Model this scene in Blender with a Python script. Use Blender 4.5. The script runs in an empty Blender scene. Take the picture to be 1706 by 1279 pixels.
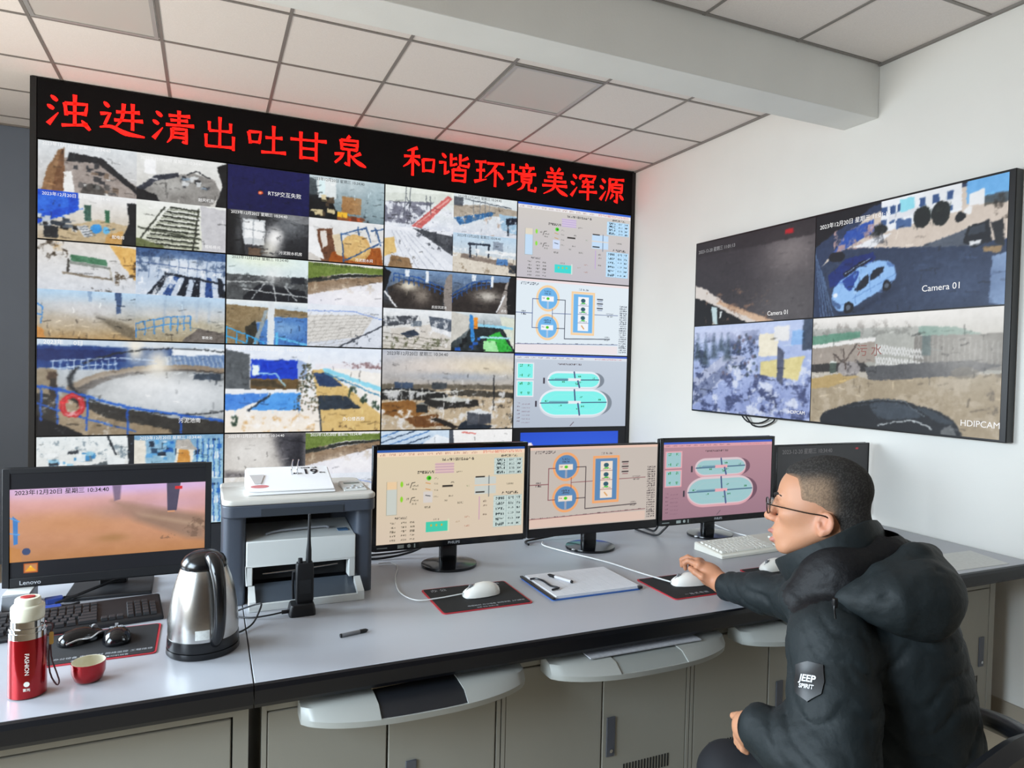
import bpy, bmesh, math, random
import numpy as np
from mathutils import Vector, Matrix
random.seed(7)
PI = math.pi
SC = bpy.context.scene
COL = SC.collection

# ---------------------------------------------------------------- camera
YAW, PITCH, ROLL, FPX = math.radians(23.89), math.radians(-1.41), math.radians(1.28), 1150.0
CAM = Vector((0, 0, 1.557))
_f = Vector((math.sin(YAW)*math.cos(PITCH), math.cos(YAW)*math.cos(PITCH), math.sin(PITCH)))
_r = Vector((math.cos(YAW), -math.sin(YAW), 0))
_u = _r.cross(_f)
_cr, _sr = math.cos(ROLL), math.sin(ROLL)
CR, CU, CF = _cr*_r + _sr*_u, -_sr*_r + _cr*_u, _f
cd = bpy.data.cameras.new('camera')
cd.sensor_width = 36.0
cd.lens = FPX/1706*36
cd.clip_start = 0.05
cam = bpy.data.objects.new('camera', cd)
COL.objects.link(cam)
cam.matrix_world = Matrix(((CR.x, CU.x, -CF.x, CAM.x), (CR.y, CU.y, -CF.y, CAM.y), (CR.z, CU.z, -CF.z, CAM.z), (0, 0, 0, 1)))
SC.camera = cam
def at(px, py, d):
    """a point of the room seen at a pixel of the 1706x1279 photograph, d metres in front of the lens"""
    return CAM + CR*((px-853)/FPX*d) - CU*((py-639.5)/FPX*d) + CF*d

# ---------------------------------------------------------------- sky, sun, daylight, exposure
SC.view_settings.view_transform = 'Standard'
SC.view_settings.look = 'None'
SC.view_settings.exposure = 0.0
SC.view_settings.gamma = 1.0
SC.view_settings.use_curve_mapping = False
w = bpy.data.worlds.new('winter_sky')
SC.world = w
w.use_nodes = True
bg = w.node_tree.nodes['Background']
bg.inputs['Color'].default_value = (0.72, 0.86, 1.0, 1)
bg.inputs['Strength'].default_value = 1.6
def lamp(name, kind, loc, target, energy, col, **kw):
    L = bpy.data.lights.new(name, kind)
    L.energy = energy
    L.color = col
    for k, v in kw.items(): setattr(L, k, v)
    o = bpy.data.objects.new(name, L)
    COL.objects.link(o)
    o.location = loc
    o.rotation_euler = (Vector(target)-Vector(loc)).to_track_quat('-Z', 'Y').to_euler()
    return o
# daylight in the openings of the left wall: sky light falling in, light thrown up from the snow outside
lamp('window_skylight', 'AREA', (-2.5, 3.75, 1.85), (3.3, 2.6, -.8), 62, (0.68, 0.85, 1.0), shape='RECTANGLE', size=1.7, size_y=1.5, spread=math.radians(92))
lamp('window_skylight', 'AREA', (-2.5, 1.0, 1.85), (3.3, 2.1, -.8), 60, (0.68, 0.85, 1.0), shape='RECTANGLE', size=1.8, size_y=1.5, spread=math.radians(92))
lamp('window_snowlight', 'AREA', (-2.5, 3.75, 1.5), (2.4, 3.3, 3.5), 56, (1.0, 0.91, 0.80), shape='RECTANGLE', size=1.7, size_y=1.4)
lamp('window_snowlight', 'AREA', (-2.5, 1.0, 1.5), (2.4, 1.6, 3.6), 22, (1.0, 0.84, 0.64), shape='RECTANGLE', size=1.8, size_y=1.4)

# ---------------------------------------------------------------- materials
def lin(c):
    if isinstance(c, int): c = ((c >> 16 & 255)/255, (c >> 8 & 255)/255, (c & 255)/255)
    return tuple((x/12.92 if x <= .04045 else ((x+.055)/1.055)**2.4) for x in c)
_M = {}
def mat(name, col, rough=.5, metal=0., spec=.5, var=0., vscale=8., bump=0., bscale=60., stretch=None, coat=0., alpha=None, trans=0., emit=None, estr=1., sheen=0.):
    if name in _M: return _M[name]
    m = bpy.data.materials.new(name)
    m.use_nodes = True
    nt = m.node_tree
    b = nt.nodes['Principled BSDF']
    c = lin(col)
    b.inputs['Base Color'].default_value = (*c, 1)
    b.inputs['Roughness'].default_value = rough
    b.inputs['Metallic'].default_value = metal
    b.inputs['Specular IOR Level'].default_value = spec
    b.inputs['Coat Weight'].default_value = coat
    b.inputs['Transmission Weight'].default_value = trans
    b.inputs['Sheen Weight'].default_value = sheen
    if alpha is not None: b.inputs['Alpha'].default_value = alpha
    if emit is not None:
        b.inputs['Emission Color'].default_value = (*lin(emit), 1)
        b.inputs['Emission Strength'].default_value = estr
    if var or bump:
        tc = nt.nodes.new('ShaderNodeTexCoord')
        mp = nt.nodes.new('ShaderNodeMapping')
        nt.links.new(tc.outputs['Object'], mp.inputs['Vector'])
        if stretch: mp.inputs['Scale'].default_value = stretch
    if var:
        n = nt.nodes.new('ShaderNodeTexNoise')
        n.inputs['Scale'].default_value = vscale
        n.inputs['Detail'].default_value = 6
        nt.links.new(mp.outputs[0], n.inputs['Vector'])
        r = nt.nodes.new('ShaderNodeMapRange')
        r.inputs['From Min'].default_value = .3
        r.inputs['From Max'].default_value = .7
        r.inputs['To Min'].default_value = 1-var
        r.inputs['To Max'].default_value = 1+var
        nt.links.new(n.outputs['Fac'], r.inputs['Value'])
        mx = nt.nodes.new('ShaderNodeVectorMath')
        mx.operation = 'SCALE'
        mx.inputs[0].default_value = c
        nt.links.new(r.outputs[0], mx.inputs['Scale'])
        nt.links.new(mx.outputs[0], b.inputs['Base Color'])
    if bump:
        n2 = nt.nodes.new('ShaderNodeTexNoise')
        n2.inputs['Scale'].default_value = bscale
        n2.inputs['Detail'].default_value = 4
        nt.links.new(mp.outputs[0], n2.inputs['Vector'])
        bp = nt.nodes.new('ShaderNodeBump')
        bp.inputs['Strength'].default_value = bump
        bp.inputs['Distance'].default_value = .01
        nt.links.new(n2.outputs['Fac'], bp.inputs['Height'])
        nt.links.new(bp.outputs[0], b.inputs['Normal'])
    _M[name] = m
    return m

# ---------------------------------------------------------------- mesh helpers
class MB:
    def __init__(s): s.v = []; s.f = []; s.mi = []; s.cur = 0
    def add(s, vs, fs):
        k = len(s.v)
        s.v += [tuple(p) for p in vs]
        s.f += [tuple(i+k for i in f) for f in fs]
        s.mi += [s.cur]*len(fs)
        return s
    def box(s, x0, y0, z0, x1, y1, z1):
        x0, x1 = min(x0, x1), max(x0, x1); y0, y1 = min(y0, y1), max(y0, y1); z0, z1 = min(z0, z1), max(z0, z1)
        vs = [(x0,y0,z0),(x1,y0,z0),(x1,y1,z0),(x0,y1,z0),(x0,y0,z1),(x1,y0,z1),(x1,y1,z1),(x0,y1,z1)]
        return s.add(vs, [(0,3,2,1),(4,5,6,7),(0,1,5,4),(1,2,6,5),(2,3,7,6),(3,0,4,7)])
    def loft(s, rings, closed=True, caps=True):
        n = len(rings[0]); vs = [p for r in rings for p in r]; fs = []
        m = n if closed else n-1
        for i in range(len(rings)-1):
            for j in range(m):
                a = i*n+j; b = i*n+(j+1) % n
                fs.append((a, b, b+n, a+n))
        if caps:
            fs.append(tuple(range(n-1, -1, -1)))
            fs.append(tuple(range((len(rings)-1)*n, len(rings)*n)))
        return s.add(vs, fs)
    def lathe(s, prof, n=40, c=(0, 0, 0), sx=1., sy=1., caps=True, rot=0.):
        return s.loft([[(c[0]+r*sx*math.cos(2*PI*j/n+rot), c[1]+r*sy*math.sin(2*PI*j/n+rot), c[2]+z) for j in range(n)] for r, z in prof], caps=caps)
    def prism(s, pts, d0, d1, axis='z'):
        def P(p, d):
            return {'z': (p[0], p[1], d), 'y': (p[0], d, p[1]), 'x': (d, p[0], p[1])}[axis]
        return s.loft([[P(p, d0) for p in pts], [P(p, d1) for p in pts]])
    def tube(s, pts, r, n=10, smooth=3, closed=False):
        P = [Vector(p) for p in pts]
        if smooth and len(P) > 2: P = crom(P, smooth, closed)
        rr = r if isinstance(r, (list, tuple)) else None
        rings = []; up = None
        for i, p in enumerate(P):
            a = P[i-1] if i else (P[-1] if closed else P[0]); b = P[(i+1) % len(P)] if (i+1 < len(P) or closed) else P[-1]
            t = (b-a)
            t = t.normalized() if t.length > 1e-9 else Vector((0, 0, 1))
            if up is None:
                up = Vector((0, 0, 1)) if abs(t.z) < .9 else Vector((1, 0, 0))
            x = t.cross(up)
            if x.length < 1e-6: x = t.orthogonal()
            x.normalize(); y = x.cross(t); up = y.copy()
            if rr:
                q = i/(len(P)-1)*(len(rr)-1); k = min(int(q), len(rr)-2); R = rr[k]+(rr[k+1]-rr[k])*(q-k)
            else: R = r
            rings.append([p+x*R*math.cos(2*PI*j/n)+y*R*math.sin(2*PI*j/n) for j in range(n)])
        if closed: rings.append(rings[0])
        return s.loft(rings, caps=not closed)
    def xform(s, M, start=0):
        s.v[start:] = [tuple(M @ Vector(p)) for p in s.v[start:]]
        return s
def crom(P, k, closed=False):
    out = []; n = len(P)
    for i in range(n if closed else n-1):
        g = (lambda j: P[j % n]) if closed else (lambda j: P[max(0, min(n-1, j))])
        a, b, c, d = g(i-1), g(i), g(i+1), g(i+2)
        for t in range(k):
            t /= k
            out.append(.5*((2*b)+(c-a)*t+(2*a-5*b+4*c-d)*t*t+(3*b-a-3*c+d)*t**3))
    if not closed: out.append(P[-1])
    return out
def rrect(x0, y0, x1, y1, r, n=5):
    o = []
    for cx, cy, a in ((x1-r, y0+r, -90), (x1-r, y1-r, 0), (x0+r, y1-r, 90), (x0+r, y0+r, 180)):
        for i in range(n+1):
            t = math.radians(a+90*i/n); o.append((cx+r*math.cos(t), cy+r*math.sin(t)))
    return o
def obj(name, mb, m, parent=None, bevel=0., smooth=False, sub=0, seg=2):
    me = bpy.data.meshes.new(name)
    me.from_pydata(mb.v, [], mb.f)
    ms = m if isinstance(m, (list, tuple)) else [m]
    for q in ms: me.materials.append(q)
    if len(ms) > 1: me.polygons.foreach_set('material_index', mb.mi)
    b = bmesh.new(); b.from_mesh(me)
    bmesh.ops.remove_doubles(b, verts=b.verts, dist=1e-7)
    bmesh.ops.recalc_face_normals(b, faces=b.faces)
    b.to_mesh(me); b.free()
    o = bpy.data.objects.new(name, me)
    COL.objects.link(o)
    if parent is not None: o.parent = parent
    if bevel:
        md = o.modifiers.new('bevel', 'BEVEL'); md.width = bevel; md.segments = seg; md.limit_method = 'ANGLE'; md.angle_limit = math.radians(40)
    if sub:
        md = o.modifiers.new('subsurf', 'SUBSURF'); md.levels = sub; md.render_levels = sub
    if smooth or sub or bevel:
        me.polygons.foreach_set('use_smooth', [True]*len(me.polygons))
        if smooth and not sub:
            for e in me.edges: pass
            try: me.set_sharp_from_angle(angle=math.radians(42))
            except Exception: pass
        elif bevel:
            me.set_sharp_from_angle(angle=math.radians(30))
    return o
def tag(o, label=None, cat=None, group=None, kind=None):
    for k, v in (('label', label), ('category', cat), ('group', group), ('kind', kind)):
        if v: o[k] = v
    return o
def thing(name, label, cat, loc=(0, 0, 0), rz=0., group=None, rot=None):
    o = bpy.data.objects.new(name, None)
    o.empty_display_size = .05
    COL.objects.link(o)
    o.location = loc
    o.rotation_euler = rot or (0, 0, rz)
    return tag(o, label, cat, group)
def struct(name, mb, m, parent=None, bevel=0.):
    o = obj(name, mb, m, parent, bevel=bevel)
    o['kind'] = 'structure'
    return o
def tree_copy(o, parent=None):
    c = o.copy(); COL.objects.link(c); c.parent = parent
    for ch in list(o.children): tree_copy(ch, c)
    return c
_DG = None
def text(name, body, size, m, origin, right, up, parent=None, ext=.0004, align='CENTER', sx=1., bold=0., lift=.0006):
    c = bpy.data.curves.new(name, 'FONT')
    c.body = body; c.size = size; c.extrude = ext; c.align_x = align; c.align_y = 'CENTER'
    c.offset = bold*size; c.resolution_u = 3
    t = bpy.data.objects.new(name, c)
    COL.objects.link(t)
    bpy.context.view_layer.update()
    me = bpy.data.meshes.new_from_object(t.evaluated_get(bpy.context.evaluated_depsgraph_get()))
    bpy.data.objects.remove(t); bpy.data.curves.remove(c)
    r, u = Vector(right).normalized(), Vector(up).normalized()
    n = r.cross(u); o_ = Vector(origin)+n*lift
    me.transform(Matrix(((r.x*sx, u.x, n.x, o_.x), (r.y*sx, u.y, n.y, o_.y), (r.z*sx, u.z, n.z, o_.z), (0, 0, 0, 1))))
    me.materials.clear(); me.materials.append(m)
    me.name = name
    o = bpy.data.objects.new(name, me)
    COL.objects.link(o)
    if parent is not None: o.parent = parent
    return o

# ---------------------------------------------------------------- room shell
XL, XR, YF, YB, ZC, YV = -2.6, 3.362, -2.6, 6.21, 3.26, 5.053
def brick_tiles(name, col, col2, line, scale, sx, sy, rough, width=.012, off=(0, 0)):
    m = bpy.data.materials.new(name); m.use_nodes = True
    nt = m.node_tree; b = nt.nodes['Principled BSDF']
    tc = nt.nodes.new('ShaderNodeTexCoord'); mp = nt.nodes.new('ShaderNodeMapping')
    mp.inputs['Location'].default_value = (off[0], off[1], 0)
    br = nt.nodes.new('ShaderNodeTexBrick')
    br.offset = 0
    br.inputs['Color1'].default_value = (*lin(col), 1); br.inputs['Color2'].default_value = (*lin(col2), 1); br.inputs['Mortar'].default_value = (*lin(line), 1)
    br.inputs['Scale'].default_value = scale; br.inputs['Mortar Size'].default_value = width
    br.inputs['Brick Width'].default_value = sx; br.inputs['Row Height'].default_value = sy
    nt.links.new(tc.outputs['Object'], mp.inputs[0]); nt.links.new(mp.outputs[0], br.inputs['Vector'])
    nt.links.new(br.outputs['Color'], b.inputs['Base Color'])
    b.inputs['Roughness'].default_value = rough
    return m
wall_m = mat('white_wall_paint', 0xe3e0d9, .85, var=.015, vscale=3, bump=.03, bscale=180)
beam_m = mat('beam_plaster', 0xe8e8e4, .85, var=.02, vscale=4, bump=.05, bscale=90)
wall_back_m = mat('shade_toned_wall', 0x727c8b, .85, var=.03, vscale=3)  # grey-blue puts the shade beside the video wall into the wall colour
wall_front_m = mat('bounce_damping_finish', 0x6b5a4a, .7, var=.1, vscale=4)  # dark finish added on the unseen wall to cut bounced light
ceil_m = mat('mineral_fibre_tile', 0xe8e1dc, .9, var=.035, vscale=160, bump=.12, bscale=320)
grid_m = mat('grey_ceiling_rail', 0x8a8580, .5, metal=.2)
floor_m = brick_tiles('beige_floor_tiles', 0xcdbfa9, 0xc6b8a2, 0x9b8f7e, 1, .8, .8, .3, .004)
struct('floor', MB().box(XL-.2, YF-.2, -.1, XR+.2, YB+.2, 0), floor_m)
struct('ceiling', MB().box(XL-.2, YF-.2, ZC, XR+.2, YB+.2, ZC+.1), ceil_m)
struct('wall_right', MB().box(XR, YF-.2, 0, XR+.2, YB+.2, ZC), wall_m)
struct('wall_back', MB().box(XL, YB, 0, XR, YB+.2, ZC), wall_back_m)
def holed_wall(name, axis, c0, c1, a0, a1, holes, m):
    mb = MB()
    def bx(u0, z0, u1, z1):
        if axis == 'x': mb.box(c0, u0, z0, c1, u1, z1)
        else: mb.box(u0, c0, z0, u1, c1, z1)
    cur = a0
    for (h0, h1, z0, z1) in holes:
        bx(cur, 0, h0, ZC); bx(h0, 0, h1, z0); bx(h0, z1, h1, ZC); cur = h1
    bx(cur, 0, a1, ZC)
    return struct(name, mb, m)
LH = [(.1, 1.95, .9, 2.6), (2.85, 4.65, .9, 2.6)]
holed_wall('wall_left', 'x', XL-.2, XL, YF-.2, YB+.2, LH, wall_m)
struct('wall_front', MB().box(XL, YF-.2, 0, XR, YF, ZC), wall_front_m)
frame_m = mat('white_window_plastic', 0xe8e8e6, .4)
glass_m = mat('window_glass', 0xffffff, .0, trans=1.)
def window(n, axis, c, h):
    u0, u1, z0, z1 = h
    mb = MB()
    def bx(a0, b0, a1, b1, d=.03):
        if axis == 'x': mb.box(c-d, a0, b0, c+d, a1, b1)
        else: mb.box(a0, c-d, b0, a1, c+d, b1)
    t = .05
    bx(u0, z0, u0+t, z1); bx(u1-t, z0, u1, z1); bx(u0+t, z0, u1-t, z0+t); bx(u0+t, z1-t, u1-t, z1); um = (u0+u1)/2
    bx(um-t/2, z0+t, um+t/2, z1-t)
    return struct('window_%d' % n, mb, frame_m)
for i, (ax, c, h) in enumerate((('x', XL-.1, LH[0]), ('x', XL-.1, LH[1]))):
    window(i+1, ax, c, h)
# suspended ceiling rails (tiles 0.6 m)
GX0, GY0, P = .361-.0, 3.583, .5975
gx = [GX0+P*k for k in range(-5, 6) if XL < GX0+P*k < XR-.05]
BY0, BY1, BZ = 2.70, 2.925, 2.968
g = MB()
gy = [3.583+.603*k for k in range(0, 5)]+[BY0-.015, BY0-.59, BY0-1.19, BY0-1.79, BY0-2.39, BY0-2.99, BY0-3.59, BY0-4.19, BY0-4.79]
for x in gx:
    g.box(x-.0085, BY1, ZC-.004, x+.0085, YB, ZC+.004); g.box(x-.0085, YF, ZC-.004, x+.0085, BY0, ZC+.004)
for y in gy:
    if YF < y < YB: g.box(XL, y-.0085, ZC-.0045, XR, y+.0085, ZC+.0035)
g.box(XR-.018, YF, ZC-.012, XR, BY0, ZC); g.box(XR-.018, BY1, ZC-.012, XR, YB, ZC)
g.box(XL, YB-.018, ZC-.012, XR, YB, ZC)
struct('trim_1', g, grid_m)['label'] = 'grey metal rails of the suspended ceiling'
struct('ceiling_beam', MB().box(XL, BY0, BZ, XR, BY1, ZC), beam_m, bevel=.004)
struct('baseboard_right', MB().box(XR-.012, YF, 0, XR, YV, .08), mat('baseboard_tile', 0xa79c8c, .4))
# unlit square ceiling lights
lp_m = mat('unlit_light_diffuser', 0xc9c3bd, .35)
lf_m = mat('light_rim_metal', 0xb9b7b4, .4, metal=.4)
def ceiling_light(x0, y0, label):
    t = thing('ceiling_light', label, 'ceiling light', (x0+P/2, y0+P/2, ZC), group='square ceiling lights')
    h = P/2-.014
    mb = MB()
    for a in ((-h, -h, h, -h+.02), (-h, h-.02, h, h), (-h, -h+.02, -h+.02, h-.02), (h-.02, -h+.02, h, h-.02)): mb.box(a[0], a[1], -.01, a[2], a[3], 0)
    obj('rim', mb, lf_m, t)
    obj('diffuser', MB().box(-h+.02, -h+.02, -.006, h-.02, h-.02, 0), lp_m, t)
    return t
ceiling_light(GX0+P*2, 3.583, 'unlit smooth square ceiling light panel between the tiles above the sign, right of the middle')
ceiling_light(GX0+P*-2, 3.583, 'unlit square ceiling light panel at the upper left corner of the photo')
# ---------------------------------------------------------------- pictures shown on the screens (vertex colours of a fine grid)
class P_:
    def __init__(s, w, h, top=0x888888, bot=None, seed=1):
        s.w, s.h = w, h
        s.X, s.Y = np.meshgrid((np.arange(w)+.5)/w, (np.arange(h)+.5)/h)
        s.asp = h/w
        s.rg = np.random.RandomState(seed)
        a = s.c(top); b = s.c(bot if bot is not None else top)
        s.a = a+(b-a)*s.Y[..., None]
    def c(s, v):
        if isinstance(v, int): return np.array([(v >> 16 & 255), (v >> 8 & 255), (v & 255)])/255.
        return np.array(v, float)
    def mix(s, m, col, a=1.):
        m = np.clip(m*a, 0, 1)[..., None]
        col = s.c(col) if not isinstance(col, np.ndarray) or col.ndim < 2 else col
        s.a = s.a*(1-m)+col*m
        return s
    def sd(s, pts):
        px, py = s.X, s.Y*s.asp
        n = len(pts); d = np.full(s.X.shape, 1e9); ins = np.zeros(s.X.shape, bool)
        for i in range(n):
            x0, y0 = pts[i]; x1, y1 = pts[(i+1) % n]; y0 *= s.asp; y1 *= s.asp
            ex, ey = x1-x0, y1-y0
            t = np.clip(((px-x0)*ex+(py-y0)*ey)/(ex*ex+ey*ey+1e-12), 0, 1)
            d = np.minimum(d, np.hypot(px-x0-t*ex, py-y0-t*ey))
            if abs(ey) > 1e-12: ins ^= ((y0 > py) != (y1 > py)) & (px < ex*(py-y0)/ey+x0)
        return np.where(ins, -d, d)
    def edge(s, d, soft=1.): e = soft/s.w; return np.clip(.5-d/e, 0, 1)
    def poly(s, pts, col, a=1., soft=1.): return s.mix(s.edge(s.sd(pts), soft), col, a)
    def rect(s, x0, y0, x1, y1, col, a=1., soft=1.): return s.poly([(x0, y0), (x1, y0), (x1, y1), (x0, y1)], col, a, soft)
    def ell(s, cx, cy, rx, ry, col, a=1., soft=1., ring=None):
        q = np.hypot((s.X-cx)/rx, (s.Y-cy)/ry); d = (q-1)*min(rx, ry*s.asp)
        if ring: d = np.abs(d)-ring/2
        return s.mix(s.edge(d, soft), col, a)
    def fog(s, cx, cy, rx, ry, col, a=.7):
        q = ((s.X-cx)/rx)**2+((s.Y-cy)/ry)**2
        return s.mix(np.exp(-q), col, a)
    def ln(s, pts, wd, col, a=1., soft=1.):
        d = np.full(s.X.shape, 1e9)
        for (x0, y0), (x1, y1) in zip(pts, pts[1:]):
            y0 *= s.asp; y1 *= s.asp; ex, ey = x1-x0, y1-y0
            t = np.clip(((s.X-x0)*ex+(s.Y*s.asp-y0)*ey)/(ex*ex+ey*ey+1e-12), 0, 1)
            d = np.minimum(d, np.hypot(s.X-x0-t*ex, s.Y*s.asp-y0-t*ey))
        return s.mix(s.edge(d-wd/2, soft), col, a)
    def nz(s, k, oct=5):
        o = np.zeros(s.X.shape); amp = 1; tot = 0
        for _ in range(oct):
            gw = max(2, int(k)+2); gh = max(2, int(k*s.asp)+2); g = s.rg.rand(gh, gw)
            x = s.X*(gw-1.001); y = s.Y*(gh-1.001); i = x.astype(int); j = y.astype(int); u = x-i; v = y-j
            u = u*u*(3-2*u); v = v*v*(3-2*v)
            o += amp*((g[j, i]*(1-u)+g[j, i+1]*u)*(1-v)+(g[j+1, i]*(1-u)+g[j+1, i+1]*u)*v)
            tot += amp; amp *= .68; k *= 2.1
        return o/tot
    def grain(s, k, amp, mask=None):
        n = (s.nz(k)-.5)*2*amp
        if mask is not None: n = n*mask
        s.a = s.a+n[..., None]
        return s
    def blot(s, k, thr, col, a=1., box=(0, 0, 1, 1), soft=.12):
        m = np.clip((s.nz(k)-thr)/soft, 0, 1)*(s.X >= box[0])*(s.Y >= box[1])*(s.X <= box[2])*(s.Y <= box[3])
        return s.mix(m, col, a)
    def txt(s, x0, x1, y, h, col, a=.8, n=14):
        """a line of characters too small to read"""
        gx = ((s.X-x0)/(x1-x0)*n); on = (s.X > x0) & (s.X < x1) & (np.abs(s.Y-y) < h/2)
        r = s.rg.rand(int(n)*3+8, 3); k = np.clip((gx*3).astype(int), 0, int(n)*3+6); j = np.clip(((s.Y-y)/h+.5)*3, 0, 2).astype(int)
        return s.mix(on*(r[k, j] > .38)*((gx % 1) < .8), col, a)
    def clutter(s, box, n, cols, size, seed=0, a=.9):
        r = np.random.RandomState(seed+5)
        for i in range(n):
            x = box[0]+r.rand()*(box[2]-box[0]); y = box[1]+r.rand()*(box[3]-box[1]); w_ = size*(.4+r.rand()); h_ = size*(.5+1.4*r.rand())
            t = (r.rand()-.5)*.6
            s.poly([(x-w_, y-h_), (x+w_, y-h_+t*w_), (x+w_, y+h_+t*w_), (x-w_, y+h_)], cols[i % len(cols)], a)
        return s
W_, H_ = 128, 72
def F(k, top=0x888888, bot=None): return P_(W_, H_, top, bot, seed=k)
def rail(p, pts, n, col, w_=.012, drop=.22):
    p.ln(pts, w_, col); p.ln([(x, y+drop*.5) for x, y in pts], w_, col)
    L = len(pts)-1
    for i in range(n+1):
        q = i/n*L; k = min(int(q), L-1); t = q-k; x = pts[k][0]+(pts[k+1][0]-pts[k][0])*t; y = pts[k][1]+(pts[k+1][1]-pts[k][1])*t
        p.ln([(x, y), (x, y+drop)], w_, col)
    return p
def f1():
    p = F(1, 0xd6dce0, 0xb9b6b4).poly([(.2,.3),(.62,.25),(1,.75),(1,1),(.2,1)], 0x9c938e)
    p.poly([(.3,.18),(.62,.22),(.62,.34),(.28,.36)], 0x23262a).poly([(.62,.2),(1,.78),(1,.9),(.6,.36)], 0x2a2c30)
    p.poly([(.03,1),(.25,1),(.26,.1),(.2,.16),(.09,.55)], 0x8d6f52).poly([(.13,1),(.25,1),(.26,.1),(.22,.15)], 0x77583f).poly([(.25,.6),(.33,.55),(.36,1),(.25,1)], 0xe6e6e4)
    p.clutter((.42,.5,.78,.95), 16, [0x5e5c5c, 0x3a3b3f, 0xd9d9d7, 0x7d6d60], .035, 1).clutter((.35,.38,.6,.5), 5, [0x3a3d42], .03, 2)
    return p.ell(.55,.97,.12,.2,0x30302f,.6).grain(14,.07)
def f2():
    p = F(2, 0xe2e4e2, 0xc9c7c2).poly([(0,.78),(.2,.48),(.62,.3),(.85,.4),(.95,.7),(.8,1),(0,1)], 0x8d8b88)
    p.fog(.38,.6,.25,.18,0xb9b9b6,.7).poly([(0,.74),(.2,.44),(.45,.34),(.45,.42),(.2,.56),(.02,.9)], 0x3a3e48)
    p.rect(.08,.12,.2,.42,0xf4f6f8).poly([(.88,.1),(1,0),(1,1),(.86,1),(.95,.55)], 0x1d1f21).poly([(0,.75),(.2,.85),(.25,1),(0,1)], 0x202225)
    p.clutter((.5,.32,.8,.62), 16, [0x525458, 0x8796a4, 0x2c2e31, 0xcfd3d5], .03, 3).ln([(.55,.35),(.65,.25),(.8,.38)], .015, 0x35373a)
    return p.grain(12,.06)
def f3():
    p = F(3, 0xe8eaec, 0xb6a892).poly([(0,0),(.4,0),(.4,.36),(0,.7)], 0x1d56c4).poly([(0,.1),(.3,.06),(.3,.3),(0,.5)], 0x3f7be0,.6)
    p.poly([(.2,.75),(.6,.5),(.95,.6),(.9,1),(.15,1)], 0xb8a688).clutter((.0,.4,.45,.75), 14, [0x24303c, 0xc9cdd0, 0x5a636c, 0x101418], .04, 4)
    p.ell(.58,.7,.055,.1,0x3e8fd4).ell(.68,.72,.035,.07,0x6db4e4).poly([(.38,.68),(.48,.64),(.55,.86),(.46,.9)], 0xc8ccd0)
    for i in range(5): p.ln([(.4+.02*i,.7+.045*i),(.5+.02*i,.66+.045*i)], .01, 0x5f666c)
    p.poly([(.9,.1),(1,.1),(1,1),(.82,1),(.92,.55)], 0x1a1d22).poly([(.7,.8),(.86,.7),(.84,1),(.66,1)], 0xc19a63).rect(.46,.22,.53,.55,0x3f5f54).rect(.67,.3,.72,.55,0x3a6a52).rect(.06,.72,.2,.95,0x20262c)
    return p.grain(14,.07)
def f4():
    p = F(4, 0xe9ece8, 0xcfd2c0).poly([(.7,0),(1,.05),(1,1),(.72,1)], 0xc2c2c6)
    for i in range(9):
        y = .1+i*.1; p.ln([(.36-.035*i, y),(.68, y+.03)], .02, 0x2c3028); p.ln([(.33-.035*i, y+.045),(.66, y+.06)], .01, 0x757a68)
    p.ln([(.68,.08),(.62,1)], .02, 0x35382f).ln([(.02,.58),(.7,.74)], .022, 0x4a4e44).poly([(0,.8),(.3,.95),(.3,1),(0,1)], 0x6d7450).ln([(.3,.1),(.05,.8)], .02, 0x3c4038)
    return p.grain(14,.05)
def f5(): return F(5, 0x1a1d58, 0x161a4e).ell(.39,.56,.028,.05,0xe8623a).ell(.39,.56,.012,.024,0xf6c9a6)
def f6():
    p = F(6, 0xbfcdd2, 0x6e7f86).rect(.1,.05,.34,.5,0xe8eeee,.8).rect(.42,.42,.68,.82,0xa07c55).rect(.12,.1,.2,.42,0xd8f0f4)
    p.poly([(0,.45),(.3,.6),(.42,1),(0,1)], 0x15181a).clutter((.02,.5,.36,.95), 14, [0x0e1012, 0xd9c9a0, 0x5b4c3c, 0x1c1e20], .04, 6)
    p.poly([(.36,.84),(.72,.9),(.7,1),(.36,1)], 0x8b5a34).rect(.36,.8,.5,.92,0xe9b23c).clutter((.5,.85,.8,1), 6, [0xb5522e, 0x2a2c30, 0x6b3a24], .03, 7).fog(.9,.4,.2,.7,0x9ab0b8,.6)
    return p.poly([(0,.05),(.08,.1),(.12,.6),(0,.5)], 0x22282c,.7).grain(10,.06)
def f7():
    p = F(7, 0x6b6c6e, 0x3a3b40).poly([(.35,.02),(1,.2),(1,1),(.4,1)], 0x24262a).rect(.18,.18,.45,.75,0xc9ced2).rect(.2,.22,.43,.6,0xeff2f4)
    p.ln([(.31,.2),(.31,.75)], .012, 0x9da3a8).ln([(.18,.4),(.45,.44)], .01, 0x9da3a8).fog(.78,.2,.22,.35,0x94989c,.7).poly([(0,0),(.14,.05),(.22,1),(0,1)], 0x16181a,.9).fog(.14,.5,.05,.5,0x77797c,.5)
    p.fog(.55,.62,.1,.3,0xf2f2f2,.95).fog(.6,.5,.08,.14,0xffffff,.8).fog(.5,.85,.1,.2,0xd4d2c8,.8).rect(.25,.82,.4,1,0x6f5a48,.8).blot(18,.62,0x2a2c30,.8,(.42,.5,.66,1))
    return p.grain(8,.04)
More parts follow.
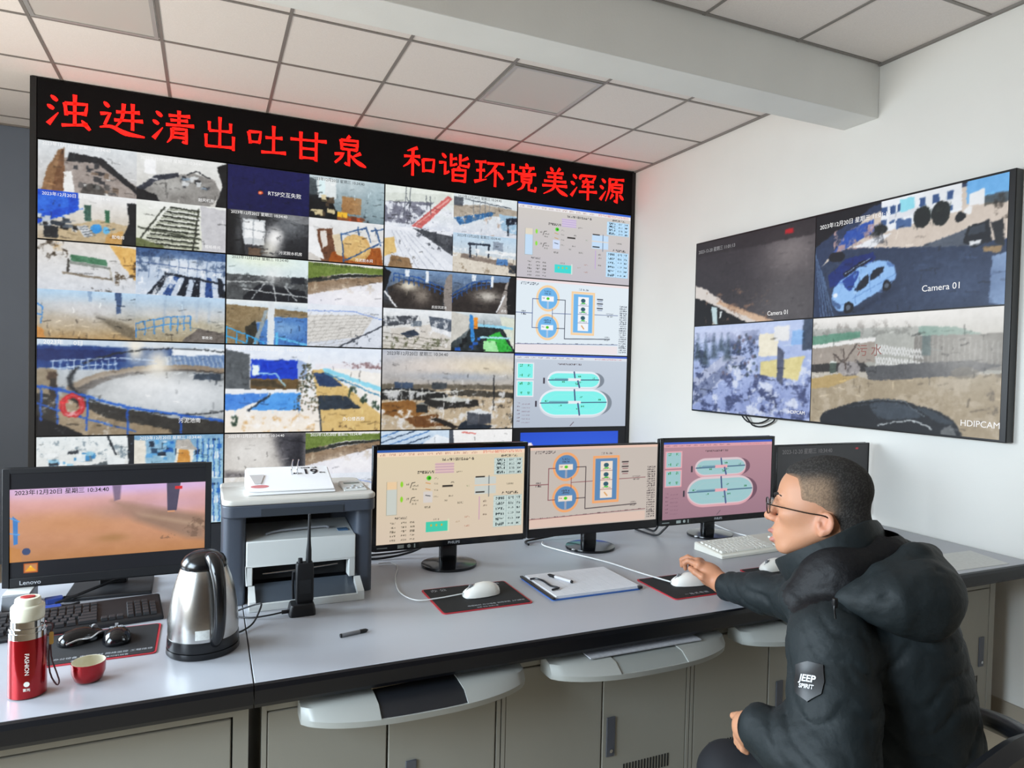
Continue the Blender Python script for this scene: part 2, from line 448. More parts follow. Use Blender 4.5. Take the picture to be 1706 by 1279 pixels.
def f8():
    p = F(8, 0xe4e6e8, 0xc6c2bc).poly([(.1,.25),(.3,.2),(.36,1),(.16,1)], 0x6d4c38).poly([(.14,.3),(.22,.26),(.24,.6),(.18,.7)], 0xd9d4ce).poly([(.3,.75),(.95,.55),(1,1),(.25,1)], 0x9a5a26)
    p.ell(.62,.62,.2,.32,0xcba36a).ell(.6,.6,.18,.28,0xd5b27c).poly([(.3,.35),(.42,.3),(.46,.85),(.36,.8)], 0xd8c8ac)
    for q in ([(.42,.3),(.46,.98)], [(.42,.32),(.75,.12)], [(.64,.12),(.66,.3)], [(.75,.1),(.82,.45)], [(.88,.1),(.96,.5)], [(.82,.18),(1,.1)], [(.46,.95),(.95,.45)]): p.ln(q, .018, 0x3f5f8a)
    return p.poly([(0,.2),(.06,.2),(.2,.95),(0,.8)], 0xeceef0).grain(10,.06)
def f9():
    p = F(9, 0xd6d2cc, 0xcfd4dc).blot(4,.56,0xbb9a6a,.8,(.0,0,1,.3)).poly([(.72,0),(1,.05),(1,.75),(.85,.4)], 0xd9ad6a).blot(9,.6,0x3e3428,.95,(0,0,.3,.45)).blot(9,.56,0x4a3c2a,.95,(.78,.3,1,.85)).blot(10,.66,0x3c3630,.9,(.4,.8,1,1))
    p.poly([(.32,.26),(.68,.31),(.7,.44),(.33,.38)], 0x4f7d62).poly([(.31,.38),(.7,.45),(.72,.52),(.31,.44)], 0x8f948f).ln([(.3,.36),(.3,.62)], .025, 0x4c4a46).poly([(.24,.62),(.74,.7),(.74,.75),(.24,.66)], 0x8a8174).ln([(.72,.48),(.75,.74)], .02, 0xb7b2a8)
    return p.grain(16,.06)
def f10():
    p = F(10, 0x9fb2cc, 0xc4cfdf).rect(0,0,1,.18,0x49658e).blot(12,.5,0x2c4160,.7,(0,0,1,.5)).fog(.5,.35,.3,.2,0xeef3fa,.7)
    for i in range(9): p.ln([(.05+.105*i,.05),(.02+.108*i,.62)], .008, 0x5a6f92,.8)
    for i in range(6): p.poly([(.12+.16*i,.98),(.3+.12*i,.55),(.35+.12*i,.56),(.22+.16*i,.99)], [0x16202e, 0x35548a, 0x1c2634][i % 3])
    p.poly([(.3,.48),(1,.66),(1,.7),(.3,.54)], 0x222b38).ln([(0,.3),(1,.42)], .01, 0x4d628a).blot(14,.6,0xf2f6fc,.8,(0,.4,1,1))
    return p.grain(14,.07)
def f11():
    p = F(11, 0xb4d2f0, 0xa98d64).fog(.4,.35,.6,.16,0xc9cbcf,.8).fog(.3,.6,.5,.2,0xb9aa96,.6).poly([(.78,0),(.85,0),(.84,.42),(.8,.44)], 0x41587c).poly([(.5,0),(.54,0),(.54,.22),(.51,.22)], 0x7f97b6,.7)
    p.poly([(.55,.42),(1,.75),(1,1),(.85,.9),(.6,.55)], 0x6b6456,.8,6).fog(.55,.4,.2,.15,0xc4c4c6,.7).ln([(0,.3),(.05,.36),(.04,.7)], .012, 0x2f7fd0).ln([(0,.5),(.05,.52)], .012, 0x2f7fd0).poly([(0,.75),(.06,.8),(.08,1),(0,1)], 0xc28c50)
    return p.grain(4,.05)
def f12():
    p = F(12, 0xb2cdea, 0xa29478).fog(.5,.4,.7,.14,0xcfcfcf,.8).fog(.4,.62,.5,.16,0xb7a888,.8)
    rail(p, [(0,.62),(.35,.46),(.6,.42)], 7, 0x3f86cc, .012, .3); p.poly([(.55,.9),(.7,.68),(1,.78),(1,1),(.5,1)], 0x6f6964)
    for x in (.3,.5,.66,.8): p.poly([(x,.1),(x+.025,.1),(x+.025,.55),(x,.55)], 0x98aac0,.5,4)
    return p.grain(5,.05)
def f13():
    p = F(13, 0xcfe6f0, 0xd6d8d2).fog(.4,.05,.5,.2,0xe9f2cf,.7).poly([(0,.42),(1,.42),(1,1),(0,1)], 0x55585a).blot(10,.52,0xaab0b2,.7,(0,.42,1,.7)).poly([(.2,.9),(.4,.6),(.95,.72),(1,1),(.2,1)], 0x22252b)
    for q in ([(.2,.75),(1,.86)], [(.3,.95),(.45,.6)], [(.6,1),(.56,.62)], [(.85,.95),(.7,.64)], [(0,.6),(.5,.55)]): p.ln(q, .014, 0xb8bcbd)
    return p.rect(.78,.4,.95,.56,0x30343a).blot(20,.62,0x2a2c2e,.7,(0,.3,.8,.6)).fog(.55,.4,.12,.2,0xeeeeee,.5).grain(14,.06)
def f14():
    p = F(14, 0xe6e4e6, 0xdfe0ee).poly([(0,.02),(1,.05),(1,.2),(.5,.22),(0,.42)], 0x6f8142).poly([(0,.4),(.5,.24),(1,.2),(1,.26),(.5,.32),(0,.52)], 0x30332f).poly([(0,.5),(.5,.34),(1,.24),(1,.36),(.45,.6),(0,.78)], 0x8a7660).blot(10,.55,0xb3a48e,.7,(0,.3,1,.7))
    return p.fog(.7,.8,.5,.25,0xf4f2f6,.8).grain(8,.04)
def f15():
    p = F(15, 0xe6eef0, 0x3f74b8).poly([(0,.1),(1,.2),(1,.36),(.6,.34),(.35,.5),(.3,1),(0,1)], 0x8a7a5e).poly([(.3,1),(.32,.55),(.55,.36),(1,.34),(1,1)], 0x4a76b4).fog(.7,.6,.25,.2,0x92b4da,.7).poly([(.22,.62),(.35,.45),(.4,1),(.25,1)], 0x3f3d34)
    p.poly([(.5,0),(.58,0),(.58,1),(.49,1)], 0xd6dde2).poly([(.46,.2),(.5,.2),(.38,1),(.32,1)], 0x8e9aa0)
    rail(p, [(0,.62),(.25,.78),(.45,.95)], 4, 0x49a4e2, .016, .4); return p.rect(.6,.7,.63,1,0x5fb4e8).ln([(.6,.8),(1,.98)], .03, 0x6cb6e8).grain(8,.05)
def f16():
    p = F(16, 0xdfe6f2, 0xccd2de).poly([(0,.25),(.9,.2),(.7,.75),(0,.9)], 0xd2d0cc)
    for i in range(10): p.ln([(0,.3+.09*i),(.9-.03*i,.18+.075*i)], .006, 0x8f8d88,.7)
    for i in range(10): p.ln([(.05+.09*i,.2),(-.3+.1*i,1)], .006, 0x9c9a96,.6)
    p.ln([(0,.16),(.6,.12),(1,.3)], .014, 0x8aa0d8).ln([(.4,1),(1,.45)], .02, 0x4c5058).blot(16,.64,0x3f444c,.8,(.5,.55,1,1))
    return p.grain(12,.05)
def f17():
    p = F(17, 0xe4ece2, 0xd4dae8).poly([(0,.2),(.95,.05),(1,.3),(0,.45)], 0xd3dad2).poly([(0,.4),(.7,.3),(.4,.9),(0,.9)], 0x7d7f8c).blot(12,.5,0xe9eef8,.9,(0,.4,1,1)).blot(18,.6,0x4a4c5a,.8,(.2,.5,1,1))
    p.poly([(.38,.95),(.52,.98),(.98,.16),(.9,.1)], 0xc46a68).ln([(.45,.9),(.92,.18)], .02, 0xe0a09a)
    for q in ([(.3,0),(.26,.7)], [(.36,0),(.34,.62)], [(.3,.25),(.36,.45)], [(.28,.5),(.35,.3)], [(.64,.15),(.66,.6)], [(.58,.15),(.6,.5)]): p.ln(q, .01, 0x565c66)
    return p.grain(14,.06)
def f18():
    p = F(18, 0xdce6e8, 0xd0d6e2).poly([(0,.3),(.5,.2),(1,.26),(1,.4),(0,.6)], 0xa99f92).poly([(0,.62),(.6,.36),(.62,.44),(.1,.8)], 0x3f6d9a).blot(12,.56,0xb29c8c,.8,(.1,.5,.8,1)).poly([(.7,.4),(1,.42),(1,.9),(.75,.8)], 0x9dbbd4)
    p.poly([(.82,.5),(1,.44),(1,.62),(.82,.66)], 0x1e2a3a).rect(.84,.6,.87,.95,0x222c38).rect(.0,.08,.14,.3,0x3c4048,.8).ln([(.1,.1),(.9,.22)], .012, 0x4a5058)
    for x in (.3,.4,.48,.55): p.ln([(x,.1),(x,.5)], .008, 0x6a717a)
    return p.blot(16,.6,0xf4f8ff,.7,(.1,.5,1,1)).grain(14,.06)
def f19():
    p = F(19, 0xe8ecf6, 0xc9cfd9).poly([(.4,0),(1,.1),(1,.6)], 0x55585e).blot(14,.5,0x3c3f46,.8,(.45,0,1,.5)).poly([(0,.1),(.35,.05),(1,.85),(1,1),(.3,1)], 0xdfe4ee)
    for i in range(5): p.ln([(.1+.06*i,.1),(.35+.14*i,1)], .01, 0xa9aebb,.7)
    return p.poly([(0,.3),(.13,.25),(.17,.62),(0,.75)], 0xd8b87e).poly([(.1,.7),(.36,.75),(.4,1),(.05,1)], 0x8d7458).blot(18,.6,0x50493f,.7,(0,.7,.5,1)).grain(14,.06)
def f20():
    p = F(20, 0xb9d2ea, 0xcac6bf).poly([(0,.5),(1,.55),(1,1),(0,1)], 0xd2cabd).poly([(.12,.5),(.95,.65),(.95,.78),(.12,.62)], 0x8b8078).ln([(.24,.24),(.56,.24)], .03, 0x2e3644).ln([(.26,.24),(.26,.58)], .025, 0x2e3644).ln([(.36,.24),(.36,.55)], .014, 0x4b5462).ln([(.55,.24),(.55,.55)], .022, 0x2e3644)
    p.poly([(.62,.12),(.78,.14),(.78,.36),(.62,.34)], 0x8a95a4).rect(.5,.38,1,.46,0xe9eef2).rect(.68,.56,.86,.72,0x5b83b4).rect(.88,.7,1,.92,0x3a3f48).blot(12,.58,0x8a7c6a,.8,(0,.75,1,1)).blot(12,.56,0xf2f4f6,.8,(0,.35,1,.6))
    return p.grain(12,.06)
def basin(k, flip):
    p = F(k, 0x7a94b6, 0x332f2c)
    if flip: p.poly([(0,.6),(.4,.2),(.9,.15),(.75,.9),(.2,1),(0,1)], 0x3a3431).fog(.55,.55,.2,.14,0xd8d4cc,.85); rail(p, [(0,.55),(.3,.22),(.6,.12)], 8, 0x2d5590, .014, .2); p.poly([(.85,.15),(1,.1),(1,1),(.7,1)], 0x9a9490).ell(.96,.6,.1,.7,0x1b1a1b).ln([(.82,.5),(.7,.95)], .025, 0xe4e6ea)
    else: p.poly([(.05,.5),(.3,.25),(.9,.4),(.85,.9),(.3,1),(.1,.8)], 0x3a3431).fog(.35,.42,.14,.12,0xefe8d6,.9).fog(.55,.65,.12,.2,0xa49c92,.7); rail(p, [(.14,.12),(.5,.2),(.9,.42)], 10, 0x2d5590, .014, .2); p.poly([(0,0),(.1,.1),(.02,.6),(0,.6)], 0x17181b).ell(.97,.6,.1,.55,0x8d8682).ln([(.02,.6),(.18,.95)], .025, 0xdfe2e6)
    p.rect(.6,.02,.64,.3,0xe6eef6).rect(.3,.02,.36,.18,0xdfe9f4)
    return p.grain(10,.05)
def f23():
    p = F(23, 0xe4eaf0, 0xc0bab0).poly([(0,.2),(.5,.15),(.45,.35),(0,.45)], 0x4c5057).blot(12,.52,0xd9dde0,.8,(0,.1,.6,.5)).poly([(.1,.5),(.7,.35),(.95,.7),(.5,.95),(.15,.8)], 0xcbc6bf).rect(.4,.28,.55,.42,0x77808a).poly([(.25,.6),(.45,.5),(.52,.62),(.35,.72)], 0x3a4454)
    p.poly([(.65,.15),(1,.2),(1,.6),(.7,.45)], 0x5c6470).poly([(.7,.4),(1,.52),(1,.66),(.7,.5)], 0xd8dce2)
    for i in range(4): p.ln([(0,.6+.1*i),(.9,.75+.08*i)], .008, 0x6e6a62,.8)
    return p.blot(14,.56,0x4c5038,.7,(0,.7,1,1)).blot(12,.6,0xf0f2f6,.7).grain(12,.06)
def f24():
    p = F(24, 0xcfd8dc, 0x222a2c).poly([(0,0),(.3,.1),(.25,.45),(0,.8)], 0xc4c2bb).poly([(.75,.05),(1,.1),(1,.9),(.85,.75)], 0xd2d8c8).poly([(.3,.35),(.8,.35),(1,.95),(1,1),(.1,1)], 0x2a3234).poly([(.55,.6),(.75,.45),(.98,.95),(.8,1),(.55,.95)], 0x3fae4a)
    p.poly([(.5,.72),(.68,.7),(.75,1),(.5,1)], 0x9fe3a0).ln([(.3,.1),(.33,.7)], .06, 0x3f86c8).ln([(.4,.3),(.95,.36)], .04, 0x8fcbe8).ln([(.45,.62),(.92,.62)], .03, 0xa9dcec).rect(.34,.12,.4,.4,0xe08a30).clutter((.1,.6,.5,1), 12, [0x11161a, 0x2a62b4, 0x3a4248], .035, 24)
    return p.grain(12,.07)
def f25():
    p = F(25, 0xe2eaec, 0xd4d4d0).poly([(.92,0),(1,0),(1,1),(.95,1)], 0x1d242c).blot(14,.58,0x6f7f8a,.8,(0,0,1,.5)).clutter((.1,.3,.6,.75), 20, [0x3f86bc, 0x6d7a84, 0x8fc0dc, 0xe8eef0, 0x2a3038], .05, 25).poly([(.3,.75),(.75,.5),(.85,.9),(.5,1)], 0x5c6468).rect(.62,.78,.76,1,0xd48a60).poly([(.7,.4),(.9,.5),(.9,1),(.76,1)], 0xdfe6e8)
    return p.ln([(.72,.02),(.8,.4)], .02, 0x2e353c).grain(16,.08)
def f26():
    p = F(26, 0x7fa4c4, 0x9fc4d4).poly([(0,.1),(.12,.1),(.12,1),(0,1)], 0xdcd8cc).clutter((.15,.05,.95,.95), 44, [0x2a6cb4, 0x1c2a3c, 0x5f9cd0, 0xdfeaf0, 0x27425c], .04, 26)
    p.poly([(.46,.25),(.66,.25),(.62,.95),(.42,.95)], 0xe2ddd0).ell(.54,.55,.07,.32,0xc6904c).poly([(.45,.1),(.6,.1),(.7,.35),(.45,.3)], 0xb0aca6)
    for i in range(9): p.ln([(.7+.03*i,.1),(.68+.035*i,.95)], .012, [0x1f5ca8, 0x9cc8e4][i % 2])
    return p.blot(14,.62,0x283018,.7,(.7,.6,1,1)).grain(16,.07)
def f27(): return F(27, 0xb0aca8, 0xd0ccc6).poly([(.6,0),(1,0),(1,1),(.75,.8)], 0x23242c,1,20).fog(.3,.45,.3,.4,0xe4e2de,.8).fog(.75,.35,.14,.4,0x55545a,.7).poly([(0,.85),(.3,.9),(.4,1),(0,1)], 0x4c4a4e,.8,10).grain(5,.04)
def f28(): return F(28, 0xd9d6d0, 0xb9b4aa).poly([(0,.3),(1,.2),(1,.45),(0,.6)], 0x8d8a86).blot(10,.5,0xe8e8ea,.8).blot(14,.62,0x5b564c,.7).grain(8,.05)
def f29():
    p = F(29, 0xc4d6ea, 0x9cb4d0)
    for i in range(8): p.ln([(0,.15+.13*i),(.7,-.25+.13*i)], .016, [0x3f6aa4, 0x24364e][i % 2], .8)
    return p.poly([(.45,.5),(.8,.1),(1,.2),(1,1),(.4,1)], 0xdfe8f2).grain(10,.06)
def f30(): return F(30, 0xf0efee, 0xe2e4e6).poly([(0,0),(.06,0),(.08,1),(0,1)], 0x4f555e).ln([(.2,.06),(.4,.1)], .02, 0xd4807a).rect(.24,.35,.5,.45,0x8e9cb4).rect(.3,.5,.36,.6,0x35507c).grain(6,.03)
def big1():
    p = P_(192, 108, 0xc4d4e6, 0x8f8676, 31).rect(0,.06,1,.3,0x24447e).rect(.7,.05,1,.14,0xe6eef6).rect(0,.1,.45,.22,0x1c3268).poly([(.65,.15),(1,.12),(1,.3),(.6,.3)], 0x6e86aa)
    for i in range(14): p.ln([(.66+.026*i,.15),(.68+.026*i,.29)], .006, 0xc8d4e0,.7)
    p.ell(.74,.6,.62,.36,0x8d7f6e).ell(.76,.62,.6,.33,0x453f3a).ell(.8,.6,.56,.29,0x8e9294).ell(.85,.62,.45,.2,0xb6bcc0,.8,10)
    p.fog(.62,.24,.07,.2,0xf2ead8,.95).fog(.5,.08,.05,.16,0xf0e8d4,.9).fog(.66,.5,.3,.14,0xe2e6ea,.85).fog(.56,.45,.22,.12,0xdfe2e4,.8).fog(.75,.62,.25,.14,0xd8dde2,.8).fog(.4,.6,.2,.1,0xc8ccce,.6).rect(.82,.33,.98,.4,0x2a3644,.8)
    p.ell(.76,.42,.6,.36,0x262a2e,.9,1,.008).rect(0,.3,.1,1,0x938876).poly([(0,.55),(.35,.68),(.7,.82),(1,.86),(1,1),(0,1)], 0x3a3834).poly([(.08,.55),(.24,.7),(.5,.98),(.5,1),(.1,1)], 0x9b8d78).poly([(.3,.8),(.7,.95),(.7,1),(.25,1)], 0x8f816c)
    p.rect(.05,.33,.1,.42,0x55463a).rect(.062,.4,.098,.82,0x3c3630).poly([(0,.78),(.25,1),(0,1)], 0x0d0e12)
    p.ln([(0,.48),(.14,.53),(.46,.7),(1,.86)], .014, 0x2e62b8).ln([(0,.66),(.25,.82),(.5,.96)], .009, 0x2e62b8)
    for x, y in ((.02,.49),(.1,.52),(.25,.6),(.46,.7),(.75,.8)): p.ln([(x,y),(x,y+.34)], .011, 0x2a5cb0)
    p.ln([(.07,.22),(.4,.18),(.6,.2)], .006, 0xc9daf0).ln([(.07,.3),(.4,.24)], .006, 0xc9daf0)
    for i in range(10): p.ln([(.08+.035*i,.21),(.08+.035*i,.3)], .005, 0xc9daf0)
    p.ell(.175,.68,.05,.1,0xb5282e,1,1,.026).ell(.175,.68,.05,.1,0xe8d8d4,.25,1,.008)
    return p.blot(30,.62,0xf0f2f4,.5,(0,.6,.4,1)).grain(26,.05)
def big2():
    p = P_(192, 108, 0xdfeafc, 0xf2e6d6, 32).poly([(0,.05),(.14,.1),(.15,.6),(0,.66)], 0x5f6468).rect(.15,.14,.44,.38,0x2148c0).rect(.15,.13,.44,.16,0xd8e2f4).poly([(.44,.14),(.5,.2),(.5,.38),(.44,.38)], 0x9db0d4).rect(.15,.38,.45,.5,0x6d5a3c)
    p.rect(.0,.5,.45,.56,0xe8ecf2).poly([(0,.56),(.26,.54),(.24,.6),(.06,.74),(0,.74)], 0x4f86d6).poly([(.14,.74),(.3,.54),(.46,.54),(.46,.74)], 0x5a9be8).ln([(.14,.74),(.27,.56)], .014, 0x2c3c4c)
    p.poly([(.53,.26),(.62,.26),(1,.8),(1,1),(.6,1),(.57,.6)], 0xd2b47c).poly([(.54,.3),(.64,.3),(.74,.46),(.58,.46)], 0x35496a).poly([(.57,.57),(.76,.57),(.86,.72),(.58,.74)], 0x37424e).poly([(.6,.22),(1,.3),(1,.68),(.8,.48)], 0xf0ece6).ln([(.62,.26),(1,.5)], .03, 0x8fd0ea).ln([(.62,.3),(1,.58)], .01, 0x4a86a8)
    p.rect(.55,.19,1,.24,0xe4e2ea).blot(22,.5,0x6a4a4a,.7,(.7,.17,1,.24)).rect(.16,.22,.2,.34,0xe4f4f8).ln([(.2,.32),(.3,.32),(.36,.46)], .008, 0xa8d8f0).poly([(.15,.4),(.3,.4),(.36,.48),(.16,.46)], 0x4f4634)
    p.ln([(.51,.1),(.515,.55)], .01, 0xe8eef4)
    for i in range(150):
        t = p.rg.rand(2); x = .5+(t[0]-.5)*.16*(.3+t[1]*.9); y = .2+t[1]*.55; p.ell(x, y, .006, .011, [0x2e3a2c, 0x4c4a34, 0x6a5a44][i % 3], .8)
    for x, y in ((.8,.52),(.88,.6),(.96,.68),(.05,.86)):
        for i in range(10): t = p.rg.rand(2)-.5; p.ell(x+t[0]*.05, y+t[1]*.1, .008, .02, 0x34483c, .85)
    p.blot(14,.54,0xd0a066,.7,(.1,.78,.55,1)).blot(20,.6,0xffffff,.7,(0,.76,.58,1)).blot(26,.58,0x4a3c2c,.8,(.66,.88,.98,1)).ln([(.585,.72),(.6,1)], .01, 0x2f3a46)
    return p.grain(26,.05)
def big3():
    p = P_(192, 108, 0xb4bac6, 0xa08c70, 33).fog(.75,.2,.5,.16,0xecd9b4,.7).fog(.35,.2,.3,.12,0xe0d4d0,.5).fog(.6,.32,.4,.06,0x8e9db4,.6).rect(0,.44,1,1,0xb5a58e).rect(0,.42,1,.48,0x6d675c)
    p.rect(.09,.4,.22,.48,0x44546a).rect(.36,.4,.47,.48,0x4a4f54).poly([(0,.48),(.32,.48),(.5,.55),(.45,.62),(0,.62)], 0x2a2a28).poly([(.32,.58),(.72,.62),(.72,.7),(.42,.74),(.3,.66)], 0x302e2b).poly([(.33,.6),(.52,.58),(.7,.62),(.5,.65)], 0xb9bbb6).poly([(.5,.48),(1,.52),(1,.6),(.5,.56)], 0x4c4840)
    p.blot(18,.54,0xe0e2e4,.8,(.0,.5,1,1)).poly([(.0,.66),(.2,.62),(.35,.76),(.2,.86),(0,.8)], 0x8a6436).poly([(.15,.84),(.4,.8),(.5,.95),(.25,.97)], 0x6f4c28).blot(14,.56,0xe4e6ea,.8,(.0,.74,.55,1)).poly([(.56,.96),(.62,.88),(.84,.96),(.8,1),(.56,1)], 0x26303c)
    p.rect(.25,.68,.335,.78,0x2c2e2e).poly([(.25,.68),(.29,.655),(.335,.68)], 0x8f9290).rect(.635,.78,.72,.94,0x565a62).poly([(.72,.78),(.82,.8),(.82,.92),(.72,.94)], 0x494c54).poly([(.635,.77),(.72,.735),(.82,.79),(.72,.81)], 0xd6dadd)
    for i in range(6): p.ln([(.645+.013*i,.79),(.645+.013*i,.93)], .003, 0x474a52)
    p.ln([(.84,.3),(.84,.75)], .009, 0x1e2124).ln([(.45,.55),(.45,.84)], .006, 0xe6e6e4)
    for x in (.07,.14,.2,.29,.55): p.ln([(x,.47),(x,.62)], .006, 0xc6c8c6)
    p.ln([(0,.53),(.14,.5),(.3,.53),(.6,.5)], .007, 0xdadcd8).blot(24,.58,0x2e2c28,.7,(.55,.5,1,.72)).blot(18,.6,0x24282c,.9,(.9,.8,1,1)).poly([(.35,.86),(.4,.84),(.58,.97),(.52,.99)], 0x2b2620)
    return p.grain(26,.05)
SW, SH = 300, 170
def scada(bgt, bgb, tint):
    p = P_(SW, SH, bgt, bgb, 41)
    B = p.c(tint)
    t = lambda c: tuple(p.c(c)*B)
    p.rect(0,0,1,.03,t(0x2f62c8)).rect(0,.03,1,.075,t(0xf0e6dc))
    for i in range(11): p.txt(.02+.06*i,.06+.06*i,.052,.02,t(0x9a6a60),.6,4)
    p.txt(.7,.98,.05,.025,t(0xe09a90),.8,20).txt(.42,.64,.12,.03,t(0x3a3a38),.8,18).txt(.83,.95,.1,.024,t(0x2c2c2c),.9,9)
    for (y0, y1, n) in ((.125,.31,4), (.55,.9,6)):
        p.rect(.78,y0,.985,y1,t(0xc4e4f4)); h = (y1-y0)/n
        for i in range(n): p.txt(.795,.86,y0+h*(i+.5),.03,t(0x26343c),.85,5).txt(.885,.93,y0+h*(i+.5),.025,t(0x42525c),.7,5).txt(.945,.975,y0+h*(i+.5),.025,t(0x26343c),.8,3)
        for i in range(n+1): p.ln([(.78,y0+h*i),(.985,y0+h*i)], .002, t(0xa4c4d4))
        p.ln([(.872,y0),(.872,y1)], .002, t(0x8cacc0)).ln([(.94,y0),(.94,y1)], .002, t(0x8cacc0))
    p.txt(.84,.96,.52,.03,t(0x2c2c2c),.9,9)
    p.rect(.065,.42,.13,.69,t(0xc8dce8)).rect(.065,.34,.13,.42,t(0xe8d8bc)).ln([(.065,.34),(.065,.69),(.13,.69),(.13,.34)], .002, t(0x9aa49c))
    for y in (.37,.53): p.ell(.16,y,.009,.03,t(0x8ee03a)).txt(.19,.21,y,.02,t(0x44443c),.7,2).ln([(.215,y+.04),(.225,y-.01),(.245,y-.015)], .004, t(0x3a3a34)).txt(.23,.27,y+.02,.02,t(0x44443c),.7,4).txt(.225,.26,y+.055,.018,t(0x66665c),.7,4)
    p.txt(.26,.37,.25,.025,t(0x2a2a28),.9,7).ell(.335,.315,.016,.025,t(0x4ad61e)).ell(.338,.315,.008,.012,t(0x1c7a10)).rect(.3,.46,.36,.58,t(0xd4dcea))
    for y in (.365,.43): p.ln([(.315,y),(.345,y+.012)], .004, t(0xd08a3c))
    p.ln([(.315,.5),(.345,.51)], .005, t(0x3a4450)).txt(.31,.35,.63,.02,t(0x44443c),.7,4).rect(.375,.155,.5,.27,t(0xdcc4dc),.75)
    for i in range(4): p.ln([(.375,.17+.03*i),(.5,.17+.03*i)], .004, t(0xb49cc4))
    for y in (.32,.38,.45,.52): p.txt(.37,.4,y,.02,t(0x6a6a60),.6,3)
    p.rect(.425,.4,.495,.42,t(0x2a2622)).txt(.48,.505,.375,.02,t(0x44443c),.7,3).txt(.47,.5,.52,.02,t(0x44443c),.8,3).txt(.44,.46,.57,.018,t(0x66665c),.6,3).txt(.52,.56,.26,.02,t(0x55554c),.7,4).txt(.53,.57,.6,.02,t(0x55554c),.7,4).txt(.59,.61,.42,.02,t(0x6a8a60),.7,2)
    p.rect(.645,.33,.795,.52,t(0xc8dcea)).rect(.65,.32,.715,.335,t(0x221f1c)).rect(.652,.49,.715,.505,t(0x221f1c)).ln([(.745,.32),(.745,.55)], .006, t(0x6a7c8c)).ln([(.645,.42),(.795,.42)], .008, t(0xe6d4c0)).txt(.87,.92,.42,.02,t(0x55554c),.7,6)
    p.ln([(.68,.55),(.68,.8)], .005, t(0xc49ad4))
    for y in (.6,.65,.75): p.txt(.705,.735,y,.02,t(0x6a6058),.7,3)
    p.txt(.12,.2,.73,.025,t(0x2c2c2c),.9,9)
    for j in range(5):
        for x in (.09,.16,.215): p.txt(x,x+.035,.78+.045*j,.02,t(0x44443c),.75,4)
    p.rect(.32,.79,.47,.9,t(0x42d8c8)).rect(.465,.77,.475,.91,t(0xd8ecd8))
    for i in range(3): p.ell(.355+.035*i,.83,.006,.012,t(0xd4b43c))
    p.txt(.37,.41,.77,.018,t(0x44443c),.7,4)
    for y in (.76,.86): p.txt(.58,.615,y,.02,t(0xb07a6a),.8,4)
    return p.txt(.52,.55,.81,.018,t(0xb0a08a),.7,3)
def circles(bg, band, ringc, blue, box, line, dark):
    p = P_(SW, SH, bg, None, 42)
    p.rect(0,0,1,.035,band,.8).txt(.04,.19,.065,.035,dark,.7,8)
    for cy in (.25,.64):
        p.ell(.27,cy,.1,.178,ringc).ell(.27,cy,.088,.156,bg,.35).ell(.27,cy,.082,.145,blue).rect(.262,cy,.278,cy+.14,band,.45).rect(.235,cy-.115,.305,cy-.045,blue).rect(.215,cy-.03,.32,cy+.04,box)
        p.txt(.24,.3,cy-.095,.025,dark,.9,6).txt(.24,.3,cy-.062,.025,dark,.8,6).ell(.27,cy+.003,.013,.018,0x46c41e).txt(.222,.245,cy,.02,line,.9,2)
        p.ln([(.14,cy+.015),(.19,cy+.015)], .005, line).ln([(.35,cy+.01),(.42,cy+.01)], .005, dark)
    p.ln([(0,.46),(.14,.46)], .005, line).ln([(.14,.265),(.14,.655)], .005, line).txt(.045,.085,.44,.018,dark,.6,4).txt(.045,.09,.475,.022,dark,.9,4)
    p.ln([(.42,.26),(.42,.79),(.83,.77)], .006, dark).ln([(.31,.39),(.31,.52)], .004, line).ln([(.31,.45),(.48,.445)], .004, line).ln([(.68,.435),(.9,.43)], .004, line)
    p.rect(.475,.13,.685,.73,ringc).rect(.487,.15,.673,.71,bg,.4).rect(.494,.165,.666,.695,blue).rect(.535,.2,.63,.67,box).txt(.54,.63,.1,.02,dark,.7,10)
    for i in range(3): y = .25+.12*i; p.ell(.58,y,.02,.028,0x2f5a6a).rect(.565,y+.03,.6,y+.045,0x3ac43a).txt(.545,.62,y+.05,.014,line,.7,6).ln([(.535,y+.07),(.63,y+.07)], .003, line)
    p.ln([(.57,.6),(.59,.64)], .01, 0xd8a060)
    for i, y in enumerate((.21,.27,.335)): p.rect(.705,y,.76,y+.016,dark).rect(.71,y+.03,.755,y+.04,line,.7)
    p.txt(.79,.86,.415,.018,dark,.6,7).txt(.8,.86,.45,.022,dark,.9,6).txt(.78,.83,.745,.018,dark,.6,5).txt(.78,.83,.785,.022,dark,.9,5)
    for i in range(22): y = .3+.031*i; p.txt(.915,.985,y,.02,dark,.85,6)
    p.rect(0,.87,.905,.985,band,.55).ln([(0,.88),(.905,.845)], .004, line)
    for i in range(16): p.txt(.02+.055*i,.05+.055*i,.872-.0022*i*.9,.012,dark,.6,3)
    return p
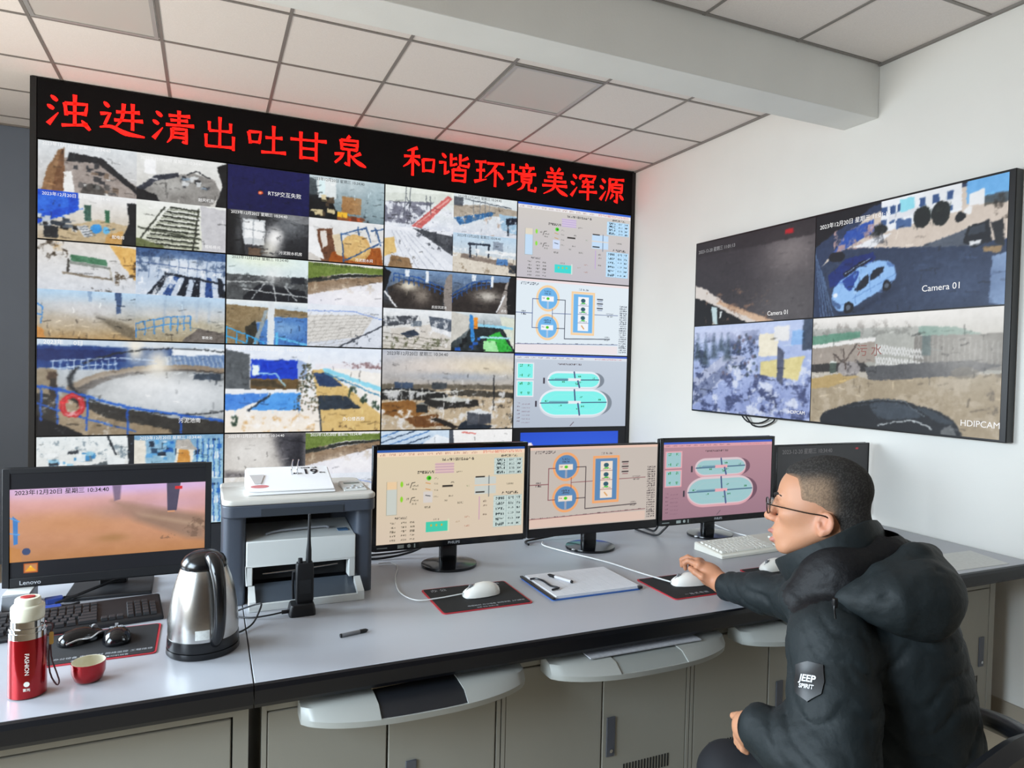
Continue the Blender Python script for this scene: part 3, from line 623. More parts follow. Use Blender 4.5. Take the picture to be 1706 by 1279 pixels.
def tanks(bgt, bgb, cyan, rim, wallc, shade, pink):
    p = P_(SW, SH, bgt, bgb, 43).rect(0,0,1,.03,0x3a5cc0).rect(0,.03,1,.07,pink,.7)
    for i in range(10): p.txt(.02+.06*i,.06+.06*i,.05,.02,0x6a4a54,.6,4)
    p.txt(.7,.95,.05,.02,0xc87a84,.6,16).txt(.37,.58,.13,.022,0x4a3a40,.8,16)
    for y0 in (.12,.36):
        p.rect(.02,y0,.165,y0+.22,pink).rect(.03,y0+.015,.155,y0+.205,cyan)
        for x in (.06,.125):
            for y in (.04,.17): p.txt(x-.012,x+.012,y0+y,.035,0x1f8a3a,.9,2)
    def stad(cx, cy, rx, ry, col, a=1., soft=1.):
        X = np.abs(p.X-cx); q = np.clip(X-(rx-ry*p.asp*1.5), 0, None)/(ry*p.asp*1.5); d = (np.hypot(q, (p.Y-cy)/ry)-1)*ry*p.asp
        p.mix(p.edge(d, soft), col, a)
    for cy, rx, ry, cx in ((.34,.235,.115,.515), (.655,.305,.185,.52)):
        stad(cx+.04, cy+.01, rx, ry*.95, shade, .9); stad(cx, cy+.03, rx, ry, wallc); stad(cx, cy, rx, ry, rim); stad(cx+.003, cy+.008, rx-.012, ry-.022, cyan)
        stad(cx, cy, rx*.72, ry*.6, rim, .12); stad(cx, cy, rx*.7, ry*.55, cyan)
        p.ln([(cx-rx+.01,cy+.01),(cx+rx-.01,cy-.0)], .008, 0x3f5a7a).ln([(cx,cy-ry+.01),(cx+.01,cy)], .012, 0x3f4f7a).rect(cx-.055,cy-.02,cx+.06,cy+.02,pink).ln([(cx-rx*.7,cy+.0),(cx-.06,cy-.0)], .02, 0x5a8098,.6)
        p.ln([(cx+.035,cy+.02),(cx+.05,cy+ry-.01)], .014, 0x4a5a86)
        for dx, dy in ((-.8,-.1),(-.4,.25),(.2,-.4),(.25,.3),(.75,-.2),(.1,.5)): p.txt(cx+rx*dx-.012,cx+rx*dx+.016,cy+ry*dy,.025,0x1f7a3a,.9,2)
        p.rect(cx-rx-.035,cy-.02,cx-rx-.02,cy+.06,0x3a3440)
    p.ln([(.49,.98),(.52,.93)], .006, 0x6a5a64)
    for i in range(6): p.txt(.03,.035+.02,.66+.05*i,.02,0x6a4a5a,.6,2).txt(.07,.14,.68+.05*i,.015,0x7a5a6a,.5,8)
    return p
def desktop(): return P_(SW, SH, 0x1f4ed6, 0x2f6cf0, 44).fog(.4,.6,.4,.5,0x3f7cf8,.7).ell(.06,.14,.02,.035,0xe6c4e0).rect(.05,.1,.07,.13,0xffffff,.8)
def lenovo_pic():
    p = P_(SW, SH, 0xe8b4b8, 0xb87f4e, 45)
    p.fog(.5,.02,.8,.12,0xd0b4e8,.9).fog(.2,.26,.6,.08,0xd9a2a4,.6).fog(.3,.5,.5,.2,0xc98f60,.8).fog(.8,.3,.3,.14,0xd0a4b4,.8)
    p.poly([(.5,.22),(1,.5),(1,.86),(.9,.82),(.62,.52)], 0x8f7462,.85,16).poly([(.62,.4),(1,.62),(1,.7),(.66,.47)], 0xb79a80,.6,8).fog(.55,.36,.14,.12,0xb08a78,.8).fog(.5,.75,.08,.06,0x9c7440,.6).blot(16,.6,0x6b5240,.6,(.75,.52,1,.82),.1)
    p.poly([(.5,0),(.545,0),(.54,.2),(.51,.22)], 0x6a5a74,.8,3).poly([(.785,0),(.86,0),(.84,.4),(.79,.42)], 0x4c465c).rect(.79,.4,.83,.43,0xd49a74)
    p.poly([(.015,.36),(.04,.42),(.04,.75),(.02,.76)], 0x3f7fc4).ln([(0,.38),(.045,.44)], .008, 0x5aa0e0).ln([(0,.6),(.045,.62)], .008, 0x5aa0e0).poly([(0,.78),(.05,.82),(.06,1),(0,1)], 0xc4864a).ell(.08,.86,.02,.05,0x3a4a72)
    return p.rect(.83,.045,.87,.085,0xd42a2a).grain(8,.035)
def dark_pic(): return P_(160, 90, 0x2e2f30, 0x26282a, 46).fog(.3,.2,.4,.3,0x393a3c,.7).rect(.85,.055,.88,.08,0xa03038).grain(6,.012)
def cr2(pts, k=4):
    return [(v.x, v.y) for v in crom([Vector((x, y, 0)) for x, y in pts], k, True)]
def tv1():
    p = P_(160, 116, 0x3e3a3e, 0x4a474a, 51).fog(.82,.3,.22,.3,0x8c8686,.8).fog(.8,.85,.3,.3,0x6c6a6c,.7).rect(0,0,1,.16,0x2e2a2c,.7).fog(.1,.6,.4,.5,0x39363a,.7)
    p.poly([(0,.5),(.1,.56),(.35,.8),(.72,1),(.42,1),(.1,.7),(0,.66)], 0xcfc8c2).poly([(.25,.72),(.72,1),(.6,1),(.2,.74)], 0xc4a184,.8).poly([(0,.66),(.1,.7),(.5,1),(0,1)], 0x121416).poly([(.16,.78),(.22,.8),(.23,1),(.18,1)], 0xb9d0d6).poly([(.24,.84),(.27,.85),(.26,.92),(.245,.93)], 0xe4eef0)
    return p.blot(20,.6,0x8a7060,.7,(.1,.6,.7,1)).rect(.78,.05,.84,.1,0xb0202a).grain(8,.02)
def tv2():
    p = P_(260, 146, 0x171a20, 0x3a4a66, 52)
    p.poly([(0,.3),(.22,.12),(.36,.02),(1,.0),(1,1),(0,1)], 0x33425e)
    p.poly([(.32,.1),(.55,.05),(1,.02),(1,.5),(.6,.46),(.2,.36),(.04,.5)], 0xc9bdb2).poly([(.4,.0),(.8,-.02),(.8,.22),(.4,.28)], 0xe6ecf4).poly([(.62,-.02),(.8,-.02),(.8,.2),(.62,.2)], 0xdfe4ea)
    p.poly([(.82,.0),(1,.0),(1,.22),(.82,.18)], 0x6fa8e0).poly([(.83,.1),(.9,.08),(.9,.2),(.83,.2)], 0xe0e4e8).rect(.9,.14,1,.22,0x4a4a44,.8).blot(20,.5,0x3a3630,.7,(.94,.15,1,.35))
    for x in (.4,.445,.485,.6,.665,.73): p.rect(x,.06-.05*(x-.4),x+.03,.13-.05*(x-.4),0x3c5884).rect(x,.17-.04*(x-.4),x+.028,.215-.04*(x-.4),0x4a658e)
    p.rect(.5,.02,.575,.13,0x8fd4e8).rect(.48,.2,.56,.27,0x4f6a94).poly([(.44,.14),(.6,.12),(.6,.17),(.44,.19)], 0xd8dce4)
    for cx, cy, rx, ry in ((.385,.25,.05,.05),(.615,.21,.045,.09),(.705,.21,.045,.1)): p.ell(cx,cy,rx,ry,0x1f2624).blot(30,.6,0x38423a,.6,(cx-rx,cy-ry,cx+rx,cy+ry))
    p.poly([(.2,.2),(.36,.14),(.36,.26),(.1,.42)], 0x3458a4).blot(24,.52,0xb89a98,.9,(.12,.18,.36,.4)).poly([(.24,.36),(.4,.3),(.46,.3),(.36,.4)], 0xe0e4ea).blot(24,.6,0x55585e,.8,(.24,.26,.44,.4))
    p.poly([(.04,.5),(.2,.37),(.6,.46),(1,.52),(1,1),(.1,1)], 0x36445c).poly([(.6,.46),(.86,.36),(.92,.4),(.86,.52)], 0x5a626e)
    p.ell(.795,.27,.024,.04,0x15181c).ell(.83,.23,.018,.03,0xe4e6e8).poly([(.83,.36),(.92,.33),(.935,.5),(.86,.53),(.81,.48)], 0x1a1f26).poly([(.84,.37),(.9,.35),(.91,.42),(.83,.43)], 0x3c444e).rect(.84,.48,.89,.51,0xd8dce0).poly([(.93,.36),(.98,.34),(.985,.55),(.95,.52)], 0x2a2c2e).poly([(.9,.53),(.98,.55),(.97,.6),(.9,.57)], 0x9a8464)
    p.poly([(.09,.6),(.2,.46),(.36,.44),(.38,.5),(.22,.68),(.1,.72)], 0x1c3474).poly([(.18,.6),(.3,.5),(.36,.49),(.2,.64)], 0x0e1626).ell(.14,.43,.05,.05,0x1c2028).ln([(.2,.6),(.34,.49)], .004, 0xb4c4e0)
    body = [(.118,.80),(.132,.72),(.175,.66),(.215,.625),(.265,.572),(.33,.535),(.40,.525),(.445,.54),(.478,.59),(.49,.66),(.472,.735),(.40,.80),(.30,.88),(.235,.94),(.165,.945),(.13,.89)]
    p.poly([(.13,.9),(.2,.95),(.34,.9),(.49,.74),(.52,.8),(.3,.97),(.17,.99)], 0x26344c,.8,6)
    p.poly(cr2(body), 0x8fb6ec,1,2).poly(cr2([(.18,.68),(.225,.625),(.26,.585),(.283,.62),(.258,.70),(.228,.765)]), 0x2c4c94).poly([(.245,.63),(.262,.595),(.275,.62),(.255,.66)], 0x6f94d4,.7)
    p.poly(cr2([(.26,.765),(.29,.69),(.335,.635),(.338,.715),(.285,.775)],3), 0x16202f).poly(cr2([(.352,.69),(.36,.615),(.40,.582),(.422,.585),(.415,.635)],3), 0x16202f).poly(cr2([(.44,.545),(.47,.575),(.478,.60),(.45,.585)],3), 0x5f80b4)
    p.ln([(.25,.84),(.4,.73),(.484,.66)], .004, 0x6a8fc4).ln([(.345,.63),(.352,.80)], .003, 0x5c7fb4).ln([(.285,.69),(.262,.80),(.268,.9)], .003, 0x5c7fb4).ln([(.185,.69),(.165,.78)], .003, 0x7ea4da).poly(cr2([(.122,.83),(.15,.87),(.175,.9),(.165,.93),(.13,.89)],3), 0x4a648c).ell(.14,.8,.012,.02,0xdfeaf8).ell(.262,.79,.012,.012,0x9cc0f0)
    p.ell(.225,.925,.03,.055,0x12161e).ell(.225,.925,.014,.026,0x5c6674).ell(.442,.755,.023,.05,0x12161e).ell(.442,.755,.011,.024,0x5c6674)
    for i in range(5): p.ln([(.0+.014*i,.36+.06*i),(.05+.02*i,1)], .006, 0x5a7090)
    p.poly([(.94,.62),(1,.6),(1,1),(.93,.98)], 0x9cb4d8,.8).blot(14,.6,0x4a5a74,.4,(.4,.55,1,1)).fog(.8,.8,.2,.15,0x4c5c78,.6)
    return p.poly([(0,-.1),(.38,-.1),(.3,.07),(.1,.2),(0,.3)], 0x121419).grain(30,.03)
def tv3():
    p = P_(160, 116, 0xb4c4ec, 0x8d9ac8, 53).blot(12,.48,0x343f5a,.85,(0,.08,.62,.5)).fog(.3,.1,.5,.1,0xc4ccec,.8)
    p.poly([(0,.62),(.3,.34),(.5,.36),(.3,.62),(.0,.95)], 0xa8b0cc).poly([(0,.75),(.36,.4),(.42,.42),(.1,.85)], 0x7e88a8).blot(16,.5,0x3a4264,.8,(0,.55,1,1)).blot(16,.55,0xd8e0f4,.8,(.2,.4,1,1))
    p.rect(.6,.12,.75,.36,0xe9e2cc).rect(.72,.05,.83,.2,0xe4e6e8).poly([(.62,.42),(.95,.36),(.9,.6),(.62,.56)], 0xd6ca92).poly([(.75,.25),(.8,.32),(.79,.66),(.75,.6)], 0x565c70).rect(.85,.1,.95,.25,0x8fb4ea).rect(.93,0,1,.3,0x2f3a48,.8)
    for i in range(50): t = p.rg.rand(2); p.ell(.48+(t[0]-.5)*.3*(.4+t[1]), .12+t[1]*.5, .01, .018, [0x3c4a4e, 0x6a5f6a, 0x53586c][i % 3], .7)
    for x, h in ((.04,.3),(.12,.36),(.2,.28),(.27,.2),(.33,.3)): p.poly([(x,.1),(x+.04,.1+h),(x-.04,.1+h)], 0x3a4a52,.7,6)
    return p.grain(14,.05)
def tv4():
    p = P_(260, 146, 0xd8d8d4, 0x9a9182, 54).rect(0,.05,.4,.2,0xbfc0be,.6).blot(22,.5,0x6e6a66,.8,(0,.04,.62,.22)).poly([(0,.1),(.62,.12),(1,.3),(1,.5),(0,.45)], 0x8f9490,.6).poly([(0,.17),(.3,.14),(.3,.2),(0,.26)], 0x4f8a72,.7).poly([(.62,.12),(.8,.14),(1,.25),(1,.29),(.62,.19)], 0x7d9a90)
    p.rect(.6,.2,1,.48,0x7c7a76)
    for i in range(16): p.ln([(.62+.024*i,.2+.004*i),(.62+.024*i,.46)], .005, 0x9a9a96,.8)
    p.poly([(0,.26),(.39,.195),(.39,.235),(0,.29)], 0xe2e2e0).poly([(0,.29),(.39,.235),(.39,.42),(0,.44)], 0x9c948c)
    for j in range(2):
        for i in range(16): x = .395+.0155*i; y = .27+.1*j+.003*i; p.ln([(x,y),(x+.016,y+.07)], .005, 0xe0e2e2).ln([(x+.016,y),(x,y+.07)], .005, 0xcfd1d1)
    p.poly([(.0,.44),(.33,.42),(.38,.5),(.0,.52)], 0x3a3734).poly([(.33,.46),(.85,.4),(1,.44),(.85,.52),(.45,.6),(.36,.57)], 0x595a5c).rect(.64,.2,.68,.36,0x5c6a6a).poly([(0,.58),(.2,.52),(.4,.58),(1,.5),(1,1),(0,1)], 0xa0947f).blot(12,.52,0xb5aa98,.7,(0,.55,1,1)).poly([(0,.58),(.2,.52),(.3,.55),(.12,.66),(0,.68)], 0xb29a68,.8)
    p.ell(.24,.48,.07,.07,0xa09c9c,.9).blot(34,.52,0x4c4848,.8,(.16,.4,.32,.55)).rect(.12,.42,.16,.52,0x4f5c54).rect(.12,.41,.16,.43,0xd0d6d2).ell(.84,.5,.06,.045,0x6c6860,.7)
    for q in ([(.22,.48),(.2,.3)], [(.22,.4),(.28,.26)], [(.22,.44),(.14,.34)]): p.ln(q, .008, 0x5a504a)
    p.poly(cr2([(.09,.9),(.16,.855),(.25,.80),(.36,.755),(.46,.738),(.55,.745),(.62,.775),(.71,.805),(.78,.86),(.82,.93),(.81,1.02),(.5,1.08),(.1,1.03)]), 0x1c2024,1,2).poly(cr2([(.37,.80),(.45,.762),(.53,.765),(.60,.80),(.645,.86),(.60,.885),(.44,.91)]), 0x46505a,.9,2).poly(cr2([(.62,.79),(.69,.808),(.76,.86),(.80,.90),(.74,.905),(.68,.86)]), 0x3a434b)
    p.ln([(.24,.83),(.37,.79),(.43,.92)], .004, 0x3c444c).ln([(.42,.97),(.52,.925),(.60,.905),(.66,.93),(.70,.96)], .006, 0xc4ccd0).ln([(.56,.755),(.66,.86)], .004, 0x6c767e).poly([(.74,.96),(.79,.91),(.815,1),(.74,1)], 0x9a9e9e,.6).ln([(.3,.775),(.46,.742),(.56,.75)], .004, 0x7a858e,.8)
    p.fog(.5,.02,.8,.08,0xeceae6,.9).blot(24,.62,0x5a544c,.6,(.9,.5,1,.9)).fog(.85,.3,.2,.3,0xd4d2cc,.5)
    return p.grain(26,.03)
def photo(p, k=1.):
    # the look of a compressed camera picture: ragged edges, coarse texture, hard contrast
    h, w_ = p.X.shape
    r = np.random.RandomState(w_+int(p.a.sum()) % 977)
    for i in range(52 if w_ < 150 else 110):
        x, y = r.rand(), .12+.86*r.rand(); L_ = (.02+.09*r.rand())*(1 if w_ < 150 else .6); an = r.choice([0., .25, -.3, 1.5, 1.6]) + .2*(r.rand()-.5)
        c_ = p.a[min(h-1, int(y*h)), min(w_-1, int(x*w_))]; kf = r.choice([.42, .6, .72, 1.3])
        if c_.mean() > .72 and r.rand() < .75: continue
        p.ln([(x, y), (x+L_*math.cos(an), y+L_*math.sin(an)/p.asp*.6)], (.004+.011*r.rand())*(1 if w_ < 150 else .6), tuple(np.clip(c_*kf, 0, 1)), .7*min(1, k+.2))
    n1, n2 = p.nz(w_/5., 3)-.5, p.nz(w_/5., 3)-.5
    ix = np.clip(np.arange(w_)[None, :]+n1*2.6*k, 0, w_-1).astype(int); iy = np.clip(np.arange(h)[:, None]+n2*2.2*k, 0, h-1).astype(int)
    a = p.a[iy, ix]
    L = a.mean(2, keepdims=True)
    t = (p.nz(w_/3., 3)-.5)[..., None]+.7*(p.nz(w_/9., 3)-.5)[..., None]
    a = a+t*(.17*k)*np.clip(1.25-L, .35, 1)*np.clip(L*2.5, .15, 1)
    a = np.clip(a, 0, 1); a = a*.6+(a*a*(3-2*a))*.4
    e_ = np.pad(a, ((1, 1), (1, 1), (0, 0)), mode='edge')
    a = a*.4+.15*(e_[:-2, 1:-1]+e_[2:, 1:-1]+e_[1:-1, :-2]+e_[1:-1, 2:])
    p.a = np.clip(a*.97, 0, 1)
    return p
def join2(q):
    for c_ in q: photo(c_)
    return join2_(q)
def join2_(q):  # four feeds into one panel picture
    return np.vstack([np.hstack([q[0].a, q[1].a]), np.hstack([q[2].a, q[3].a])])
scr_m = bpy.data.materials.new('lit_screen'); scr_m.use_nodes = True
_nt = scr_m.node_tree; _b = _nt.nodes['Principled BSDF']; _at = _nt.nodes.new('ShaderNodeAttribute'); _at.attribute_name = 'picture'
_b.inputs['Base Color'].default_value = (.012, .012, .014, 1); _b.inputs['Roughness'].default_value = .45; _b.inputs['Specular IOR Level'].default_value = .3
_nt.links.new(_at.outputs['Color'], _b.inputs['Emission Color']); _b.inputs['Emission Strength'].default_value = 1.0
def screen(arr, o, right, up, parent, gaps=None):
    """a lit screen: o is its lower left corner, right and up its edges; arr the picture, top row first"""
    A = np.clip(arr[::-1], 0, 1); h, w_ = A.shape[:2]
    o, right, up = (np.array(v, float) for v in (o, right, up))
    u = np.linspace(0, 1, w_)[None, :, None]; v = np.linspace(0, 1, h)[:, None, None]
    co = (o+u*right+v*up).reshape(-1, 3)
    k = np.arange((h-1)*w_).reshape(h-1, w_)[:, :-1].ravel()
    f = np.stack([k, k+1, k+w_+1, k+w_], 1)
    me = bpy.data.meshes.new('screen')
    me.vertices.add(len(co)); me.vertices.foreach_set('co', co.ravel())
    me.loops.add(f.size); me.loops.foreach_set('vertex_index', f.ravel())
    me.polygons.add(len(f)); me.polygons.foreach_set('loop_start', np.arange(0, f.size, 4)); me.polygons.foreach_set('loop_total', np.full(len(f), 4))
    me.update(calc_edges=True)
    c = np.where(A <= .04045, A/12.92, ((A+.055)/1.055)**2.4).reshape(-1, 3)
    ca = me.color_attributes.new('picture', 'FLOAT_COLOR', 'POINT')
    ca.data.foreach_set('color', np.hstack([c, np.ones((len(c), 1))]).astype(np.float32).ravel())
    me.materials.append(scr_m)
    s = bpy.data.objects.new('screen', me); COL.objects.link(s); s.parent = parent
    return s
def lit(name, col, s=1.): return mat(name, 0x000000, .6, emit=col, estr=s)
white_lit, black_lit, red_lit = lit('white_screen_text', 0xf4f4f4), lit('dark_screen_text', 0x202428), lit('red_diode_text', 0xff0d06, 3.0)
# ---------------------------------------------------------------- video wall
black_m = mat('black_powder_coat', 0x0f1013, .5, var=.1, vscale=20)
bezel_m = mat('black_plastic_bezel', 0x0d0e11, .35)
dark_m = mat('matt_black_plastic', 0x101115, .55)
VX0, VX1, VZ0, PW, PH = -.957, 3.323, .458, 1.07, .606
fr = thing('video_wall_cabinet', 'tall black metal cabinet that holds the video wall against the right corner', 'cabinet', (1.18, YV, 0))
obj('side_panel', MB().box(-.996-1.18, 0, 0, VX0-.003-1.18, .45, 3.255), black_m, fr, bevel=.003)
obj('side_panel', MB().box(VX1+.003-1.18, 0, 0, XR-.002-1.18, .45, 3.255), black_m, fr, bevel=.003)
obj('base_panel', MB().box(VX0-1.18, .002, 0, VX1-1.18, .45, VZ0-.004), mat('navy_base_sheet', 0x1d2430, .5), fr)
obj('back_panel', MB().box(VX0-1.18, .3, VZ0, VX1-1.18, .45, 3.25), black_m, fr)
CAP = '2023年12月20日 星期三 10:34:40'
def caption(par, body, x, z, size, m=white_lit, align='LEFT', bold=.0):
    return text('caption', body, size, m, (x, -.0006, z), (1, 0, 0), (0, 0, 1), par, ext=.0002, align=align, bold=bold)
def wall_panel(i, j, pic, label, caps=()):
    x0, z1 = VX0+PW*i, VZ0+PH*(4-j)
    t = thing('display_panel', label, 'screen', (x0+PW/2, YV, z1-PH), group='display panels of the video wall')
    hw = PW/2-.0012
    b = MB(); e = .0035
    b.box(-hw, .0025, .0012, hw, .1, PH-.0012)
    b.box(-hw, 0, .0012, -hw+e, .0025, PH-.0012).box(hw-e, 0, .0012, hw, .0025, PH-.0012).box(-hw+e, 0, .0012, hw-e, .0025, .0012+e).box(-hw+e, 0, PH-.0012-e, hw-e, .0025, PH-.0012)
    obj('housing', b, bezel_m, t)
    w_, h_ = 2*hw-2*e, PH-.0024-2*e
    s = screen(pic, (-w_/2, .0015, .0012+e), (w_, 0, 0), (0, 0, h_), t)
    for (body, u, v, size, m, al) in caps: caption(s, body, -w_/2+u*w_, .0012+e+(1-v)*h_, size, m, al)
    return t
W, K = white_lit, black_lit
ts = lambda u, v, m=W, sz=.026: (CAP, u, v, sz, m, 'LEFT')
wall_panel(0, 0, join2((f1(), f2(), f3(), f4())), 'video wall display of four indoor views, at the upper left corner', (ts(.02,.03), ts(.52,.05), ts(.02,.54), ('配电房', .44, .93, .024, W, 'RIGHT'), ('鼓风机房', .93, .44, .024, W, 'RIGHT'), ('粗格栅间', .97, .95, .024, W, 'RIGHT')))
wall_panel(1, 0, join2((f5(), f6(), f7(), f8())), 'video wall display with a plain navy quarter, top row', (('RTSP交互失败', .24, .28, .036, W, 'LEFT'), ts(.52,.04,K), ts(.02,.53), ('污泥脱水机房', .46, .95, .026, W, 'RIGHT'), ('污泥脱水间', .93, .96, .026, W, 'RIGHT')))
wall_panel(2, 0, join2((f17(), f18(), f19(), f20())), 'video wall display with a pink pipe over snow', (ts(.53,.03,K), ts(.53,.53,K)))
wall_panel(3, 0, scada(0xcfcac4, 0xc2bec6, (.97, 1., 1.05)).a, 'video wall display of a grey flow chart, top right under the sign')
wall_panel(0, 1, join2((f9(), f10(), f11(), f12())), 'video wall display with a snowy trough and two foggy views, second row, far left', (('事故池', .93, .95, .022, W, 'RIGHT'),))
wall_panel(1, 1, join2((f13(), f14(), f15(), f16())), 'video wall display with a blue tank behind a pale post, second row, second from left', (ts(.03,.02,K), ts(.53,.03,K)))
wall_panel(2, 1, join2((basin(21, 0), basin(22, 1), f23(), f24())), 'video wall display with two dark indoor basins and a green machine, second row', (('反应沉淀池', .46, .46, .024, W, 'RIGHT'), ('滤池', .93, .46, .024, W, 'RIGHT')))
wall_panel(3, 1, circles(0xdfeaf2, 0xf2dcdc, 0xf6cf9e, 0x6fb4ea, 0xf2f4f8, 0x4a5a8a, 0x2a3144).a, 'video wall display of a pale diagram with two blue circles, second row, far right')
wall_panel(0, 2, photo(big1(), .8).a, 'video wall display of a steaming round tank with a red lifebuoy', (('2023年', .03, .03, .036, W, 'LEFT'), ('0日', .18, .035, .036, W, 'LEFT'), ('污泥池南', .74, .86, .034, W, 'LEFT')))
wall_panel(1, 2, photo(big2(), .8).a, 'video wall display of a blue building, snow and a yellow road', ((CAP, .03, .04, .034, W, 'LEFT'), ('办公楼西侧', .74, .86, .032, W, 'LEFT')))
wall_panel(2, 2, photo(big3(), .8).a, 'video wall display of a snowy yard with a tall chimney under a grey sky', ((CAP, .03, .045, .034, K, 'LEFT'),))
wall_panel(3, 2, tanks(0xc4cedb, 0xb2bccb, 0x7ff0ea, 0xe6ecf4, 0xd4dae2, 0x76808c, 0xe6eaf0).a, 'video wall display of two cyan oval tanks on grey, third row, far right')
wall_panel(0, 3, join2((f25(), f26(), f4(), f26())), 'video wall display of blue pipework, bottom row, behind the leftmost monitor', ((CAP, .53, .03, .026, W, 'LEFT'),))
wall_panel(1, 3, join2((f27(), f14(), f28(), f16())), 'video wall display with a blurred grey view, bottom row, behind the printer', (ts(.02,.03), ts(.53,.03)))
wall_panel(2, 3, join2((f29(), f30(), f28(), f30())), 'video wall display of blue pipes and a white view, bottom row, third from left')
dp = P_(220, 124, 0x08090c, None, 60); _d = desktop()
dp.a[int(124*.06):, int(220*.065):int(220*.935)] = _d.a[:124-int(124*.06), :int(220*.935)-int(220*.065)]*.95
wall_panel(3, 3, dp.a, 'video wall display showing a bright blue empty desktop, bottom right corner')

# ---------------------------------------------------------------- red diode sign
CH = {
'浊': ['d 12,16 25,28', 'd 5,41 18,50', 't 7,90 27,58', 's 40,30 43,62', 'b 40,31 85,27 81,57', 'h 43,55 80,52', 's 60,6 60,86', 'h 34,89 86,80', 'd 74,70 91,93'],
'进': ['d 12,12 23,24', 'b 5,44 25,40 14,72', 'n 4,80 28,75 58,88 99,92', 'h 38,34 88,28', 'h 34,56 95,50', 'p 54,10 50,50 36,76', 's 73,7 73,78'],
'清': ['d 12,16 25,28', 'd 5,41 18,50', 't 7,90 27,58', 'h 40,22 88,18', 'h 44,34 83,31', 'h 34,48 97,43', 's 63,6 63,46', 'p 48,56 47,80 37,97', 'b 48,57 80,55 80,94 71,89', 'h 48,68 78,67', 'h 48,80 78,79'],
'出': ['s 50,6 50,92', 's 22,22 23,46', 'h 22,47 79,43', 's 78,20 78,46', 's 14,58 15,92', 'h 14,91 87,87', 's 86,56 86,95'],
'吐': ['s 7,34 11,67', 'b 7,34 36,31 33,63', 'h 10,62 34,60', 'h 48,44 90,40', 's 68,8 68,84', 'h 38,87 99,82'],
'甘': ['h 4,37 97,31', 's 30,12 31,92', 's 70,8 70,93', 'h 31,60 69,58', 'h 31,87 70,85'],
'泉': ['p 52,3 41,16', 's 28,17 31,46', 'b 28,18 74,15 71,45', 'h 31,30 71,29', 'h 31,44 71,43', 'b 50,46 50,93 39,85', 'b 12,62 36,58 26,74 13,88', 'p 82,51 58,66', 'n 53,60 72,78 97,91'],
'和': ['p 43,7 14,20', 'h 5,38 51,33', 's 30,15 30,96', 'p 29,40 18,58 3,71', 'd 33,44 50,61', 's 60,40 62,80', 'b 60,41 93,37 90,78', 'h 62,75 90,73'],
'谐': ['d 12,12 24,24', 'b 4,42 22,39 22,78 34,66', 'h 40,26 57,22', 'b 40,9 40,48 58,39', 'p 92,15 68,29', 'b 68,7 68,42 94,44 95,31', 'p 66,48 56,59', 's 46,58 47,97', 'b 46,59 85,56 83,96', 'h 47,76 83,74', 'h 47,93 83,92'],
'环': ['h 5,22 39,18', 'h 9,50 35,46', 't 3,87 41,75', 's 22,22 22,80', 'h 43,22 97,17', 'p 73,21 58,46 36,70', 's 69,40 69,96', 'd 76,46 94,68'],
'境': ['h 3,40 35,36', 's 20,12 20,77', 't 3,84 37,67', 'd 62,4 69,14', 'h 42,20 91,16', 'd 54,24 58,35', 'p 79,21 71,36', 'h 37,41 97,36', 's 50,46 51,68', 'b 50,47 83,44 80,68', 'h 51,57 80,56', 'h 51,67 80,66', 'p 58,70 52,86 36,96', 'b 74,69 74,91 96,93 97,79'],
'美': ['d 33,4 43,16', 'p 67,3 56,18', 'h 21,24 79,19', 'h 25,37 75,34', 'h 13,52 89,47', 's 50,20 50,52', 'h 7,68 93,62', 'p 50,54 43,76 12,96', 'n 53,66 69,82 95,94'],
'浑': ['d 12,16 25,28', 'd 5,41 18,50', 't 7,90 27,58', 'd 42,12 37,29', 'b 41,16 95,12 85,27', 'h 46,36 87,32', 'p 63,24 46,52', 'h 45,54 87,49', 'h 35,73 99,67', 's 67,40 67,99'],
'源': ['d 12,16 25,28', 'd 5,41 18,50', 't 7,90 27,58', 'h 38,14 95,10', 'p 41,14 40,50 27,93', 'p 68,17 59,29', 's 50,30 51,57', 'b 50,31 89,28 86,57', 'h 51,42 86,41', 'h 51,56 86,55', 'b 69,56 69,95 59,87', 'p 54,66 44,84', 'd 79,64 93,81'],
}
WID = {'h': [9, 6, 6, 11], 's': [11, 8, 8, 9], 'p': [11, 8, 2], 'n': [3, 9, 14, 4], 'd': [3, 11, 11, 7], 't': [12, 7, 2], 'b': [9, 8, 8, 7]}
def stroke(mb, kind, pts, X, Z, S):
    P = [Vector((X(x), 0, Z(y))) for x, y in pts]
    if kind != 'b' and len(P) > 2: P = crom(P, 5)
    elif kind == 'b': P = [P[0]]+[q for a, b in zip(P, P[1:]) for q in (a+(b-a)*.5, b)]
    else: P = [P[0]+(P[1]-P[0])*k/4 for k in range(5)]
    W_L = WID[kind]; L = []; R_ = []; n = len(P)
    for i, p in enumerate(P):
        t = (P[min(i+1, n-1)]-P[max(i-1, 0)]).normalized(); nn = Vector((-t.z, 0, t.x))
        q = i/(n-1)*(len(W_L)-1); k = min(int(q), len(W_L)-2); wd = (W_L[k]+(W_L[k+1]-W_L[k])*(q-k))*S/245
        L.append(p+nn*wd); R_.append(p-nn*wd)
    for i in range(n-1):
        mb.prism([(v.x, v.z) for v in (L[i], L[i+1], R_[i+1], R_[i])], -.004, -.0005, 'y')
sg = thing('diode_sign', 'long black diode sign with red Chinese characters along the top of the video wall', 'sign', (1.18, YV, 2.888))
obj('housing', MB().box(VX0-1.18, .0, 0, VX1-1.18, .25, .362), mat('black_diode_face', 0x070608, .8, spec=.2, bump=.3, bscale=400), sg)
CXS = [-.788, -.507, -.215, .065, .358, .637, .918, 1.441, 1.715, 2.004, 2.283, 2.579, 2.845, 3.122]
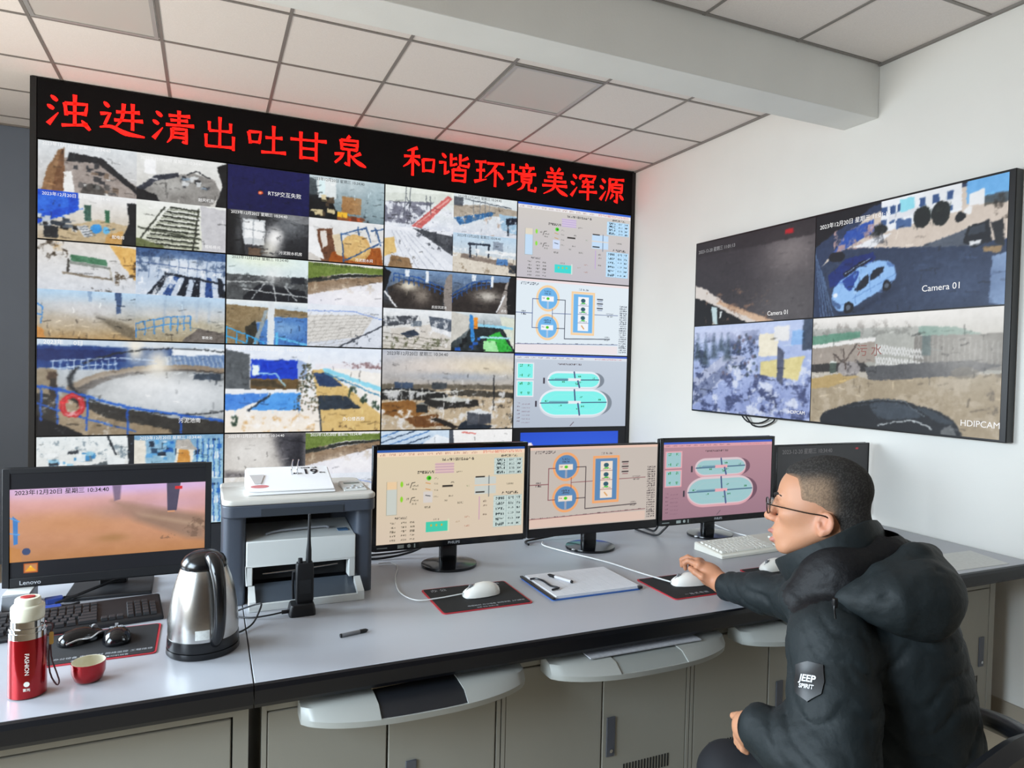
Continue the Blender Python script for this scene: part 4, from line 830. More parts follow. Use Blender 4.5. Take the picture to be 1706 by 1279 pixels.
for ch, cx in zip('浊进清出吐甘泉和谐环境美浑源', CXS):
    mb = MB(); S = .262 if ch not in '出' else .235
    for sdef in CH[ch]:
        kd, *pp = sdef.split()
        stroke(mb, kd, [tuple(map(float, q.split(','))) for q in pp], lambda x: cx-1.18+(x-50)/100*S, lambda y: .186+(50-y)/100*.235, S)
    obj('character', mb, red_lit, sg)

# ---------------------------------------------------------------- television on the right wall
tv = thing('television', 'large black television with four camera views on the right wall', 'television', (XR, 3.05, 1.262))
TX = lambda y: y-3.05
# the picture, seen from the room, runs from y=4.15 (left) to y=1.955 (right)
Y0, Y1, HT = 4.155, 1.94, 1.238
obj('housing', MB().box(-.055, TX(Y1), 0, -.004, TX(Y0), HT), bezel_m, tv, bevel=.004)
obj('wall_bracket', MB().box(-.02, -.4, .3, -.001, .4, .9), black_m, tv)
ym = 3.05; zm = .61
sx = -.0565
def tvs(pic, ya, yb, z0, z1): return screen(pic, (sx, TX(ya), z0), (0, yb-ya, 0), (0, 0, z1-z0), tv)
a_ = tvs(photo(tv1(), .35).a, Y0-.012, ym+.003, zm+.02, HT-.012); b_ = tvs(photo(tv2(), .45).a, ym-.003, Y1+.03, zm+.02, HT-.012)
c_ = tvs(photo(tv3(), 1.).a, Y0-.012, ym+.003, .012, zm+.012); d_ = tvs(photo(tv4(), .5).a, ym-.003, Y1+.03, .012, zm+.012)
def tvt(par, body, y, z, size, m=white_lit, bold=0., lab='caption'): return text(lab, body, size, m, (sx-.0006, TX(y), z), (0, -1, 0), (0, 0, 1), par, ext=.0002, align='LEFT', bold=bold)
grey_lit = lit('grey_screen_text', 0x9a9a9c)
tvt(a_, '2023-12-20 星期三 11:01:13', 4.12, 1.165, .033, grey_lit)
tvt(a_, 'Camera 01', 3.42, .675, .04)
tvt(b_, '2023年12月20日 星期三 11:01:15', 3.02, 1.155, .033)
tvt(b_, 'Camera 01', 2.37, .735, .045)
tvt(c_, 'HDIPCAM', 3.22, .055, .03)
tvt(d_, 'HDIPCAM', 2.15, .075, .042)
tvt(d_, '污 水', 2.74, .425, .07, lit('faded_red_sign_paint', 0x8f5f58))
# power leads hanging below the television
mb = MB().tube([(XR-.03, 3.66, 1.27), (XR-.028, 3.6, 1.225), (XR-.025, 3.5, 1.222), (XR-.028, 3.42, 1.25), (XR-.03, 3.4, 1.27)], .005)
mb.tube([(XR-.03, 3.62, 1.27), (XR-.02, 3.56, 1.205), (XR-.02, 3.47, 1.203), (XR-.02, 3.38, 1.24), (XR-.025, 3.36, 1.27)], .005)
tag(obj('power_cable', mb, dark_m, smooth=True), 'black leads looping out under the lower edge of the wall television', 'cable')

# ---------------------------------------------------------------- desk
top_m = mat('light_grey_laminate', 0xa8aab0, .32, var=.02, vscale=5, spec=.4)
edge_m = mat('black_edge_band', 0x0a0b11, .38)
steel_m = mat('warm_grey_painted_steel', 0x97948a, .5, var=.04, vscale=2.5, stretch=(1, 1, .4))
gap_m = mat('dark_recess', 0x17171a, .8)
TZ, DF, DB = .75, 1.81, 2.955
def worktop(x0, x1, label):
    t = thing('worktop', label, 'worktop', ((x0+x1)/2, (DF+DB)/2, TZ-.062), group='console worktops')
    h = (x1-x0)/2; d = (DB-DF)/2
    obj('top_board', MB().box(-h, -d+.012, .002, h, d, .062), top_m, t, bevel=.0015)
    pr = [(-d+.0121, 0), (-d+.004, .002), (-d, .012), (-d, .046), (-d+.004, .058), (-d+.0121, .0615)]
    obj('edge_band', MB().prism(pr, -h, h, 'x'), edge_m, t)
    return t
worktop(-1.75, .1155, 'light grey worktop with black edge under the kettle and leftmost monitor')
worktop(.1185, 3.335, 'long light grey worktop with black edge under the printer and the row of four monitors')
KF = 1.90
handle_m = mat('grey_recessed_handle', 0x5c5f68, .4, metal=.3)
slot_m = mat('vent_slot_black', 0x121212, .8)
CT = TZ-.096
def cabinet(x0, x1, doors, label, post_l=.012, post_r=.012):
    t = thing('console_cabinet', label, 'cabinet', ((x0+x1)/2, KF+.4, 0), group='steel cabinets under the worktops')
    cx, cy = (x0+x1)/2, KF+.4
    b = MB()
    b.box(x0-cx, KF+.03-cy, .06, x1-cx, KF+.8-cy, CT)
    for xa, xb in ((x0, x0+post_l), (x1-post_r, x1)): b.box(xa-cx, KF-cy, .06, xb-cx, KF+.03-cy, CT)
    b.box(x0+post_l-cx, KF+.002-cy, CT-.02, x1-post_r-cx, KF+.03-cy, CT)
    obj('body', b, steel_m, t)
    obj('plinth', MB().box(x0+.01-cx, KF+.04-cy, 0, x1-.01-cx, KF+.78-cy, .059), gap_m, t)
    obj('door_gap', MB().box(x0+post_l-cx, KF+.022-cy, .07, x1-post_r-cx, KF+.0299-cy, CT-.021), gap_m, t)
    for (a, c, hx, vents) in doors:
        d = obj('door', MB().box(a-cx, KF+.001-cy, .075, c-cx, KF+.021-cy, CT-.024), steel_m, t, bevel=.003)
        if hx is not None:
            hb = MB().box(hx-.016-cx, KF-.004-cy, .29, hx+.016-cx, KF+.001-cy, .42)
            obj('handle', hb, handle_m, d, bevel=.0015)
            obj('lock', MB().lathe([(.0, 0), (.006, 0), (.006, .004), (0, .004)], 14).xform(Matrix.Translation((hx-cx, KF-.004-cy, .31)) @ Matrix.Rotation(PI/2, 4, 'X')), mat('chrome', 0xd8d8da, .15, metal=1.), d)
        if vents is not None:
            vb = MB()
            for k in range(16): vb.box(vents+.0118*k-cx, KF-.0005-cy, .208, vents+.0118*k+.0048-cx, KF+.0009-cy, .252); vb.box(vents+.0118*k-cx, KF-.0005-cy, .145, vents+.0118*k+.0048-cx, KF+.0009-cy, .19)
            obj('vent_slots', vb, slot_m, d)
    return t
cabinet(-1.7, .110, [(-1.69, -.82, None, None), (-.815, .068, None, None)], 'pale steel cabinet front below the kettle, at the lower left corner', post_r=.038)
cabinet(.143, .828, [(.157, .478, None, None), (.483, .812, .55, None)], 'steel cabinet below the first keyboard tray, left of the pale tray with papers')
cabinet(.832, 1.539, [(.846, 1.187, None, None), (1.192, 1.525, 1.222, 1.275)], 'steel cabinet with a vented right door, below the tray with papers')
cabinet(1.543, 2.25, [(1.559, 1.894, None, 1.63), (1.899, 2.236, 1.95, None)], 'steel cabinet directly beside the seated man\'s knee and near sleeve')
cabinet(2.27, 3.205, [(2.284, 2.715, None, None), (2.72, 3.168, 3.12, 2.92)], 'steel cabinet below the right end of the worktop, behind the man\'s back', post_r=.036)
# keyboard trays under the worktop
tray_m = mat('light_grey_moulded_plastic', 0x9fa09b, .4)
tray_d = mat('black_tray_insert', 0x16181d, .45)
tray_g = mat('grey_ribbed_insert', 0x8d908c, .35)
def tray(x0, x1, ins, label):
    w_ = (x1-x0)/2; zb = .682
    t = thing('keyboard_tray', label, 'keyboard tray', ((x0+x1)/2, 1.86, zb), group='keyboard trays under the worktop')
    B = lambda s: .012+.085*max(0., 1-abs(2*s-1)**2.6)**.75
    def sec(s, lift=0.):
        x = -w_+2*w_*s; b = B(s)+lift; drop = -.012
        return [(x, .03, drop), (x, .0-.35*b, drop), (x, -.02-.75*b, drop-.006), (x, -.032-b, drop-.03), (x, -.028-b, drop-.047), (x, .0-.6*b, drop-.05), (x, .03, drop-.05)]
    n = 40; i0, i1 = int(.31*n), int(.69*n)
    f = MB()
    f.loft([sec(i/n) for i in range(0, i0+1)]); f.loft([sec(i/n) for i in range(i1, n+1)])
    f.loft([[(p[0], p[1], p[2]) for p in sec(i/n)[3:]]+[(sec(i/n)[5][0], sec(i/n)[5][1]+.01, sec(i/n)[5][2]+.012)] for i in range(i0, i1+1)])
    obj('front_moulding', f, tray_m, t, smooth=True)
    g_ = MB()
    g_.loft([[(p[0], p[1]+.004, p[2]-.003) for p in sec(i/n)[:4]]+[(sec(i/n)[3][0], sec(i/n)[3][1]+.012, sec(i/n)[3][2]-.004), (sec(i/n)[0][0], .034, sec(i/n)[0][2]-.03)] for i in range(i0, i1+1)])
    obj('centre_insert', g_, ins, t, smooth=True)
    obj('tray_board', MB().box(-w_+.02, .031, -.024, w_-.02, .45, -.014), tray_d, t)
    r = MB()
    for s_ in (-1, 1): r.box(s_*(w_-.02)-.006, .032, -.0135, s_*(w_-.02)+.006, .45, .0045)
    obj('slide_rail', r, dark_m, t)
    return t
tray(.232, .868, tray_d, 'grey keyboard tray with a black centre, nearest the kettle')
tray(.955, 1.615, tray_g, 'pale keyboard tray holding papers, between the other two trays')
tray(1.69, 2.33, tray_g, 'grey keyboard tray partly hidden behind the man\'s near shoulder')
paper_m = mat('white_paper', 0xdcdde2, .8, var=.03, vscale=30)
news_m = mat('printed_grey_paper', 0xb4b4b8, .8, var=.12, vscale=90)
tag(obj('paper', MB().box(1.08, 1.80, .6715, 1.50, 2.1, .675), news_m), 'printed sheets lying in the pale middle keyboard tray', 'paper')
tag(obj('pencil', MB().tube([(.42, 1.85, .673), (.78, 1.875, .673)], .0035), mat('yellowed_wood', 0xb7a98c, .5)), 'thin pale stick lying along the leftmost keyboard tray', 'stick')
# ---------------------------------------------------------------- monitors on the desk
gloss_m = mat('gloss_black_plastic', 0x0d0e11, .14)
logo_m = mat('pale_logo_print', 0xb9bcc2, .4)
def monitor(label, x0, x1, z0, z1, Y, pic, scr, base, logo=None, stand='round', osd=False, tiltz=0., chin=gloss_m):
    bx_, by_ = base
    t = thing('monitor', label, 'monitor', (bx_, by_, TZ), group='desk monitors')
    X = lambda x: x-bx_
    Z = lambda z: z-TZ
    yf = Y-by_
    sx0, sx1, sz0, sz1 = scr
    b = MB()
    b.box(X(x0), yf, Z(z0), X(sx0), yf+.022, Z(z1)).box(X(sx1), yf, Z(z0), X(x1), yf+.022, Z(z1)).box(X(sx0), yf, Z(sz1), X(sx1), yf+.022, Z(z1)).box(X(sx0), yf, Z(z0), X(sx1), yf+.022, Z(sz0))
    fr_ = obj('bezel', b, chin, t, bevel=.0015)
    b = MB(); h = z1-z0; w_ = x1-x0
    b.loft([[(X(x0)+a, yf+.0225, Z(z0)+a), (X(x1)-a, yf+.0225, Z(z0)+a), (X(x1)-a, yf+.0225, Z(z1)-a), (X(x0)+a, yf+.0225, Z(z1)-a)] if k == 0 else [(X(x0)+a, yf+k, Z(z0)+a), (X(x1)-a, yf+k, Z(z0)+a), (X(x1)-a, yf+k, Z(z1)-a), (X(x0)+a, yf+k, Z(z1)-a)] for a, k in ((.001, 0), (.004, .03), (.05, .042), (.12, .05))])
    obj('back_cover', b, dark_m, t)
    s = screen(pic, (X(sx0), yf+.003, Z(sz0)), (sx1-sx0, 0, 0), (0, 0, sz1-sz0), t)
    if stand == 'round':
        n_ = MB().prism(rrect(-.036, .0, .036, .035, .012), .013, Z(z0)+.12, 'z')
        obj('neck', n_, gloss_m, t, bevel=.001)
        obj('base', MB().lathe([(.0, 0), (.112, 0), (.114, .004), (.112, .011), (.06, .0165), (.0, .018)], 56, sx=1.0, sy=.92), gloss_m, t, smooth=True)
    else:
        obj('neck', MB().prism([(-.04, .03), (.04, .03), (.045, .055), (-.045, .055)], .012, Z(z0)+.14, 'z'), dark_m, t, bevel=.003)
        obj('base', MB().prism([(-.13, -.1), (.13, -.1), (.125, .11), (-.125, .11)], 0, .013, 'z'), dark_m, t, bevel=.004)
    if logo:
        body, lx, lz, ls = logo
        text('logo', body, ls, logo_m, (X(lx), yf-.0004, Z(lz)), (1, 0, 0), (0, 0, 1), fr_, align='CENTER', sx=1.05, bold=.01)
    if osd:
        st = obj('feature_sticker', MB().box(X(x0)+.004, yf-.0012, Z(z0)+.003, X(x0)+.185, yf-.0002, Z(sz0)-.001), mat('dark_sticker', 0x0a1218, .3), fr_)
        k = MB()
        k.lathe([(0, 0), (.007, 0), (.007, .0008), (0, .0008)], 18).xform(Matrix.Translation((X(x0)+.145, yf-.0013, (Z(z0)+Z(sz0))/2+.001)) @ Matrix.Rotation(PI/2, 4, 'X'))
        k.box(X(x0)+.1, yf-.002, (Z(z0)+Z(sz0))/2-.006, X(x0)+.125, yf-.0013, (Z(z0)+Z(sz0))/2+.007)
        k.box(X(x0)+.165, yf-.002, (Z(z0)+Z(sz0))/2-.007, X(x0)+.17, yf-.0013, (Z(z0)+Z(sz0))/2+.008)
        k.box(X(x0)+.02, yf-.002, (Z(z0)+Z(sz0))/2-.002, X(x0)+.06, yf-.0013, (Z(z0)+Z(sz0))/2+.001)
        obj('sticker_icons', k, mat('pale_icon_print', 0xb9c6c4, .4), st)
    return t, s
monitor('black monitor with a cream flow chart, beside the printer', .577, 1.222, .845, 1.248, 2.58, scada(0xdccdae, 0xd6c4b0, (1., .93, .85)).a, (.593, 1.208, .869, 1.23), (.906, 2.635), ('PHILIPS', .905, .857, .015), osd=True)
monitor('black monitor showing two blue circles and a blue tank on grey', 1.238, 1.892, .84, 1.226, 2.6, circles(0xc4b9b0, 0xeec6b4, 0xf0a468, 0x5a86b4, 0xecdccc, 0x7c3c44, 0x33272c).a, (1.243, 1.887, .876, 1.22), (1.592, 2.683), None, chin=mat('black_plastic_chin', 0x18181c, .3))
monitor('black monitor with pink picture of two oval tanks, left of the man\'s face', 1.9, 2.588, .842, 1.243, 2.6, tanks(0xb58a94, 0x9a7684, 0x9cc4c8, 0xd8c4ca, 0xd9a4ac, 0x6a4a5a, 0xe6a8b0).a, (1.92, 2.572, .868, 1.226), (2.28, 2.698), ('PHILIPS', 2.245, .856, .014), osd=True)
_, s4 = monitor('monitor with an almost dark screen behind the man\'s head', 2.635, 3.296, .803, 1.19, 2.63, dark_pic().a, (2.641, 3.29, .83, 1.184), (2.96, 2.72), None)
text('caption', '2023-12-20 星期三 10:34:40', .03, lit('dim_grey_screen_text', 0x6a6a6c), (-.29, -.0885, .405), (1, 0, 0), (0, 0, 1), s4, ext=.0002, align='LEFT')
_l = lenovo_pic()
lp = P_(SW, 182, 0x0d0e12, None, 61); lp.a[28:28+126] = _l.a[np.linspace(0, SH-1, 126).astype(int)]
lp.rect(.068,.865,.135,.955,0xc8641c).rect(.074,.875,.129,.945,0xb89a7a,.6).poly([(.075,.94),(.1,.885),(.128,.94)], 0xf2a81c).poly([(.095,.9),(.1,.885),(.108,.905)], 0xf6e05a)
mlen, sl = monitor('black monitor with an orange muddy view, behind the kettle and red flask', -.597, .021, .805, 1.192, 2.68, lp.a, (-.577, .001, .835, 1.176), (-.294, 2.745), ('Lenovo', -.52, .818, .019), stand='square', chin=dark_m)
text('caption', '2023年12月20日 星期三 10:34:40', .019, mat('dark_caption', 0x000000, .6, emit=0x2c2226), (-.27, -.0625, .362), (1, 0, 0), (0, 0, 1), sl, ext=.0002, align='LEFT', bold=.01)

# ---------------------------------------------------------------- keyboards, mice, pads
def keyboard(label, loc, rz, body_m, key_m, w_=.50, d=.175, h=.028, group=None):
    t = thing('keyboard', label, 'keyboard', loc, rz)
    zt = lambda y: h*.62+h*.5*(y+d/2)/d
    b = MB().loft([[(-w_/2, -d/2, 0), (w_/2, -d/2, 0), (w_/2, d/2, 0), (-w_/2, d/2, 0)], [(-w_/2, -d/2, zt(-d/2)-.006), (w_/2, -d/2, zt(-d/2)-.006), (w_/2, d/2, zt(d/2)-.002), (-w_/2, d/2, zt(d/2)-.002)], [(-w_/2+.006, -d/2+.006, zt(-d/2)-.002), (w_/2-.006, -d/2+.006, zt(-d/2)-.002), (w_/2-.006, d/2-.006, zt(d/2)+.001), (-w_/2+.006, d/2-.006, zt(d/2)+.001)]])
    obj('case', b, body_m, t, bevel=.003)
    kp = .0208; sy = .0225
    rows = [[(i*kp, 1) for i in range(15)]]*3+[[(0, 1.6)]+[((i+1.7)*kp, 1) for i in range(11)]+[(12.8*kp, 2.2)], [(0, 2.2)]+[((i+2.3)*kp, 1) for i in range(10)]+[(12.4*kp, 2.6)], [(0, 1.3), (1.4*kp, 1.3), (2.8*kp, 1.3), (4.2*kp, 5.4), (9.7*kp, 1.3), (11.1*kp, 1.3), (12.5*kp, 2.5)]]
    n = 0
    def key(x, y, kw, kh=1.):
        z = zt(y)-.001; a, c = kw*kp-.0028, kh*sy-.0034
        k = MB().loft([[(x, y, z), (x+a, y, z), (x+a, y+c, z+.002), (x, y+c, z+.002)], [(x+.002, y+.002, z+.0085), (x+a-.002, y+.002, z+.0085), (x+a-.002, y+c-.002, z+.0105), (x+.002, y+c-.002, z+.0105)]])
        obj('key', k, key_m, t)
    y0 = -d/2+.014
    for r, row in enumerate(rows[::-1]):
        for (x, kw) in row: key(-w_/2+.014+x, y0+sy*r+(.006 if r == 5 else 0), kw)
    for r in range(5):
        for c in range(4):
            if (r, c) not in ((4, 3),): key(w_/2-.098+c*kp, y0+sy*r, 1)
    for c in range(3): key(w_/2-.168+c*kp, y0, 1)
    return t
white_pl = mat('ivory_white_plastic', 0xe9e7dc, .35)
white_key = mat('white_keycap', 0xefeee6, .4)
black_key = mat('black_keycap', 0x222326, .5)
keyboard('black keyboard under the leftmost monitor, behind the red flask', (-.372, 2.43, TZ), math.radians(7), dark_m, black_key)
keyboard('white keyboard below the pink monitor, in front of the man\'s face', (2.28, 2.425, TZ), math.radians(3), white_pl, white_key, h=.032)
pad_m = mat('black_rubber_mat', 0x0e0f12, .8, var=.1, vscale=60)
pad_print = mat('pale_pad_print', 0x9a9ca0, .7)
def pad(label, x0, x1, y0, y1, edge, lines=(), z=TZ, group='mouse mats'):
    cx, cy = (x0+x1)/2, (y0+y1)/2
    t = thing('mouse_mat', label, 'mouse mat', (cx, cy, z), group=group)
    w_, d = (x1-x0)/2, (y1-y0)/2
    obj('edge_stitching', MB().prism(rrect(-w_, -d, w_, d, .012), 0, .0028, 'z'), edge, t)
    s = obj('surface', MB().prism(rrect(-w_+.006, -d+.006, w_-.006, d-.006, .009), .0029, .004, 'z'), pad_m, t)
    for (body, u, v, size, al) in lines: text('print', body, size, pad_print, (-w_+2*w_*u, -d+2*d*v, .0041), (1, 0, 0), (0, 1, 0), s, ext=.0001, align=al, lift=.0002)
    return t
red_e = mat('red_stitched_edge', 0xb52a36, .6)
pad('black mouse mat with red edge between the red flask and the kettle', -.455, -.118, 2.102, 2.338, red_e, (('办公设备 电脑耗材 网络监控 工程维修', .97, .15, .014, 'RIGHT'), ('办公家具 打印机复印机销售', .8, .055, .011, 'RIGHT')))
pad('black mouse mat with red edge in front of the cream monitor', .709, 1.033, 2.109, 2.365, red_e, (('办 公', .08, .87, .026, 'LEFT'), ('电脑', .9, .9, .016, 'RIGHT'), ('电脑耗材 办公设备 监控安防 上门维修', .95, .14, .0125, 'RIGHT'), ('销售 安装 网络工程', .5, .06, .009, 'CENTER')))
pad('black mouse mat with red edge under the man\'s hand', 1.516, 1.842, 1.962, 2.207, red_e, (('一 站 式 电 脑', .2, .12, .017, 'LEFT'), ('办公设备', .72, .12, .011, 'LEFT')))
pad('red-edged mouse mat mostly hidden behind the man\'s collar', 1.99, 2.29, 1.93, 2.172, red_e)
def mouse_shape(L=.138, Wd=.074, H=.042):
    mb = MB(); rings = []
    N = 22
    prof = [(-1, .0, .1), (-.985, .30, .35), (-.93, .56, .55), (-.8, .78, .74), (-.55, .93, .92), (-.2, .99, 1.), (.15, .98, .97), (.5, .92, .8), (.8, .76, .58), (.93, .58, .44), (.985, .34, .3), (1, .0, .1)]
    for x, wv, hv in prof:
        r = []
        for j in range(N):
            a = PI*j/(N-1); yy = -math.cos(a); zz = math.sin(a)**.75
            r.append((x*L/2, yy*wv*Wd/2*(1-.12*zz), .002+zz*hv*H))
        rings.append(r)
    return mb.loft([[*r, *[(p[0], p[1]*.9, 0.0) for p in (r[-1], r[0])]] for r in rings])
def mouse(label, x, y, rz, m, m2, z=TZ+.0042, L=.138, Wd=.074, H=.042, group=None, wheel=True):
    t = thing('computer_mouse', label, 'computer mouse', (x, y, z), rz, group)
    obj('shell', mouse_shape(L, Wd, H), m, t, smooth=True)
    g_ = MB().tube([(L*.48, 0, H*.30), (L*.38, 0, H*.70), (L*.2, 0, H*.985)], .0011, 6, 3)
    obj('button_split', g_, m2, t)
    if wheel: obj('wheel', MB().lathe([(0, -.004), (.008, -.004), (.008, .004), (0, .004)], 20).xform(Matrix.Translation((L*.3, 0, H*.80)) @ Matrix.Rotation(PI/2, 4, 'X')), m2, t, smooth=True)
    return t
mw = mat('white_mouse_plastic', 0xefede6, .3)
md = mat('mid_grey_rubber', 0x7a7a7c, .6)
mouse('white wired mouse on the mat in front of the cream monitor', .893, 2.243, PI+.12, mw, md)
mouse('white wired mouse under the man\'s hand', 1.672, 2.088, PI-.15, mw, md)
mouse('white mouse behind the man\'s raised collar', 2.135, 2.128, PI+.1, mw, md)
bm1 = mouse('black mouse with a silver side curve, beside the red flask', -.318, 2.262, .55, gloss_m, md, L=.118, Wd=.068, H=.036)
obj('side_trim', MB().tube([(-.05, -.028, .01), (-.02, -.0345, .017), (.01, -.033, .012), (.035, -.029, .02), (.055, -.016, .014)], .003, 8), mat('satin_silver', 0xc0c2c4, .3, metal=.8), bm1, smooth=True)
bm2 = mouse('plain black mouse with pale print, nearer the kettle', -.226, 2.235, PI/2+.12, gloss_m, md, L=.112, Wd=.074, H=.036)
text('print', '新贵', .018, pad_print, (.0, 0, .0368), (0, -1, 0), (1, 0, 0), bm2, ext=.0002, lift=.0004)

# ---------------------------------------------------------------- flask, cup, kettle
red_m = mat('red_metallic_lacquer', 0xa80a16, .22, metal=.75, coat=.6)
steel = mat('brushed_steel', 0xc9c8c5, .26, metal=1., bump=.05, bscale=30, stretch=(40, 40, .6))
cream_m = mat('cream_plastic', 0xe6e2cc, .35)
t = thing('vacuum_flask', 'red vacuum flask with cream cap at the left end of the desk', 'flask', (-.384, 1.957, TZ))
bd = obj('body', MB().lathe([(0, 0), (.034, 0), (.0395, .003), (.0395, .1), (.0385, .1405)], 48), red_m, t, smooth=True)
obj('neck_ring', MB().lathe([(.0383, .1405), (.0383, .155), (.0365, .1555), (.0365, .160), (.038, .1605), (.038, .166), (.0345, .1665), (.0345, .182), (.032, .1825), (0, .1825)], 48), mat('polished_steel', 0xdad8d4, .12, metal=1.), t, smooth=True)
cp = obj('cap', MB().lathe([(0, .1826), (.0325, .1826), (.0345, .187), (.0345, .212), (.032, .2155), (.0275, .2165), (.026, .2300), (.024, .2325), (0, .2325)], 48), cream_m, t, smooth=True)
obj('push_button', MB().lathe([(0, .2326), (.013, .2326), (.0125, .2350), (0, .2355)], 32, sx=1.2, sy=.8), mat('red_plastic', 0xb0282a, .4), cp, smooth=True)
text('print', 'FASHION', .0125, white_pl, (-.002+.008, -.0399, .085), (0, 0, -1), (1, -.0, 0), bd, align='CENTER', bold=.0)
mb = MB().lathe([(.0, 0), (.006, 0), (.006, .0006), (0, .0006)], 20).xform(Matrix.Translation((.006, -.0397, .038)) @ Matrix.Rotation(PI/2, 4, 'X'))
obj('emblem', mb, white_pl, bd)
text('print', '富光', .0075, white_pl, (.006, -.0399, .0245), (1, 0, 0), (0, 0, 1), bd, bold=.01)
strap = MB().tube([(.036, -.004, .168), (.052, -.01, .165), (.05, -.012, .145), (.045, -.014, .1), (.048, -.016, .05), (.062, -.02, .02), (.068, -.022, .028), (.062, -.02, .05), (.05, -.014, .09), (.048, -.01, .15)], .0018, 8)
obj('wrist_strap', strap, mat('dark_red_cord', 0x3a1216, .7), t, smooth=True)
obj('hang_tag', MB().prism(rrect(.046, .118, .055, .148, .003), -.017, -.014, 'y'), mat('amber_plastic', 0x8f6a2c, .4), t)
t = thing('flask_cup', 'small red cup with cream inside, on the desk right of the flask', 'cup', (-.262, 1.985, TZ))
obj('shell', MB().lathe([(0, 0), (.024, 0), (.031, .006), (.0375, .024), (.0385, .049), (.0375, .0495)], 48, caps=False), red_m, t, smooth=True)
obj('lining', MB().lathe([(.0374, .0496), (.0352, .049), (.0345, .024), (.028, .008), (0, .005)], 48, caps=False), cream_m, t, smooth=True)
kx, ky = .0, 2.098
t = thing('electric_kettle', 'stainless steel electric kettle with black handle on the left worktop', 'kettle', (kx, ky, TZ))
kb_m = mat('black_kettle_plastic', 0x0e0f12, .22)
obj('power_base', MB().lathe([(0, 0), (.092, 0), (.095, .004), (.094, .017), (.088, .0185), (0, .0185)], 64), kb_m, t, smooth=True)
obj('base_ring', MB().lathe([(0, .0190), (.0925, .0190), (.0935, .023), (.092, .046), (.0905, .0465), (0, .0465)], 64), kb_m, t, smooth=True)
kb = obj('body', MB().lathe([(0, .0468), (.0905, .0468), (.0915, .06), (.0905, .09), (.0865, .13), (.0795, .17), (.071, .20), (.061, .2275), (.0585, .2315), (0, .2315)], 72), steel, t, smooth=True)
obj('lid', MB().lathe([(0, .2318), (.0595, .2318), (.0605, .236), (.058, .248), (.05, .2605), (.034, .271), (.015, .2755), (0, .276)], 56), kb_m, t, smooth=True)
ha = math.radians(-70)
hd = Vector((math.cos(ha), math.sin(ha), 0))
hp = [hd*r+Vector((0, 0, z)) for r, z in ((.03, .262), (.06, .264), (.088, .247), (.108, .21), (.1165, .165), (.1165, .12), (.109, .08), (.096, .055), (.084, .042))]
mb = MB().tube(hp, [.013, .018, .0185, .0165, .0155, .0155, .0155, .016, .015], 14, 4)
hh = obj('handle', mb, kb_m, t, smooth=True)
obj('lid_button', MB().prism(rrect(-.007, -.013, .007, .013, .006), 0, .004, 'z').xform(Matrix.Translation(hd*.107+Vector((0, 0, .2355))) @ Matrix.Rotation(ha, 4, 'Z') @ Matrix.Rotation(math.radians(58), 4, 'Y')), mat('dark_grey_button', 0x2c2e33, .25), hh)
sp_d = Vector((-math.cos(ha), -math.sin(ha), 0)); side = Vector((-sp_d.y, sp_d.x, 0))
mb = MB()
mb.loft([[sp_d*r+side*s_+Vector((0, 0, z)) for r, s_, z in ((.055, -.024, zz), (.055+o_, -.006, zz+.002), (.055+o_, .006, zz+.002), (.055, .024, zz))] for zz, o_ in ((.185, .014), (.205, .026), (.23, .04))])
obj('spout', mb, steel, t)
stk = MB(); sa = math.radians(-92)
for k in range(6):
    a0, a1 = sa-.19+.065*k, sa-.19+.065*(k+1)
    stk.loft([[(.0915*math.cos(a), .0915*math.sin(a), .056), (.0925*math.cos(a), .0925*math.sin(a), .056), (.0922*math.cos(a), .0922*math.sin(a), .081), (.091*math.cos(a), .091*math.sin(a), .081)] for a in (a0, a1)])
obj('label_sticker', stk, mat('torn_paper_label', 0xd8dad6, .7, var=.1, vscale=120), kb)

# ---------------------------------------------------------------- printer with the calendar
pd = mat('slate_grey_plastic', 0x454b56, .45, var=.03, vscale=30)
pl = mat('light_grey_plastic', 0xd6d8d5, .4)
pb = mat('pale_beige_plastic', 0xcfcbc2, .4)
px0, px1, pf, pbk = .055, .548, 2.42, 2.79
t = thing('printer', 'grey and white laser printer with scanner lid on the desk', 'printer', ((px0+px1)/2, pf, TZ+.001))
hw = (px1-px0)/2
cl = MB().prism(rrect(-hw, 0, -hw+.07, .36, .02), 0, .29, 'z')
obj('side_column', cl, pd, t, smooth=True)
obj('side_column', MB().prism(rrect(hw-.062, .01, hw, .36, .02), 0, .29, 'z'), pd, t, smooth=True)
obj('rear_housing', MB().box(-hw+.071, .2, 0, hw-.063, .36, .29), pd, t)
obj('scanner_deck', MB().prism(rrect(-hw-.004, -.012, hw+.006, .37, .035, 8), .291, .331, 'z'), pd, t, bevel=.004)
obj('deck_front_recess', MB().box(-hw+.115, -.0145, .293, hw-.11, -.012, .318), mat('dark_slate_plastic', 0x33383f, .5), t)
obj('scanner_lid', MB().prism(rrect(-hw-.005, -.014, hw+.007, .37, .037, 8), .3315, .350, 'z'), pb, t, bevel=.006, seg=3)
cpn = obj('control_panel', MB().loft([[(hw-.095, .06, .3505), (hw-.01, .06, .3505), (hw-.01, .19, .3505), (hw-.095, .19, .3505)], [(hw-.093, .065, .354), (hw-.012, .065, .354), (hw-.012, .185, .366), (hw-.093, .185, .366)]]), pl, t, bevel=.002)
obj('display_window', MB().box(-.028, -.008, 0, .028, .008, .0015).xform(Matrix.Translation((hw-.053, .15, .3628)) @ Matrix.Rotation(.1, 4, 'X')), mat('green_grey_display', 0x6f7a72, .2), cpn)
